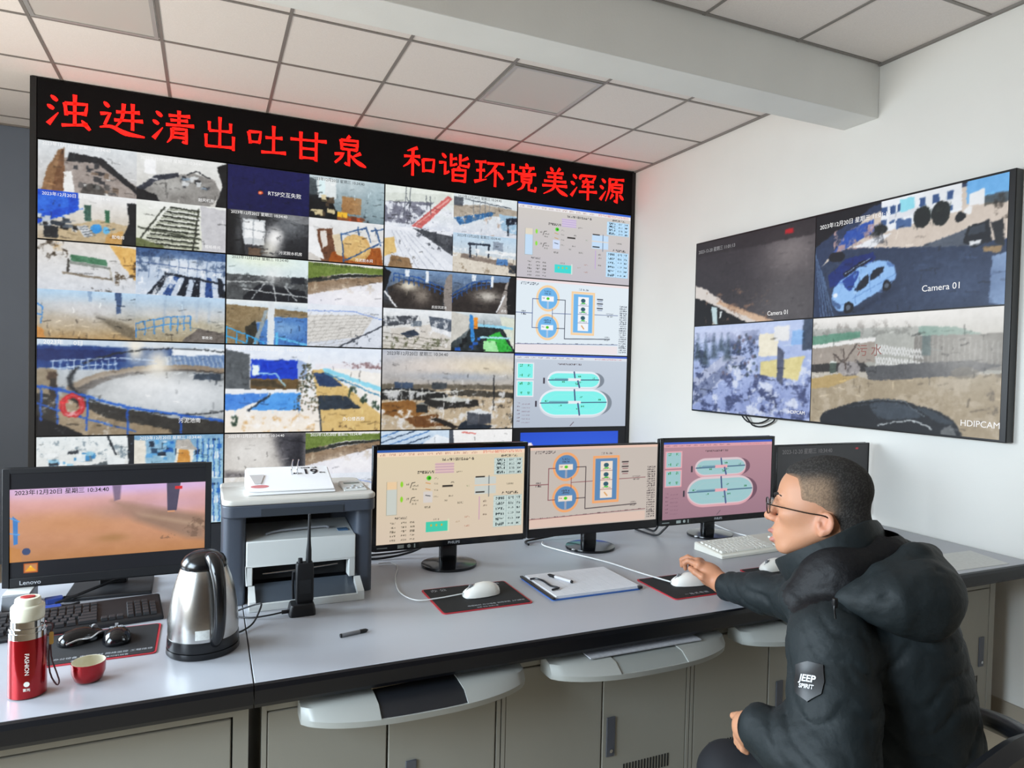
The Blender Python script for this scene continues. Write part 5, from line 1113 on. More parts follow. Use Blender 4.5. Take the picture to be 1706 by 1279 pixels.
for dx, dy in ((-.03, .085), (-.01, .085), (.01, .085), (.028, .095), (.0, .11)):
    obj('button', MB().lathe([(0, 0), (.007, 0), (.006, .003), (0, .003)], 18).xform(Matrix.Translation((hw-.053+dx, dy, .3545+(dy-.065)*.1)) @ Matrix.Rotation(.1, 4, 'X')), mat('button_grey', 0xb4b6b6, .4), cpn, smooth=True)
b = MB()
b.box(-hw+.071, .0, .125, hw-.063, .03, .208)
b.box(-hw+.071, .0, .06, -hw+.092, .05, .125).box(hw-.086, .0, .06, hw-.063, .05, .125)
b.loft([[(-hw+.071, .03, .125), (hw-.063, .03, .125), (hw-.063, .03, .208), (-hw+.071, .03, .208)], [(-hw+.071, .199, .125), (hw-.063, .199, .125), (hw-.063, .199, .228), (-hw+.071, .199, .228)]])
obj('front_cover', b, pl, t, bevel=.003)
obj('output_cavity', MB().box(-hw+.072, .196, .229, hw-.12, .1985, .289), gap_m, t)
obj('brand_plate', MB().box(hw-.115, .05, .2125, hw-.08, .085, .2150).xform(Matrix.Translation((0, 0, -.0002))), mat('blue_brand_plate', 0x4f7398, .35), t)
obj('output_stop', MB().tube([(-.11, .06, .216), (-.06, .075, .222), (.08, .085, .224), (.1, .075, .222)], .004, 8), mat('clear_smoky_plastic', 0x9a9ca2, .15), t, smooth=True)
obj('feed_slot', MB().box(-hw+.093, .06, .062, hw-.087, .19, .124), mat('slot_black', 0x101114, .6), t)
obj('paper_guide', MB().tube([(-.12, .045, .085), (.0, .04, .09), (.13, .045, .097)], .003, 8), mat('chrome', 0xd8d8da, .15, metal=1.), t, smooth=True)
b = MB()
b.box(-hw+.085, -.075, 0, hw-.055, .0, .012)
b.loft([[(-hw+.078, -.078, 0), (-hw+.098, -.078, 0), (-hw+.098, .0, 0), (-hw+.078, .0, 0)], [(-hw+.078, -.076, .03), (-hw+.098, -.076, .03), (-hw+.098, .0, .06), (-hw+.078, .0, .06)]])
b.loft([[(hw-.068, -.078, 0), (hw-.046, -.078, 0), (hw-.046, .0, 0), (hw-.068, .0, 0)], [(hw-.068, -.076, .03), (hw-.046, -.076, .03), (hw-.046, .0, .06), (hw-.068, .0, .06)]])
b.box(-hw+.098, -.078, 0, hw-.068, -.066, .022)
tr = obj('paper_tray', b, pl, t)
obj('tray_cover', MB().loft([[(-hw+.099, -.064, .014), (hw-.069, -.064, .014), (hw-.069, .04, .05), (-hw+.099, .04, .05)], [(-hw+.099, -.064, .018), (hw-.069, -.064, .018), (hw-.069, .04, .055), (-hw+.099, .04, .055)]]), mat('smoked_plastic_cover', 0x4c535c, .18), tr)
# desk calendar lying on the printer lid
cal_m = mat('white_card', 0xf0eff0, .6)
t = thing('desk_calendar', 'white ring-bound desk calendar lying on top of the printer', 'calendar', (.277, 2.475, TZ+.3525))
tilt = Matrix.Rotation(math.radians(19), 4, 'X')
cw = .146
obj('stand', MB().prism([(.0, 0), (.205, 0), (.19, .062), (.004, .008)], -cw, cw, 'x'), cal_m, t, bevel=.002)
pg = MB().box(-cw+.004, .004, .0095, cw-.006, .198, .013).xform(Matrix.Rotation(math.radians(16.2), 4, 'X'))
page = obj('page_block', pg, mat('white_page', 0xf4f3f4, .7), t)
R16 = Matrix.Rotation(math.radians(16.2), 4, 'X')
def onp(u, v, lift=.0132): return tuple(R16 @ Vector((u, v, lift)))
upv = tuple(R16.to_3x3() @ Vector((0, 1, 0)))
text('date_number', '19', .058, mat('black_ink', 0x24242a, .6), onp(.075, .145), (1, 0, 0), upv, page, bold=.02)
text('print', '2023年 12月', .011, mat('black_ink', 0, .6), onp(.075, .18), (1, 0, 0), upv, page)
text('print', '星期二', .011, mat('black_ink', 0, .6), onp(.03, .135), (1, 0, 0), upv, page)
text('print', '初七', .011, mat('black_ink', 0, .6), onp(.118, .135), (1, 0, 0), upv, page)
mb = MB().prism([(.03*math.cos(2*PI*k/24)-.105, .012*math.sin(2*PI*k/24)+.04) for k in range(24)], 0.0132, .0136, 'z').xform(R16)
obj('red_mark', mb, mat('faded_red_print', 0xcf7f80, .7), page)
mb = MB().prism([(-.135, .13), (-.085, .13), (-.1, .06), (-.122, .06)], .0132, .016, 'z').xform(R16)
obj('corner_pocket', mb, mat('clear_grey_pocket', 0xc9c6c4, .25), page)
mb = MB()
for u in (0.01, .03): mb.tube([onp(u, .125, .012), onp(u-.004, .128, .04), onp(u+.004, .155, .058), onp(u+.006, .18, .04), onp(u+.004, .183, .012)], .0022, 8, 4)
obj('ring', mb, mat('chrome', 0, .15, metal=1.), t, smooth=True)

# ---------------------------------------------------------------- walkie-talkie, small things, papers
t = thing('radio_charger', 'black charging cradle in front of the printer holding a two-way radio', 'charger', (.288, 2.282, TZ))
obj('cradle', MB().loft([[(x*s_, y*s_, z) for x, y in rrect(-.041, -.035, .041, .035, .012)] for z, s_ in ((0, 1.), (.012, 1.), (.030, .92), (.036, .84))]), dark_m, t, bevel=.001)
obj('power_plug', MB().tube([(-.062, -.01, .014), (-.04, -.008, .014)], .006, 10, 0), dark_m, t, smooth=True)
t = thing('two_way_radio', 'black two-way radio with tall antenna standing in its charger', 'radio', (.296, 2.285, TZ+.0365))
obj('body', MB().loft([[(x*s_, y*s_, z) for x, y in rrect(-.0275, -.018, .0275, .018, .006)] for z, s_ in ((0, .92), (.01, 1.), (.085, 1.), (.122, .96), (.127, .88))]), dark_m, t, smooth=True)
obj('antenna', MB().tube([(.012, .002, .127), (.0125, .002, .165), (.0128, .002, .2), (.013, .002, .282)], [.0095, .0085, .0055, .0042], 12, 4), dark_m, t, smooth=True)
obj('tuning_knob', MB().lathe([(0, 0), (.0075, 0), (.007, .014), (0, .0145)], 18, c=(-.014, 0, .1272)), dark_m, t, smooth=True)
obj('belt_clip', MB().tube([(-.034, .0, .012), (-.0355, .002, .06), (-.034, .0, .1)], .0045, 8), mat('clip_black', 0x1e1f23, .3), t, smooth=True)
obj('speaker_grille', MB().box(-.018, -.0192, .03, .018, -.018, .075), mat('grille_black', 0x232529, .7), t)
def cable(label, pts, r, m): return tag(obj('cable', MB().tube(pts, r, 8, 6), m, smooth=True), label, 'cable')
zc_ = TZ+.0062
cable('black charger lead curling on the desk between the kettle and the radio', [(.226, 2.271, TZ+.014), (.18, 2.268, zc_+.004), (.13, 2.28, zc_), (.08, 2.32, zc_), (.10, 2.335, zc_+.008), (.155, 2.31, zc_+.03), (.165, 2.28, zc_+.034), (.14, 2.22, zc_+.006), (.11, 2.18, zc_), (.085, 2.16, zc_)], .0028, dark_m)
cable('black kettle lead crossing the desk behind the kettle', [(-.02, 2.2, zc_), (-.08, 2.215, zc_), (-.1, 2.36, zc_+.001), (-.08, 2.46, zc_), (-.02, 2.58, zc_)], .0034, dark_m)
wc = mat('white_cable', 0xd9dad8, .5)
cable('white mouse lead running from behind the second monitor to the man\'s mouse', [(1.42, 2.82, zc_), (1.40, 2.76, zc_), (1.45, 2.62, zc_), (1.53, 2.44, zc_), (1.57, 2.28, zc_), (1.603, 2.105, TZ+.014)], .003, wc)
cable('thin pale mouse lead looping on the desk right of the printer', [(.64, 2.73, zc_), (.69, 2.72, zc_), (.70, 2.66, zc_), (.655, 2.52, zc_), (.63, 2.36, zc_), (.66, 2.26, zc_), (.73, 2.24, zc_+.004), (.826, 2.235, TZ+.018)], .0022, wc)
cable('black monitor lead lying on the desk between the printer and the cream monitor', [(.56, 2.83, zc_), (.65, 2.80, zc_), (.75, 2.79, zc_+.01), (.83, 2.76, .80), (.88, 2.70, .88)], .005, dark_m)
cable('second black lead beside the first, behind the printer', [(.58, 2.87, zc_), (.66, 2.86, zc_), (.78, 2.84, zc_+.01), (.9, 2.78, .81), (.94, 2.69, .89)], .0045, dark_m)
cable('black lead lying behind the white mouse lead under the second monitor', [(1.34, 2.80, zc_), (1.35, 2.85, zc_+.002), (1.44, 2.875, zc_+.004), (1.56, 2.86, .78), (1.62, 2.83, .82)], .005, dark_m)
cable('black lead arching below the pink monitor onto the desk, nearer the screen centre', [(2.09, 2.80, .86), (2.06, 2.81, .80), (2.05, 2.84, zc_), (2.05, 2.93, zc_)], .005, dark_m)
cable('black lead arching below the pink monitor, nearer its left edge', [(2.045, 2.70, .83), (2.02, 2.72, .79), (2.0, 2.76, zc_), (1.98, 2.9, zc_)], .005, dark_m)
cable('white lead trailing over the desk behind the white keyboard', [(2.45, 2.9, zc_), (2.43, 2.78, zc_), (2.42, 2.66, zc_), (2.45, 2.525, zc_)], .003, wc)
# leads and plugs below the leftmost monitor
cable('thick black lead behind the stand of the leftmost monitor', [(-.44, 2.62, zc_+.002), (-.36, 2.66, zc_+.02), (-.24, 2.76, .80), (-.2, 2.78, .86)], .005, dark_m)
cable('black lead hanging right of the stand of the leftmost monitor', [(-.2, 2.75, .84), (-.12, 2.80, .80), (-.04, 2.78, zc_+.01), (.0, 2.7, zc_), (-.02, 2.6, zc_)], .0035, dark_m)
blue_pl = mat('blue_connector', 0x2f4a9c, .4)
def plug(x, y, rz, label):
    t = thing('video_plug', label, 'plug', (x, y, TZ), rz, 'blue plugs under the leftmost monitor')
    obj('shell', MB().prism(rrect(-.025, -.017, .025, .017, .006), 0, .017, 'z'), blue_pl, t, bevel=.002)
    obj('strain_relief', MB().tube([(.026, 0, .009), (.05, 0, .009), (.075, .006, .012)], [.007, .005, .004], 10, 2), dark_m, t, smooth=True)
    obj('pin_shield', MB().box(-.034, -.010, .004, -.0255, .010, .013), mat('chrome', 0, .15, metal=1.), t)
plug(-.45, 2.66, .3, 'blue video plug on the desk beside the grey adapter box, nearer the screen')
plug(-.44, 2.57, .25, 'blue video plug on the desk directly behind the flask cap')
t = thing('adapter_box', 'small grey adapter box with pale top under the leftmost monitor', 'box', (-.545, 2.67, TZ))
obj('case', MB().box(-.038, -.06, 0, .038, .06, .05), mat('mid_grey_plastic', 0x8b8f94, .5), t, bevel=.003)
obj('top_plate', MB().box(-.036, -.058, .0502, .036, .058, .053), pl, t)
tag(obj('foam_block', MB().box(-.66, 2.56, TZ, -.592, 2.63, TZ+.03), mat('white_foam', 0xdfe0e2, .8), bevel=.004), 'small white block at the left picture edge under the leftmost monitor', 'block')
# marker pen on the worktop
def pen(name, label, loc, rz, L, r, body_m, cap_m, tip_m):
    t = thing(name, label, 'pen', loc, rz)
    rot = Matrix.Rotation(PI/2, 4, 'Y')
    obj('barrel', MB().lathe([(0, -L*.42), (r, -L*.42), (r, L*.2), (r*.9, L*.21), (0, L*.21)], 18).xform(Matrix.Translation((0, 0, r)) @ rot), body_m, t, smooth=True)
    obj('cap', MB().lathe([(0, L*.211), (r*1.06, L*.211), (r*1.0, L*.42), (r*.3, L*.5), (0, L*.5)], 18).xform(Matrix.Translation((0, 0, r)) @ rot), cap_m, t, smooth=True)
    obj('end_plug', MB().lathe([(0, -L*.47), (r*.95, -L*.47), (r*1.04, -L*.421), (0, -L*.421)], 18).xform(Matrix.Translation((0, 0, r)) @ rot), tip_m, t, smooth=True)
    return t
pen('marker_pen', 'short grey marker pen lying alone on the worktop below the radio', (.409, 2.045, TZ), .2, .09, .0058, mat('grey_marker_barrel', 0x77787c, .4), dark_m, dark_m)
# clipboard
t = thing('clipboard', 'blue clipboard with a stack of white sheets, in front of the second monitor', 'clipboard', (1.287, 2.238, TZ))
w_, d_ = .183, .135
obj('board', MB().prism(rrect(-w_, -d_, w_, d_, .01), 0, .004, 'z'), mat('blue_clipboard', 0x2f5fa8, .4), t)
sh = MB()
for k in range(3): sh.box(-w_+.012+.003*k, -d_+.006+.001*k, .0043+.003*k, w_+.002-.002*k, d_-.004-.001*k, .0070+.003*k)
pp = obj('paper', sh, paper_m, t)
gl = MB()
for k in range(15): gl.box(-w_+.06, -d_+.02+.0155*k, .01305, w_-.01, -d_+.0207+.0155*k, .0132)
for k in range(8): gl.box(-w_+.06+.0415*k, -d_+.02, .01305, -w_+.0607+.0415*k, -d_+.237, .0132)
obj('ruled_grid', gl, mat('pale_grey_ink', 0xb4b8c2, .8), pp)
obj('clip_bar', MB().box(-w_-.002, -d_-.002, .0042, -w_+.011, d_+.002, .011), mat('black_clip_bar', 0x1a1b20, .35), t, bevel=.002)
obj('clip_spring', MB().tube([(-w_+.01, .07, .016), (-w_+.03, .062, .019), (-w_+.045, .03, .018), (-w_+.045, -.03, .018), (-w_+.06, -.065, .019), (-w_+.03, -.07, .017)], .0038, 8), mat('black_clip_bar', 0, .35), t, smooth=True)
obj('corner_cap', MB().box(w_-.012, -d_-.002, .0042, w_+.004, -d_+.012, .0135), mat('black_clip_bar', 0, .35), t)
pen('ballpoint_pen', 'black and white pen lying on the clipboard sheets', (1.222, 2.272, TZ+.0133), 1.95, .125, .0055, mat('white_pen_barrel', 0xd9d8dc, .4), dark_m, dark_m)
bpy.data.objects['ballpoint_pen'].rotation_euler.z = PI/2+.38
tag(obj('paper_sheet', MB().prism([(2.66, 1.86), (3.2, 1.845), (3.26, 2.05), (2.74, 2.06)], TZ+.0002, TZ+.0012, 'z'), mat('off_white_form', 0xcfd0cc, .8, var=.06, vscale=60)), 'printed form lying on the right end of the worktop', 'paper')
# ---------------------------------------------------------------- the seated man
def nets(fn, lo, hi, h):
    """surface of fn = 0 as a quad mesh (surface nets on a regular grid)"""
    lo = np.array(lo, float); n = np.ceil((np.array(hi)-lo)/h).astype(int)+1
    ax = [lo[k]+h*np.arange(n[k]) for k in range(3)]
    D = np.empty(n)
    for i in range(0, n[0], 16):
        g = np.stack(np.meshgrid(ax[0][i:i+16], ax[1], ax[2], indexing='ij'), -1)
        D[i:i+16] = fn(g.reshape(-1, 3)).reshape(g.shape[:3])
    S = D < 0
    c = [(a, b, d) for a in (0, 1) for b in (0, 1) for d in (0, 1)]
    sl = lambda A, o: A[o[0]:A.shape[0]-1+o[0], o[1]:A.shape[1]-1+o[1], o[2]:A.shape[2]-1+o[2]]
    cnt = sum(sl(S, o).astype(int) for o in c)
    act = (cnt > 0) & (cnt < 8)
    idx = -np.ones(act.shape, int); A = np.argwhere(act); idx[act] = np.arange(len(A))
    acc = np.zeros((len(A), 3)); wt = np.zeros(len(A))
    for p in c:
        for k in range(3):
            if p[k]: continue
            q = list(p); q[k] = 1
            d0 = sl(D, p)[act]; d1 = sl(D, q)[act]; m = (d0 < 0) != (d1 < 0)
            t = d0/(d0-d1+1e-12); P = np.tile(np.array(p, float), (len(A), 1)); P[:, k] += t
            acc[m] += P[m]; wt[m] += 1
    V = lo+h*(A+acc/wt[:, None])
    F_ = []
    for k in range(3):
        u, v = [j for j in range(3) if j != k]
        s0 = [slice(1, -1)]*3; s0[k] = slice(0, -1); s1 = list(s0); s1[k] = slice(1, None)
        a = S[tuple(s0)]; b = S[tuple(s1)]; e = np.argwhere(a != b)
        if not len(e): continue
        sgn = a[a != b]
        e = e.copy(); e[:, u] += 1; e[:, v] += 1
        def I(du, dv):
            q = e.copy(); q[:, u] -= du; q[:, v] -= dv
            return idx[q[:, 0], q[:, 1], q[:, 2]]
        Q = np.stack([I(1, 1), I(0, 1), I(0, 0), I(1, 0)], 1)
        fl = sgn if k != 1 else ~sgn
        Q[~fl] = Q[~fl][:, ::-1]
        F_.append(Q)
    return V, np.concatenate(F_)
def vv(p): return np.array(p, float)
def cone_(P, a, b, ra, rb):
    a, b = vv(a), vv(b); ab = b-a
    t = np.clip(((P-a)@ab)/(ab@ab+1e-12), 0, 1)
    return np.linalg.norm(P-a-t[:, None]*ab, axis=1)-(ra+(rb-ra)*t)
def elli(P, c, r, R=None):
    q = P-vv(c)
    if R is not None: q = q@R
    r = vv(r); k = np.linalg.norm(q/r, axis=1); k2 = np.linalg.norm(q/(r*r), axis=1)
    return k*(k-1)/(k2+1e-9)
def smin(a, b, k):
    h = np.clip(.5+.5*(b-a)/k, 0, 1)
    return b+(a-b)*h-k*h*(1-h)
def smax(a, b, k): return -smin(-a, -b, k)
def chain(P, pts, k=.02):
    d = None
    for (a, ra), (b, rb) in zip(pts, pts[1:]):
        e = cone_(P, a, b, ra, rb); d = e if d is None else smin(d, e, k)
    return d
def ripple(P, f, seed):
    r = np.random.RandomState(seed); o = np.zeros(len(P))
    for i in range(7):
        k = r.randn(3)*f*(.7+.25*i); o += np.sin(P@k+r.rand()*6+1.5*np.sin(P@(r.randn(3)*f*.4)+r.rand()*6))/(1+.35*i)
    return o/4
def nobj(name, VF, m, parent, smooth=True, mi=None, col=None):
    """children of the man keep world coordinates: his Empty stands on the floor without rotation"""
    V, Q = VF
    V = V-np.array(man.location)
    me = bpy.data.meshes.new(name)
    me.vertices.add(len(V)); me.vertices.foreach_set('co', V.ravel())
    me.loops.add(Q.size); me.loops.foreach_set('vertex_index', Q.ravel().astype(np.int32))
    me.polygons.add(len(Q)); me.polygons.foreach_set('loop_start', np.arange(0, Q.size, Q.shape[1])); me.polygons.foreach_set('loop_total', np.full(len(Q), Q.shape[1]))
    me.update(calc_edges=True)
    for q in (m if isinstance(m, (list, tuple)) else [m]): me.materials.append(q)
    if mi is not None: me.polygons.foreach_set('material_index', mi.astype(np.int32))
    me.polygons.foreach_set('use_smooth', [smooth]*len(Q))
    if col is not None:
        ca = me.color_attributes.new('tint', 'FLOAT_COLOR', 'POINT')
        ca.data.foreach_set('color', np.hstack([col, np.ones((len(col), 1))]).astype(np.float32).ravel())
    o = bpy.data.objects.new(name, me); COL.objects.link(o); o.parent = parent
    return o
def tinted(name, rough, bump=0., bscale=100., sss=0., spec=.4):
    m = mat(name, 0xffffff, rough, bump=bump, bscale=bscale, spec=spec)
    nt = m.node_tree; b = nt.nodes['Principled BSDF']
    a = nt.nodes.new('ShaderNodeAttribute'); a.attribute_name = 'tint'
    nt.links.new(a.outputs['Color'], b.inputs['Base Color'])
    if sss:
        b.inputs['Subsurface Weight'].default_value = sss; b.inputs['Subsurface Radius'].default_value = (.012, .005, .003); b.inputs['Subsurface Scale'].default_value = 1.
    return m
MX, MY = 1.52, 1.16
man = thing('person', 'seated man in dark green hooded jacket and glasses, one hand on a white mouse', 'person', (MX, MY, 0))
A = lambda px, py, d: np.array(at(px, py, d))
# head frame: f forwards (left in the photograph), l to his left (towards the lens), u up
HO = A(1370, 845, 1.85)
hv = HO-np.array(CAM); hv /= np.linalg.norm(hv)
_rt = np.array(CR)-hv*(np.array(CR)@hv); _rt /= np.linalg.norm(_rt)
_yaw = math.radians(6)
HF = -_rt*math.cos(_yaw)+hv*math.sin(_yaw)
HL = -hv*math.cos(_yaw)-_rt*math.sin(_yaw)
HU = np.cross(HF, HL); HU *= np.sign(HU[2])
HB = np.stack([HF, HL, HU], 1)
def h2w(q): return HO+HB@vv(q)
def head_sdf(P):
    q = (P-HO)@HB
    m = q.copy(); m[:, 1] = np.abs(m[:, 1])
    d = elli(m, (-.014, 0, .042), (.108, .086, .088))
    d = smin(d, elli(m, (.045, 0, .030), (.064, .072, .075)), .02)
    d = smin(d, elli(m, (.05, 0, -.045), (.066, .066, .062)), .03)
    d = smin(d, cone_(m, (-.005, .058, -.055), (.09, .022, -.102), .026, .02), .025)
    d = smin(d, elli(m, (.104, 0, -.105), (.021, .024, .018)), .018)
    d = smin(d, elli(m, (.098, 0, -.068), (.036, .036, .034)), .018)
    d = smin(d, cone_(m, (.102, .0, .028), (.096, .042, .030), .0125, .009), .014)
    d = smin(d, elli(m, (.072, .054, -.018), (.03, .022, .02)), .02)
    d = smin(d, elli(m, (.032, .042, -.012), (.062, .036, .05)), .02)
    d = smin(d, cone_(m, (.112, 0, .018), (.134, 0, -.020), .0085, .0125), .012)
    d = smin(d, elli(m, (.1375, 0, -.0215), (.0125, .012, .0105)), .008)
    d = smin(d, elli(m, (.124, .0135, -.029), (.0125, .0085, .0085)), .007)
    d = smax(d, -elli(m, (.130, .0075, -.039), (.008, .0042, .005)), .004)
    d = smax(d, -elli(m, (.118, .033, .004), (.014, .019, .012)), .012)
    d = smin(d, elli(m, (.098, .034, .002), (.0155, .0175, .0135)), .006)
    d = smax(d, -elli(m, (.117, .034, .001), (.01, .013, .0042)), .003)
    d = smin(d, elli(m, (.1295, 0, -.0615), (.0135, .024, .0068)), .006)
    d = smin(d, elli(m, (.1285, 0, -.0855), (.0125, .021, .0080)), .006)
    d = smax(d, -elli(m, (.138, 0, -.0735), (.016, .019, .0042)), .004)
    d = smin(d, chain(m, [((-.045, 0, -.04), .066), ((-.078, 0, -.12), .064), ((-.10, 0, -.20), .07)], .03), .03)
    # ear: shell with rolled rim, hollow and lobe
    c, s = math.cos(.28), math.sin(.28)
    e = q-vv((-.012, 0, -.042)); e[:, 1] = np.abs(q[:, 1])-.087
    er = np.stack([e[:, 0]*c+e[:, 2]*s, e[:, 1], -e[:, 0]*s+e[:, 2]*c], 1)
    er[:, 1] += er[:, 0]*.42
    sh = elli(er, (0, 0, 0), (.023, .0085, .031))
    sh = smax(sh, -elli(er, (.004, .008, .002), (.0145, .0085, .020)), .004)
    sh = smin(sh, cone_(er, (.0, .002, -.018), (.004, .001, -.028), .008, .0075), .006)
    sh = smin(sh, cone_(er, (.014, .002, -.004), (.013, .003, -.014), .0055, .0045), .004)
    sh = smin(sh, cone_(er, (-.007, .002, .014), (-.006, .002, -.010), .0035, .0035), .003)
    return smin(d, sh, .006)
SKIN = np.array(lin(0xb98566)); SKIN2 = np.array(lin(0xbf7f66)); LIP = np.array(lin(0xa86a62))
V, Q = nets(head_sdf, HO-np.array((.21, .21, .235)), HO+np.array((.21, .21, .165)), .0034)
body_V, body_Q, body_C = [], [], []
def addbody(V, Q, C):
    k = sum(len(v) for v in body_V); body_V.append(V); body_Q.append(Q+k); body_C.append(C)
hq = (V-HO)@HB
C = np.tile(SKIN, (len(V), 1))
def blend(C, m, col): m = np.clip(m, 0, 1)[:, None]; return C*(1-m)+np.array(col)*m
C = blend(C, np.exp(-((hq[:, 0]-.128)/.03)**2-((hq[:, 2]+.02)/.02)**2)*.35, SKIN2)
C = blend(C, np.exp(-((hq[:, 0]+.012)/.03)**2-((hq[:, 2]+.043)/.03)**2)*(np.abs(hq[:, 1]) > .076)*.7, SKIN2)
C = blend(C, ((elli(np.abs(hq)*np.array((1, 1, 0))+hq*np.array((0, 0, 1)), (.131, 0, -.0625), (.0165, .026, .0075)) < .0015) | (elli(hq, (.131, 0, -.085), (.0165, .0235, .0088)) < .0015)).astype(float)*.8, LIP)
addbody(V, Q, C)
# hands
def hand_sdf(wrist, palm, fingers, thumb, rw, rp, rf, extra=None):
    def fn(P):
        d = None
        for mcp in [f_[0] for f_ in fingers]:
            e = cone_(P, palm, mcp, rp*.82, rf*1.35); d = e if d is None else smin(d, e, .02)
        for a, b in zip(fingers, fingers[1:]): d = smin(d, cone_(P, a[0], b[0], rf*1.25, rf*1.25), .012)
        d = smin(d, cone_(P, wrist, palm, rw, rp), .025)
        for f_ in fingers:
            rr = [rf*1.12, rf*1.02, rf*.92, rf*.80]
            d = smin(d, chain(P, list(zip(f_, rr)), .004), .005)
        d = smin(d, chain(P, list(zip(thumb, [rp*.72, rf*1.3, rf*1.1, rf*.95])), .006), .010)
        if extra is not None: d = smin(d, cone_(P, extra, wrist, rw*1.02, rw), .02)
        return d
    return fn
RH = dict(wrist=A(1203, 972, 2.485), palm=A(1183, 957, 2.530),
    fingers=[[A(1164, 941, 2.530), A(1147, 934, 2.555), A(1140, 938, 2.560), A(1142, 947, 2.562)],
             [A(1163, 936, 2.560), A(1146, 928, 2.590), A(1136, 932, 2.600), A(1136, 942, 2.600)],
             [A(1166, 936, 2.587), A(1150, 930, 2.620), A(1141, 937, 2.630), A(1142, 947, 2.627)],
             [A(1171, 940, 2.610), A(1158, 936, 2.640), A(1151, 942, 2.645), A(1151, 950, 2.643)]],
    thumb=[A(1186, 966, 2.500), A(1170, 961, 2.495), A(1158, 953, 2.515), A(1150, 947, 2.535)])
hs = hand_sdf(**RH, rw=.033, rp=.034, rf=.0098, extra=A(1224, 981, 2.39))
c0 = A(1170, 955, 2.54)
V, Q = nets(hs, c0-.15, c0+.15, .003)
addbody(V, Q, np.tile(SKIN, (len(V), 1))*np.array((1.05, .97, .94)))
LH_ = dict(wrist=A(1262, 1212, 1.655), palm=A(1246, 1212, 1.695),
    fingers=[[A(1236, 1207, 1.735), A(1228, 1216, 1.76), A(1228, 1228, 1.765), A(1232, 1238, 1.76)],
             [A(1236, 1215, 1.725), A(1228, 1224, 1.745), A(1229, 1236, 1.745), A(1234, 1244, 1.74)],
             [A(1238, 1222, 1.715), A(1231, 1231, 1.73), A(1233, 1242, 1.73), A(1239, 1248, 1.725)],
             [A(1242, 1229, 1.70), A(1236, 1238, 1.715), A(1238, 1247, 1.712), A(1244, 1252, 1.71)]],
    thumb=[A(1252, 1203, 1.69), A(1240, 1197, 1.71), A(1230, 1193, 1.735), A(1222, 1192, 1.755)])
hs2 = hand_sdf(**LH_, rw=.031, rp=.031, rf=.0096, extra=A(1290, 1228, 1.60))
c0 = A(1245, 1218, 1.71)
V, Q = nets(hs2, c0-.13, c0+.13, .003)
addbody(V, Q, np.tile(SKIN, (len(V), 1)))
# trunk and arms inside the clothes, grown together with head and hands
NB = h2w((-.10, 0, -.19))
EXR, EXL = A(1224, 981, 2.39), A(1290, 1228, 1.60)
def trunk_sdf(P):
    d = chain(P, [(h2w((-.06, 0, -.09)), .05), (NB, .055), (A(1445, 1040, 1.81), .10), (A(1478, 1200, 1.765), .115), (A(1475, 1340, 1.76), .11)], .04)
    d = smin(d, chain(P, [(NB, .05), (A(1395, 1078, 1.66), .048), (A(1392, 1280, 1.51), .042), (EXL, .033), (A(1262, 1212, 1.655), .024)], .02), .03)
    d = smin(d, chain(P, [(NB, .05), (A(1420, 1008, 1.93), .048), (A(1340, 999, 2.14), .04), (EXR, .032), (A(1203, 972, 2.485), .024)], .02), .03)
    return smin(d, cone_(P, A(1470, 1345, 1.68), A(1235, 1295, 1.79), .08, .05), .03)
tb = np.stack([NB, A(1475, 1340, 1.76), A(1392, 1280, 1.51), EXL, EXR, A(1340, 999, 2.14), A(1203, 972, 2.485), A(1262, 1212, 1.655), A(1235, 1295, 1.79)])
parts_ = [nobj('piece', (v, q), [], man) for v, q in list(zip(body_V, [q-sum(len(x) for x in body_V[:i]) for i, q in enumerate(body_Q)]))+[nets(trunk_sdf, tb.min(0)-.16, tb.max(0)+.16, .009)]]
for o_ in parts_[:3]:
    md_ = parts_[3].modifiers.new('join', 'BOOLEAN'); md_.operation = 'UNION'; md_.solver = 'EXACT'; md_.object = o_
bpy.context.view_layer.update()
bme = bpy.data.meshes.new_from_object(parts_[3].evaluated_get(bpy.context.evaluated_depsgraph_get()))
for o_ in parts_: bpy.data.objects.remove(o_)
bme.name = 'body'
bco = np.empty(3*len(bme.vertices)); bme.vertices.foreach_get('co', bco); bco = bco.reshape(-1, 3)+np.array(man.location)
from mathutils.kdtree import KDTree
kd_ = KDTree(sum(len(v) for v in body_V)); allC = np.concatenate(body_C)
for i_, q_ in enumerate(np.concatenate(body_V)): kd_.insert(q_, i_)
kd_.balance()
bcol = np.array([allC[kd_.find(q_)[1]] for q_ in bco])
ca_ = bme.color_attributes.new('tint', 'FLOAT_COLOR', 'POINT')
ca_.data.foreach_set('color', np.hstack([bcol, np.ones((len(bcol), 1))]).astype(np.float32).ravel())
bme.materials.clear(); bme.materials.append(tinted('skin', .5, bump=.06, bscale=420, sss=.12))
bme.polygons.foreach_set('use_smooth', [True]*len(bme.polygons))
body = bpy.data.objects.new('body', bme); COL.objects.link(body); body.parent = man
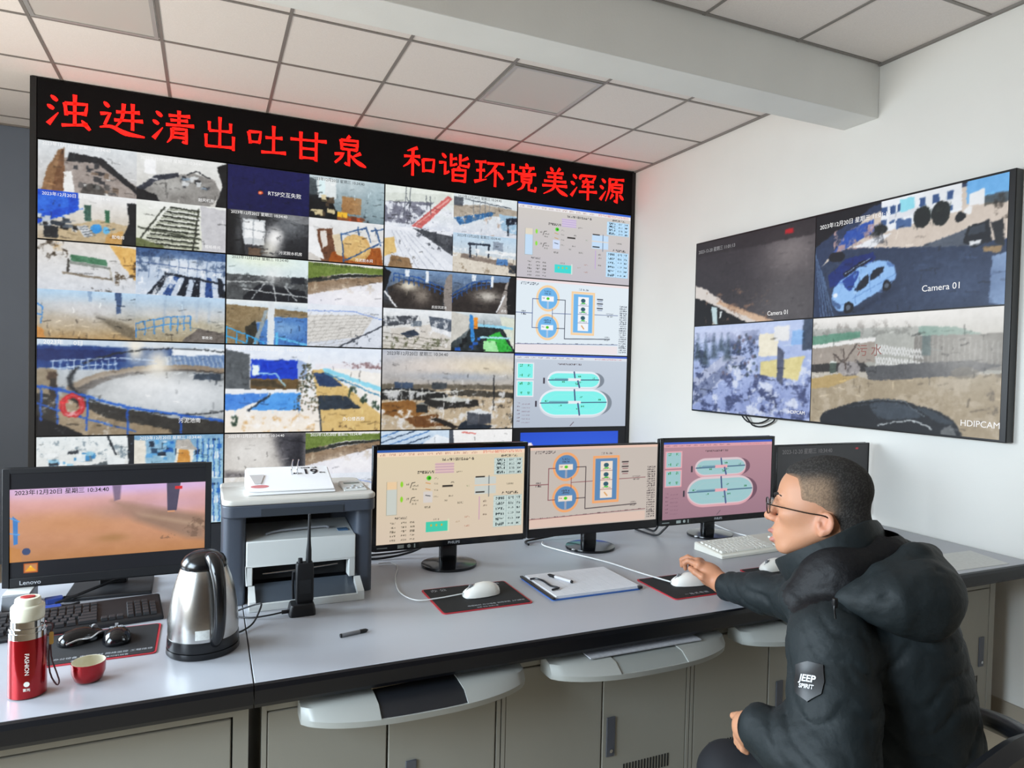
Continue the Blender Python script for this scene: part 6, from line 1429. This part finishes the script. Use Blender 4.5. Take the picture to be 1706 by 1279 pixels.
# eyes
eyeM = mat('eye_white', 0xd9d2c8, .25); iris = mat('dark_brown_iris', 0x1c120c, .15)
for s_ in (1, -1):
    mb = MB().lathe([(0, -.0135)]+[(.0135*math.sin(PI*k/14), -.0135*math.cos(PI*k/14)) for k in range(1, 14)]+[(0, .0135)], 20)
    Rm_ = Matrix(((HL[0], HU[0], HF[0]), (HL[1], HU[1], HF[1]), (HL[2], HU[2], HF[2]))).to_4x4()
    ce = Vector(h2w((.0965, .034*s_, .0012)))-man.location
    mb.xform(Matrix.Translation(ce) @ Rm_)
    e = obj('eye', mb, eyeM, body, smooth=True)
    m2 = MB().lathe([(0, .0130), (.006, .0127), (.0062, .0120), (0, .0120)], 18).xform(Matrix.Translation(ce) @ Rm_ @ Matrix.Translation((0, 0, .0011)))
    obj('iris', m2, iris, body, smooth=True)
# hair: a cropped cap that follows the skull
HPOLY = [(.12, .17), (.098, .105), (.078, .090), (.047, .076), (.041, .045), (.042, .012), (.027, -.016), (.014, -.022), (.004, -.012), (-.03, -.012), (-.038, -.05), (-.05, -.085), (-.15, -.085), (-.17, 0), (-.17, .17)]
def poly_sd(x, y, pts):
    d = np.full(x.shape, 1e9); ins = np.zeros(x.shape, bool); n = len(pts)
    for i in range(n):
        x0, y0 = pts[i]; x1, y1 = pts[(i+1) % n]; ex, ey = x1-x0, y1-y0
        t = np.clip(((x-x0)*ex+(y-y0)*ey)/(ex*ex+ey*ey+1e-12), 0, 1)
        d = np.minimum(d, np.hypot(x-x0-t*ex, y-y0-t*ey))
        if abs(ey) > 1e-9: ins ^= ((y0 > y) != (y1 > y)) & (x < ex*(y-y0)/ey+x0)
    return np.where(ins, -d, d)
def skull(P):
    m = (P-HO)@HB; m[:, 1] = np.abs(m[:, 1])
    d = elli(m, (-.014, 0, .042), (.108, .086, .088))
    d = smin(d, elli(m, (.045, 0, .030), (.064, .072, .075)), .02)
    return smin(d, chain(m, [((-.045, 0, -.04), .066), ((-.078, 0, -.12), .064)], .03), .03)
def hair_sdf(P):
    q = (P-HO)@HB
    pd_ = poly_sd(q[:, 0], q[:, 2]+.012*(np.abs(q[:, 1])/.08)**2*0, HPOLY)
    th = .0022+.0065*np.clip((q[:, 2]-.01)/.08, 0, 1)*np.clip(-pd_/.02, .15, 1)+.0012*np.clip(-q[:, 0]*8, 0, 1)
    return smax(skull(P)-th-.0009*ripple(P, 420, 3), pd_, .003)
V, Q = nets(hair_sdf, HO-np.array((.19, .19, .14)), HO+np.array((.19, .19, .17)), .0032)
q = (V-HO)@HB
pdv = -poly_sd(q[:, 0], q[:, 2], HPOLY)
rn = np.random.RandomState(5).rand(len(V))
tm = np.exp(-((q[:, 0]-.012)/.052)**4-((q[:, 2]-.028)/.048)**4)*(np.abs(q[:, 1]) > .035)
C = np.tile(np.array(lin(0x211e1c)), (len(V), 1))
C = blend(C, (rn > .7)*.35+.12, lin(0x565350))
C = blend(C, tm*(.5+.5*rn), lin(0x957b64))
C = blend(C, np.clip(1-pdv/.010, 0, 1)*.55*(q[:, 2] < .09), lin(0x9a765c))
nobj('hair', (V, Q), tinted('cropped_hair', .8, bump=.35, bscale=520, spec=.25), man, col=C)
# eyebrow, moustache shadow
def on_face(pts, r, name, m, taper=True):
    for s_ in (1, -1):
        P = [Vector(h2w((f_, l_*s_, u_)))-man.location for f_, l_, u_ in pts]
        obj(name, MB().tube(P, [r*.5, r, r*.9, r*.4], 8, 5), m, body, smooth=True)
on_face([(.1150, .014, .030), (.1125, .028, .036), (.1045, .041, .037), (.0925, .054, .030)], .0046, 'eyebrow', mat('eyebrow_hair', 0x1d1714, .8))
# glasses
gm = mat('dark_metal_rim', 0x2a2420, .25, metal=.8)
gl_m = mat('spectacle_lens', 0xffffff, .02, trans=1., alpha=.35)
gt = thing('glasses', '', '')
gt.parent = man
for k in ('label', 'category'):
    if k in gt: del gt[k]
W2 = lambda f_, l_, u_: Vector(h2w((f_, l_, u_)))-man.location
fm = MB()
for s_ in (1, -1):
    ring = []
    for k in range(20):
        a = 2*PI*k/20; lu = .0225*math.sin(a); ll = .026*math.cos(a)
        sq = 1/(abs(math.cos(a))**3.2+abs(math.sin(a))**3.2)**(1/3.2)
        ring.append(W2(.1335-.10*max(0, (abs(.034+ll*sq)-.02))*.55, s_*(.0345+ll*sq), .006+lu*sq*.95))
    fm.tube(ring, .0016, 8, 2, closed=True)
    le = MB().add([tuple(p) for p in ring]+[tuple(p+Vector(HF)*-.0014) for p in ring], [tuple(range(20)), tuple(range(39, 19, -1))]+[(i, i+20, (i+1) % 20+20, (i+1) % 20) for i in range(20)])
    obj('lens', le, gl_m, gt, smooth=True)
    fm.tube([W2(.1285, s_*.0615, .010), W2(.122, s_*.071, .008), W2(.09, s_*.0795, .0), W2(.03, s_*.0905, -.014), (W2(-.012, s_*.0935, -.022)), W2(-.03, s_*.0925, -.034)], .0017, 8, 5)
fm.tube([W2(.1335, .0105, .012), W2(.1395, 0, .015), W2(.1335, -.0105, .012)], .0016, 8, 4)
obj('frame', fm, gm, gt, smooth=True)
# jacket
SHL, ELL, CUL = A(1388, 1074, 1.64), A(1392, 1288, 1.50), A(1266, 1214, 1.635)
SHR, ELR, CUR = A(1420, 1005, 1.94), A(1340, 999, 2.14), A(1212, 976, 2.43)
TOR = [(A(1475, 1370, 1.76), .20), (A(1482, 1240, 1.765), .195), (A(1472, 1120, 1.78), .182), (A(1445, 1030, 1.81), .15), (A(1428, 968, 1.84), .112), (A(1436, 925, 1.85), .088)]
def jacket_sdf(P):
    d = chain(P, TOR, .05)
    d = smin(d, cone_(P, SHL, SHR, .098, .092), .06)
    d = smin(d, cone_(P, A(1490, 1080, 1.70), A(1500, 1220, 1.70), .15, .165), .05)
    d = smin(d, chain(P, [(A(1335, 1000, 1.74), .055), (A(1395, 962, 1.73), .085), (A(1465, 935, 1.76), .085)], .03), .03)
    arm = chain(P, [(SHL, .1), (SHL*.5+ELL*.5+(0, 0, -.0), .094), (ELL, .086)], .03)
    arm = smin(arm, chain(P, [(ELL, .085), (ELL*.45+CUL*.55, .072), (CUL, .058)], .03), .03)
    d = smin(d, arm, .035)
    ra = chain(P, [(SHR, .095), (ELR, .082), (ELR*.5+CUR*.5, .066), (CUR, .049)], .03)
    d = smin(d, ra, .03)
    # soft folds: across the sleeves, slanting over the back
    w1 = np.sin((P@np.array((2.0, 5.0, -11.)))*9+2.2*np.sin(P@np.array((7, -5, 6.))*3)+1.2*np.sin(P@np.array((-9., 8., 4.))*4))
    w2 = np.sin((P@np.array((9.0, 4.0, 6.))*6+2.5*np.sin(P@np.array((5, 9, -4.))*3)+1.5*np.sin(P@np.array((-6., 5., 9.))*5)))
    yd = np.clip(chain(P, [(A(1330, 988, 1.69), .05), (A(1400, 950, 1.69), .082), (A(1490, 920, 1.74), .08)], .02)/.05, .12, 1)
    d = d+yd*(.0055*ripple(P, 17, 11)+.0020*ripple(P, 52, 12)+.0048*np.maximum(w1, 0)**3+.0026*np.maximum(w2, 0)**4)
    seam = np.abs(cone_(P, A(1400, 1000, 1.60), A(1475, 1135, 1.60), .0, .0))
    d = d+.008*np.exp(-(seam/.007)**2)
    # open neck and sleeve ends
    d = smax(d, -cone_(P, A(1385, 890, 1.86), A(1400, 945, 1.86), .072, .05), .012)
    for c_, o_ in ((CUL, A(1236, 1202, 1.70)), (CUR, A(1188, 967, 2.50))):
        n_ = (o_-c_)/np.linalg.norm(o_-c_)
        near = np.linalg.norm(P-c_, axis=1) < .13
        d = np.where(near, smax(d, (P-c_)@n_-.012, .012), d)
    return d
lo = np.minimum.reduce([p for p in (SHL, ELL, CUL, SHR, ELR, CUR, TOR[0][0])])-.23; hi = np.maximum.reduce([p for p in (SHL, ELL, CUL, SHR, ELR, CUR, TOR[0][0])])+.24
lo[2] = .46
V, Q = nets(jacket_sdf, lo, hi, .0075)
cen = V[Q].mean(1)
yk = chain(cen, [(A(1330, 988, 1.69), .05), (A(1400, 950, 1.69), .082), (A(1490, 920, 1.74), .08)], .02) < 0
jk_m = mat('dark_green_nylon', 0x1d2325, .62, var=.12, vscale=7, bump=.35, bscale=30, spec=.25)
jk_b = mat('black_nylon', 0x0d0d10, .6, var=.1, vscale=9, bump=.35, bscale=45, spec=.3)
jacket = nobj('jacket', (V, Q), [jk_m, jk_b], man, mi=yk)
def cuff(c_, o_, r, nm):
    n_ = (o_-c_)/np.linalg.norm(o_-c_)
    a = Vector(n_); x = a.orthogonal().normalized(); y = a.cross(x)
    rings = []
    for t, rr in ((-.012, r*.7), (-.012, r), (.010, r*1.0), (.02, r*.93), (.02, r*.74), (-.0, r*.7)):
        rings.append([Vector(c_)-man.location+a*t+(x*math.cos(2*PI*k/36)+y*math.sin(2*PI*k/36))*rr for k in range(36)])
    obj(nm, MB().loft(rings, caps=False), jk_b, jacket, smooth=True)
cuff(CUL, A(1236, 1202, 1.70), .052, 'cuff'); cuff(CUR, A(1188, 967, 2.50), .043, 'cuff')
# stand collar
def sheet(name, top, bot, th, m, parent, k=6):
    T = crom([Vector(A(*p)) for p in top], k); B = crom([Vector(A(*p)) for p in bot], k)
    ctr = sum(T, Vector())/len(T); rings = []
    for i in range(len(T)):
        mid = (T[i]+B[i])/2; o_ = (mid-ctr); o_ -= Vector((0, 0, o_.z)); o_.normalize()
        r_ = []
        for s_, w_ in ((0, .55), (.12, .95), (.5, 1.25), (.88, 1.1), (1, .6)): r_.append(T[i]+(B[i]-T[i])*s_+o_*th*w_-man.location)
        for s_, w_ in ((1, .2), (.88, -.2), (.5, -.25), (.12, -.3), (0, 0)): r_.append(T[i]+(B[i]-T[i])*s_+o_*th*w_-man.location)
        rings.append(r_)
    return obj(name, MB().loft(rings), m, parent, smooth=True)
sheet('collar', [(1300, 938, 1.96), (1296, 932, 1.87), (1325, 918, 1.77), (1385, 893, 1.715), (1440, 868, 1.735), (1458, 868, 1.84), (1425, 880, 1.95)],
      [(1325, 972, 1.98), (1322, 975, 1.86), (1342, 968, 1.76), (1400, 945, 1.70), (1456, 915, 1.72), (1476, 905, 1.85), (1440, 925, 1.98)], .011, jk_m, jacket)
# hood hanging on the back
def hood_sdf(P):
    d = chain(P, [(A(1400, 998, 1.635), .014), (A(1445, 1002, 1.60), .036), (A(1488, 1002, 1.588), .066), (A(1532, 1002, 1.60), .082), (A(1548, 985, 1.66), .075)], .03)
    d = smin(d, chain(P, [(A(1545, 985, 1.62), .07), (A(1532, 950, 1.70), .052), (A(1500, 925, 1.80), .04), (A(1470, 912, 1.88), .035)], .03), .035)
    d = smin(d, chain(P, [(A(1415, 995, 1.63), .022), (A(1470, 962, 1.64), .03), (A(1525, 930, 1.68), .034), (A(1545, 925, 1.73), .032)], .02), .02)
    d = d+.0035*ripple(P, 30, 21)+.0025*ripple(P, 70, 22)
    s1 = cone_(P, A(1440, 1012, 1.53), A(1565, 950, 1.57), 0., 0.)
    s2 = cone_(P, A(1425, 985, 1.58), A(1545, 922, 1.64), 0., 0.)
    return d+.006*np.exp(-(s1/.008)**2)+.005*np.exp(-(s2/.007)**2)
c0 = A(1500, 970, 1.69)
V, Q = nets(hood_sdf, c0-np.array((.3, .3, .17)), c0+np.array((.3, .3, .17)), .006)
hood = nobj('hood', (V, Q), jk_m, jacket)
# drawcord toggle, sleeve patch
dgt = bpy.context.evaluated_depsgraph_get()
from mathutils.bvhtree import BVHTree
bpy.context.view_layer.update()
jb = BVHTree.FromObject(jacket, bpy.context.evaluated_depsgraph_get())
AX = Vector(ELL-SHL).normalized()
pc = Vector(SHL+(ELL-SHL)*.40)
to_cam = (CAM-pc); to_cam -= AX*to_cam.dot(AX); to_cam.normalize()
sidev = AX.cross(to_cam)
if sidev.dot(Vector(CR)) > 0: sidev = -sidev
th0 = math.radians(31)
N0 = to_cam*math.cos(th0)+sidev*math.sin(th0)
Tn = AX.cross(N0)
if Tn.dot(Vector(CR)) < 0: Tn = -Tn
def on_sleeve(s, h, lift):
    th = s/.1
    nn = N0*math.cos(th)+Tn*math.sin(th)
    org = pc-AX*h+nn*.3-man.location
    hit = jb.ray_cast(org, -nn)
    p = hit[0] if hit[0] is not None else pc-AX*h+nn*.1-man.location
    return p+nn*lift
def smooth_patch(s, h, lift):
    ps = [on_sleeve(s+ds, h+dh, lift) for ds in (-.008, 0, .008) for dh in (-.008, 0, .008)]
    return sum(ps, Vector())/9
SH = [(-.033, .036), (0, .042), (.033, .036), (.036, .0), (.030, -.026), (0, -.044), (-.030, -.026), (-.036, .0)]
def shield(sc, lift, name, m, par):
    o_ = [Vector((x, y)) for x, y in SH]; ring = []
    for i in range(len(o_)):
        for t in (0, .34, .67): q = o_[i].lerp(o_[(i+1) % len(o_)], t); ring.append(q)
    vs = [smooth_patch(0, 0, lift)]; fs = []; R_ = (0.25, .5, .75, 1.)
    n = len(ring)
    for r in R_: vs += [smooth_patch(q.x*r*sc, q.y*r*sc, lift) for q in ring]
    vs += [smooth_patch(q.x*1.02*sc, q.y*1.02*sc, -.004) for q in ring]
    for j in range(n): fs.append((0, 1+j, 1+(j+1) % n))
    for k in range(4):
        for j in range(n): a = 1+k*n+j; b = 1+k*n+(j+1) % n; fs.append((a, a+n, b+n, b))
    return obj(name, MB().add(vs, fs), m, par, smooth=True)
patch = shield(1.0, .005, 'sleeve_patch', mat('black_rubber_badge', 0x0e0f12, .4), jacket)
wt = mat('white_badge_print', 0xd6d8da, .5)
def patch_text(body_, size, y, rot=0., bold=0.):
    o_ = text('badge_print', body_, size, wt, (0, 0, 0), (1, 0, 0), (0, 1, 0), None, ext=0, bold=bold, lift=0)
    me = o_.data
    bm_ = bmesh.new(); bm_.from_mesh(me); bmesh.ops.triangulate(bm_, faces=bm_.faces); bm_.to_mesh(me); bm_.free()
    cr_, sr_ = math.cos(rot), math.sin(rot)
    for v in me.vertices:
        x, yy = v.co.x, v.co.y+y
        v.co = smooth_patch(x*cr_-yy*sr_, x*sr_+yy*cr_, .0064)
    o_.parent = jacket
patch_text('JEEP', .021, .004, -.12, .03)
patch_text('SPIRIT', .0125, -.013, -.12, .03)
tg = A(1391, 1004, 1.56); 
obj('drawcord_toggle', MB().lathe([(0, -.012), (.006, -.010), (.0072, 0), (.006, .010), (0, .012)], 16).xform(Matrix.Translation(Vector(tg)-man.location)), mat('black_toggle', 0x101114, .3), jacket, smooth=True)
obj('drawcord', MB().tube([Vector(A(1391, 996, 1.565))-man.location, Vector(A(1390, 1012, 1.555))-man.location, Vector(A(1392, 1030, 1.555))-man.location], .0022, 8), mat('black_toggle', 0, .3), jacket, smooth=True)
# trousers and shoes
HIPL, KNL = A(1465, 1350, 1.66), A(1218, 1292, 1.80)
HIPR, KNR = A(1475, 1350, 1.86), A(1300, 1300, 2.05)
FTL = np.array((KNL[0]-.02, KNL[1]+.04, .1)); FTR = np.array((KNR[0]-.0, KNR[1]+.05, .1))
def trouser_sdf(P):
    d = smin(cone_(P, HIPL, KNL, .11, .08), cone_(P, HIPR, KNR, .11, .08), .03)
    d = smin(d, cone_(P, HIPL, HIPR, .11, .11), .04)
    d = smin(d, smin(cone_(P, KNL, FTL, .078, .055), cone_(P, KNR, FTR, .078, .055), .02), .03)
    d = smax(d, .09-P[:, 2], .01)
    seat_ = (np.abs(P[:, 0]-1.5) < .29) & (np.abs(P[:, 1]-1.02) < .28)
    d = np.where(seat_, np.maximum(d, .336-P[:, 2]), d)
    return d+.004*ripple(P, 30, 31)
pts = np.stack([HIPL, KNL, HIPR, KNR, FTL, FTR])
V, Q = nets(trouser_sdf, pts.min(0)-.15, pts.max(0)+.15, .011)
nobj('trousers', (V, Q), mat('black_navy_trousers', 0x0c0d13, .8, var=.1, vscale=20), man)
for ft in (FTL, FTR):
    d_ = Vector((-.85, .45, 0)).normalized(); s_ = Vector((-d_.y, d_.x, 0)); o_ = Vector((ft[0], ft[1], 0))-man.location
    rings = []
    for t, wd, hh in ((-.07, .02, .05), (-.06, .036, .085), (-.02, .042, .105), (.04, .044, .09), (.11, .05, .062), (.17, .044, .05), (.2, .02, .03)):
        rings.append([o_+d_*t+s_*(wd*math.cos(2*PI*k/18))+Vector((0, 0, .004+hh/2+hh/2*math.sin(2*PI*k/18))) for k in range(18)])
    obj('shoe', MB().loft(rings), mat('black_leather', 0x141416, .4), man, smooth=True)
# ---------------------------------------------------------------- his chair
ch_c = Vector((1.50, 1.02, 0))
ch = thing('office_chair', 'black office chair with curved arms under the seated man', 'chair', ch_c)
cb = mat('black_chair_plastic', 0x17181b, .3); cf = mat('black_chair_fabric', 0x1b1c20, .8)
L_ = lambda p: Vector(p)-ch_c
obj('seat', MB().prism(rrect(-.25, -.24, .25, .24, .08, 8), .26, .325, 'z'), cf, ch, bevel=.02, seg=3)
ar = [L_(at(1622, 1194, 1.86)), L_(at(1636, 1195, 1.79)), L_(at(1658, 1203, 1.71)), L_(at(1690, 1218, 1.60)), L_(at(1735, 1250, 1.46)), L_(at(1770, 1310, 1.36))]
obj('armrest', MB().tube(ar+[Vector((.30, -.12, .5)), Vector((.27, .0, .40))], [.02, .024, .025, .025, .024, .024, .022, .02], 14, 5), cb, ch, smooth=True)
mir = [Vector((-p.x-.10, p.y-.05, p.z-.13)) for p in ar[2:]]
obj('armrest', MB().tube(mir+[Vector((-.30, -.12, .5)), Vector((-.27, .0, .40))], [.02, .024, .025, .025, .024, .024, .022, .02], 14, 5), cb, ch, smooth=True)
bk = MB(); rows = []
tp = [L_(at(1740, 1226, 1.32)), L_(at(1690, 1243, 1.28)), L_(at(1610, 1303, 1.22)), L_(at(1500, 1400, 1.15))]
top = crom(tp, 5); cxm = [Vector((-p.x*.9-.0, p.y, p.z)) for p in top[::-1]]
for th, off in ((0, 0), (.04, .0)):
    pass
sec = []
for p in top:
    o_ = Vector((-.0, -1, 0))
    lowp = Vector((p.x*.86, p.y*.9-.01, .47))
    sec.append([p+Vector((0, .02, 0)), p+Vector((0, 0, .012)), p+Vector((0, -.025, 0)), lowp+Vector((0, -.025, 0)), lowp+Vector((0, .02, 0))])
bk.loft(sec)
obj('backrest', bk, cb, ch, smooth=True)
obj('gas_lift', MB().lathe([(0, .09), (.03, .09), (.03, .25), (.02, .25), (.02, .255), (.08, .262), (0, .262)], 24), cb, ch, smooth=True)
for k in range(5):
    a = 2*PI*k/5+.3
    lg = obj('base_arm', MB().tube([(.02*math.cos(a), .02*math.sin(a), .105), (.15*math.cos(a), .15*math.sin(a), .1), (.29*math.cos(a), .29*math.sin(a), .075)], [.028, .022, .016], 10, 3), cb, ch, smooth=True)
    obj('castor', MB().lathe([(0, -.02), (.024, -.02), (.0285, -.012), (.0285, .012), (.024, .02), (0, .02)], 20).xform(Matrix.Translation((.29*math.cos(a), .29*math.sin(a), .029)) @ Matrix.Rotation(a, 4, 'Z') @ Matrix.Rotation(PI/2, 4, 'X')), cb, lg, smooth=True)
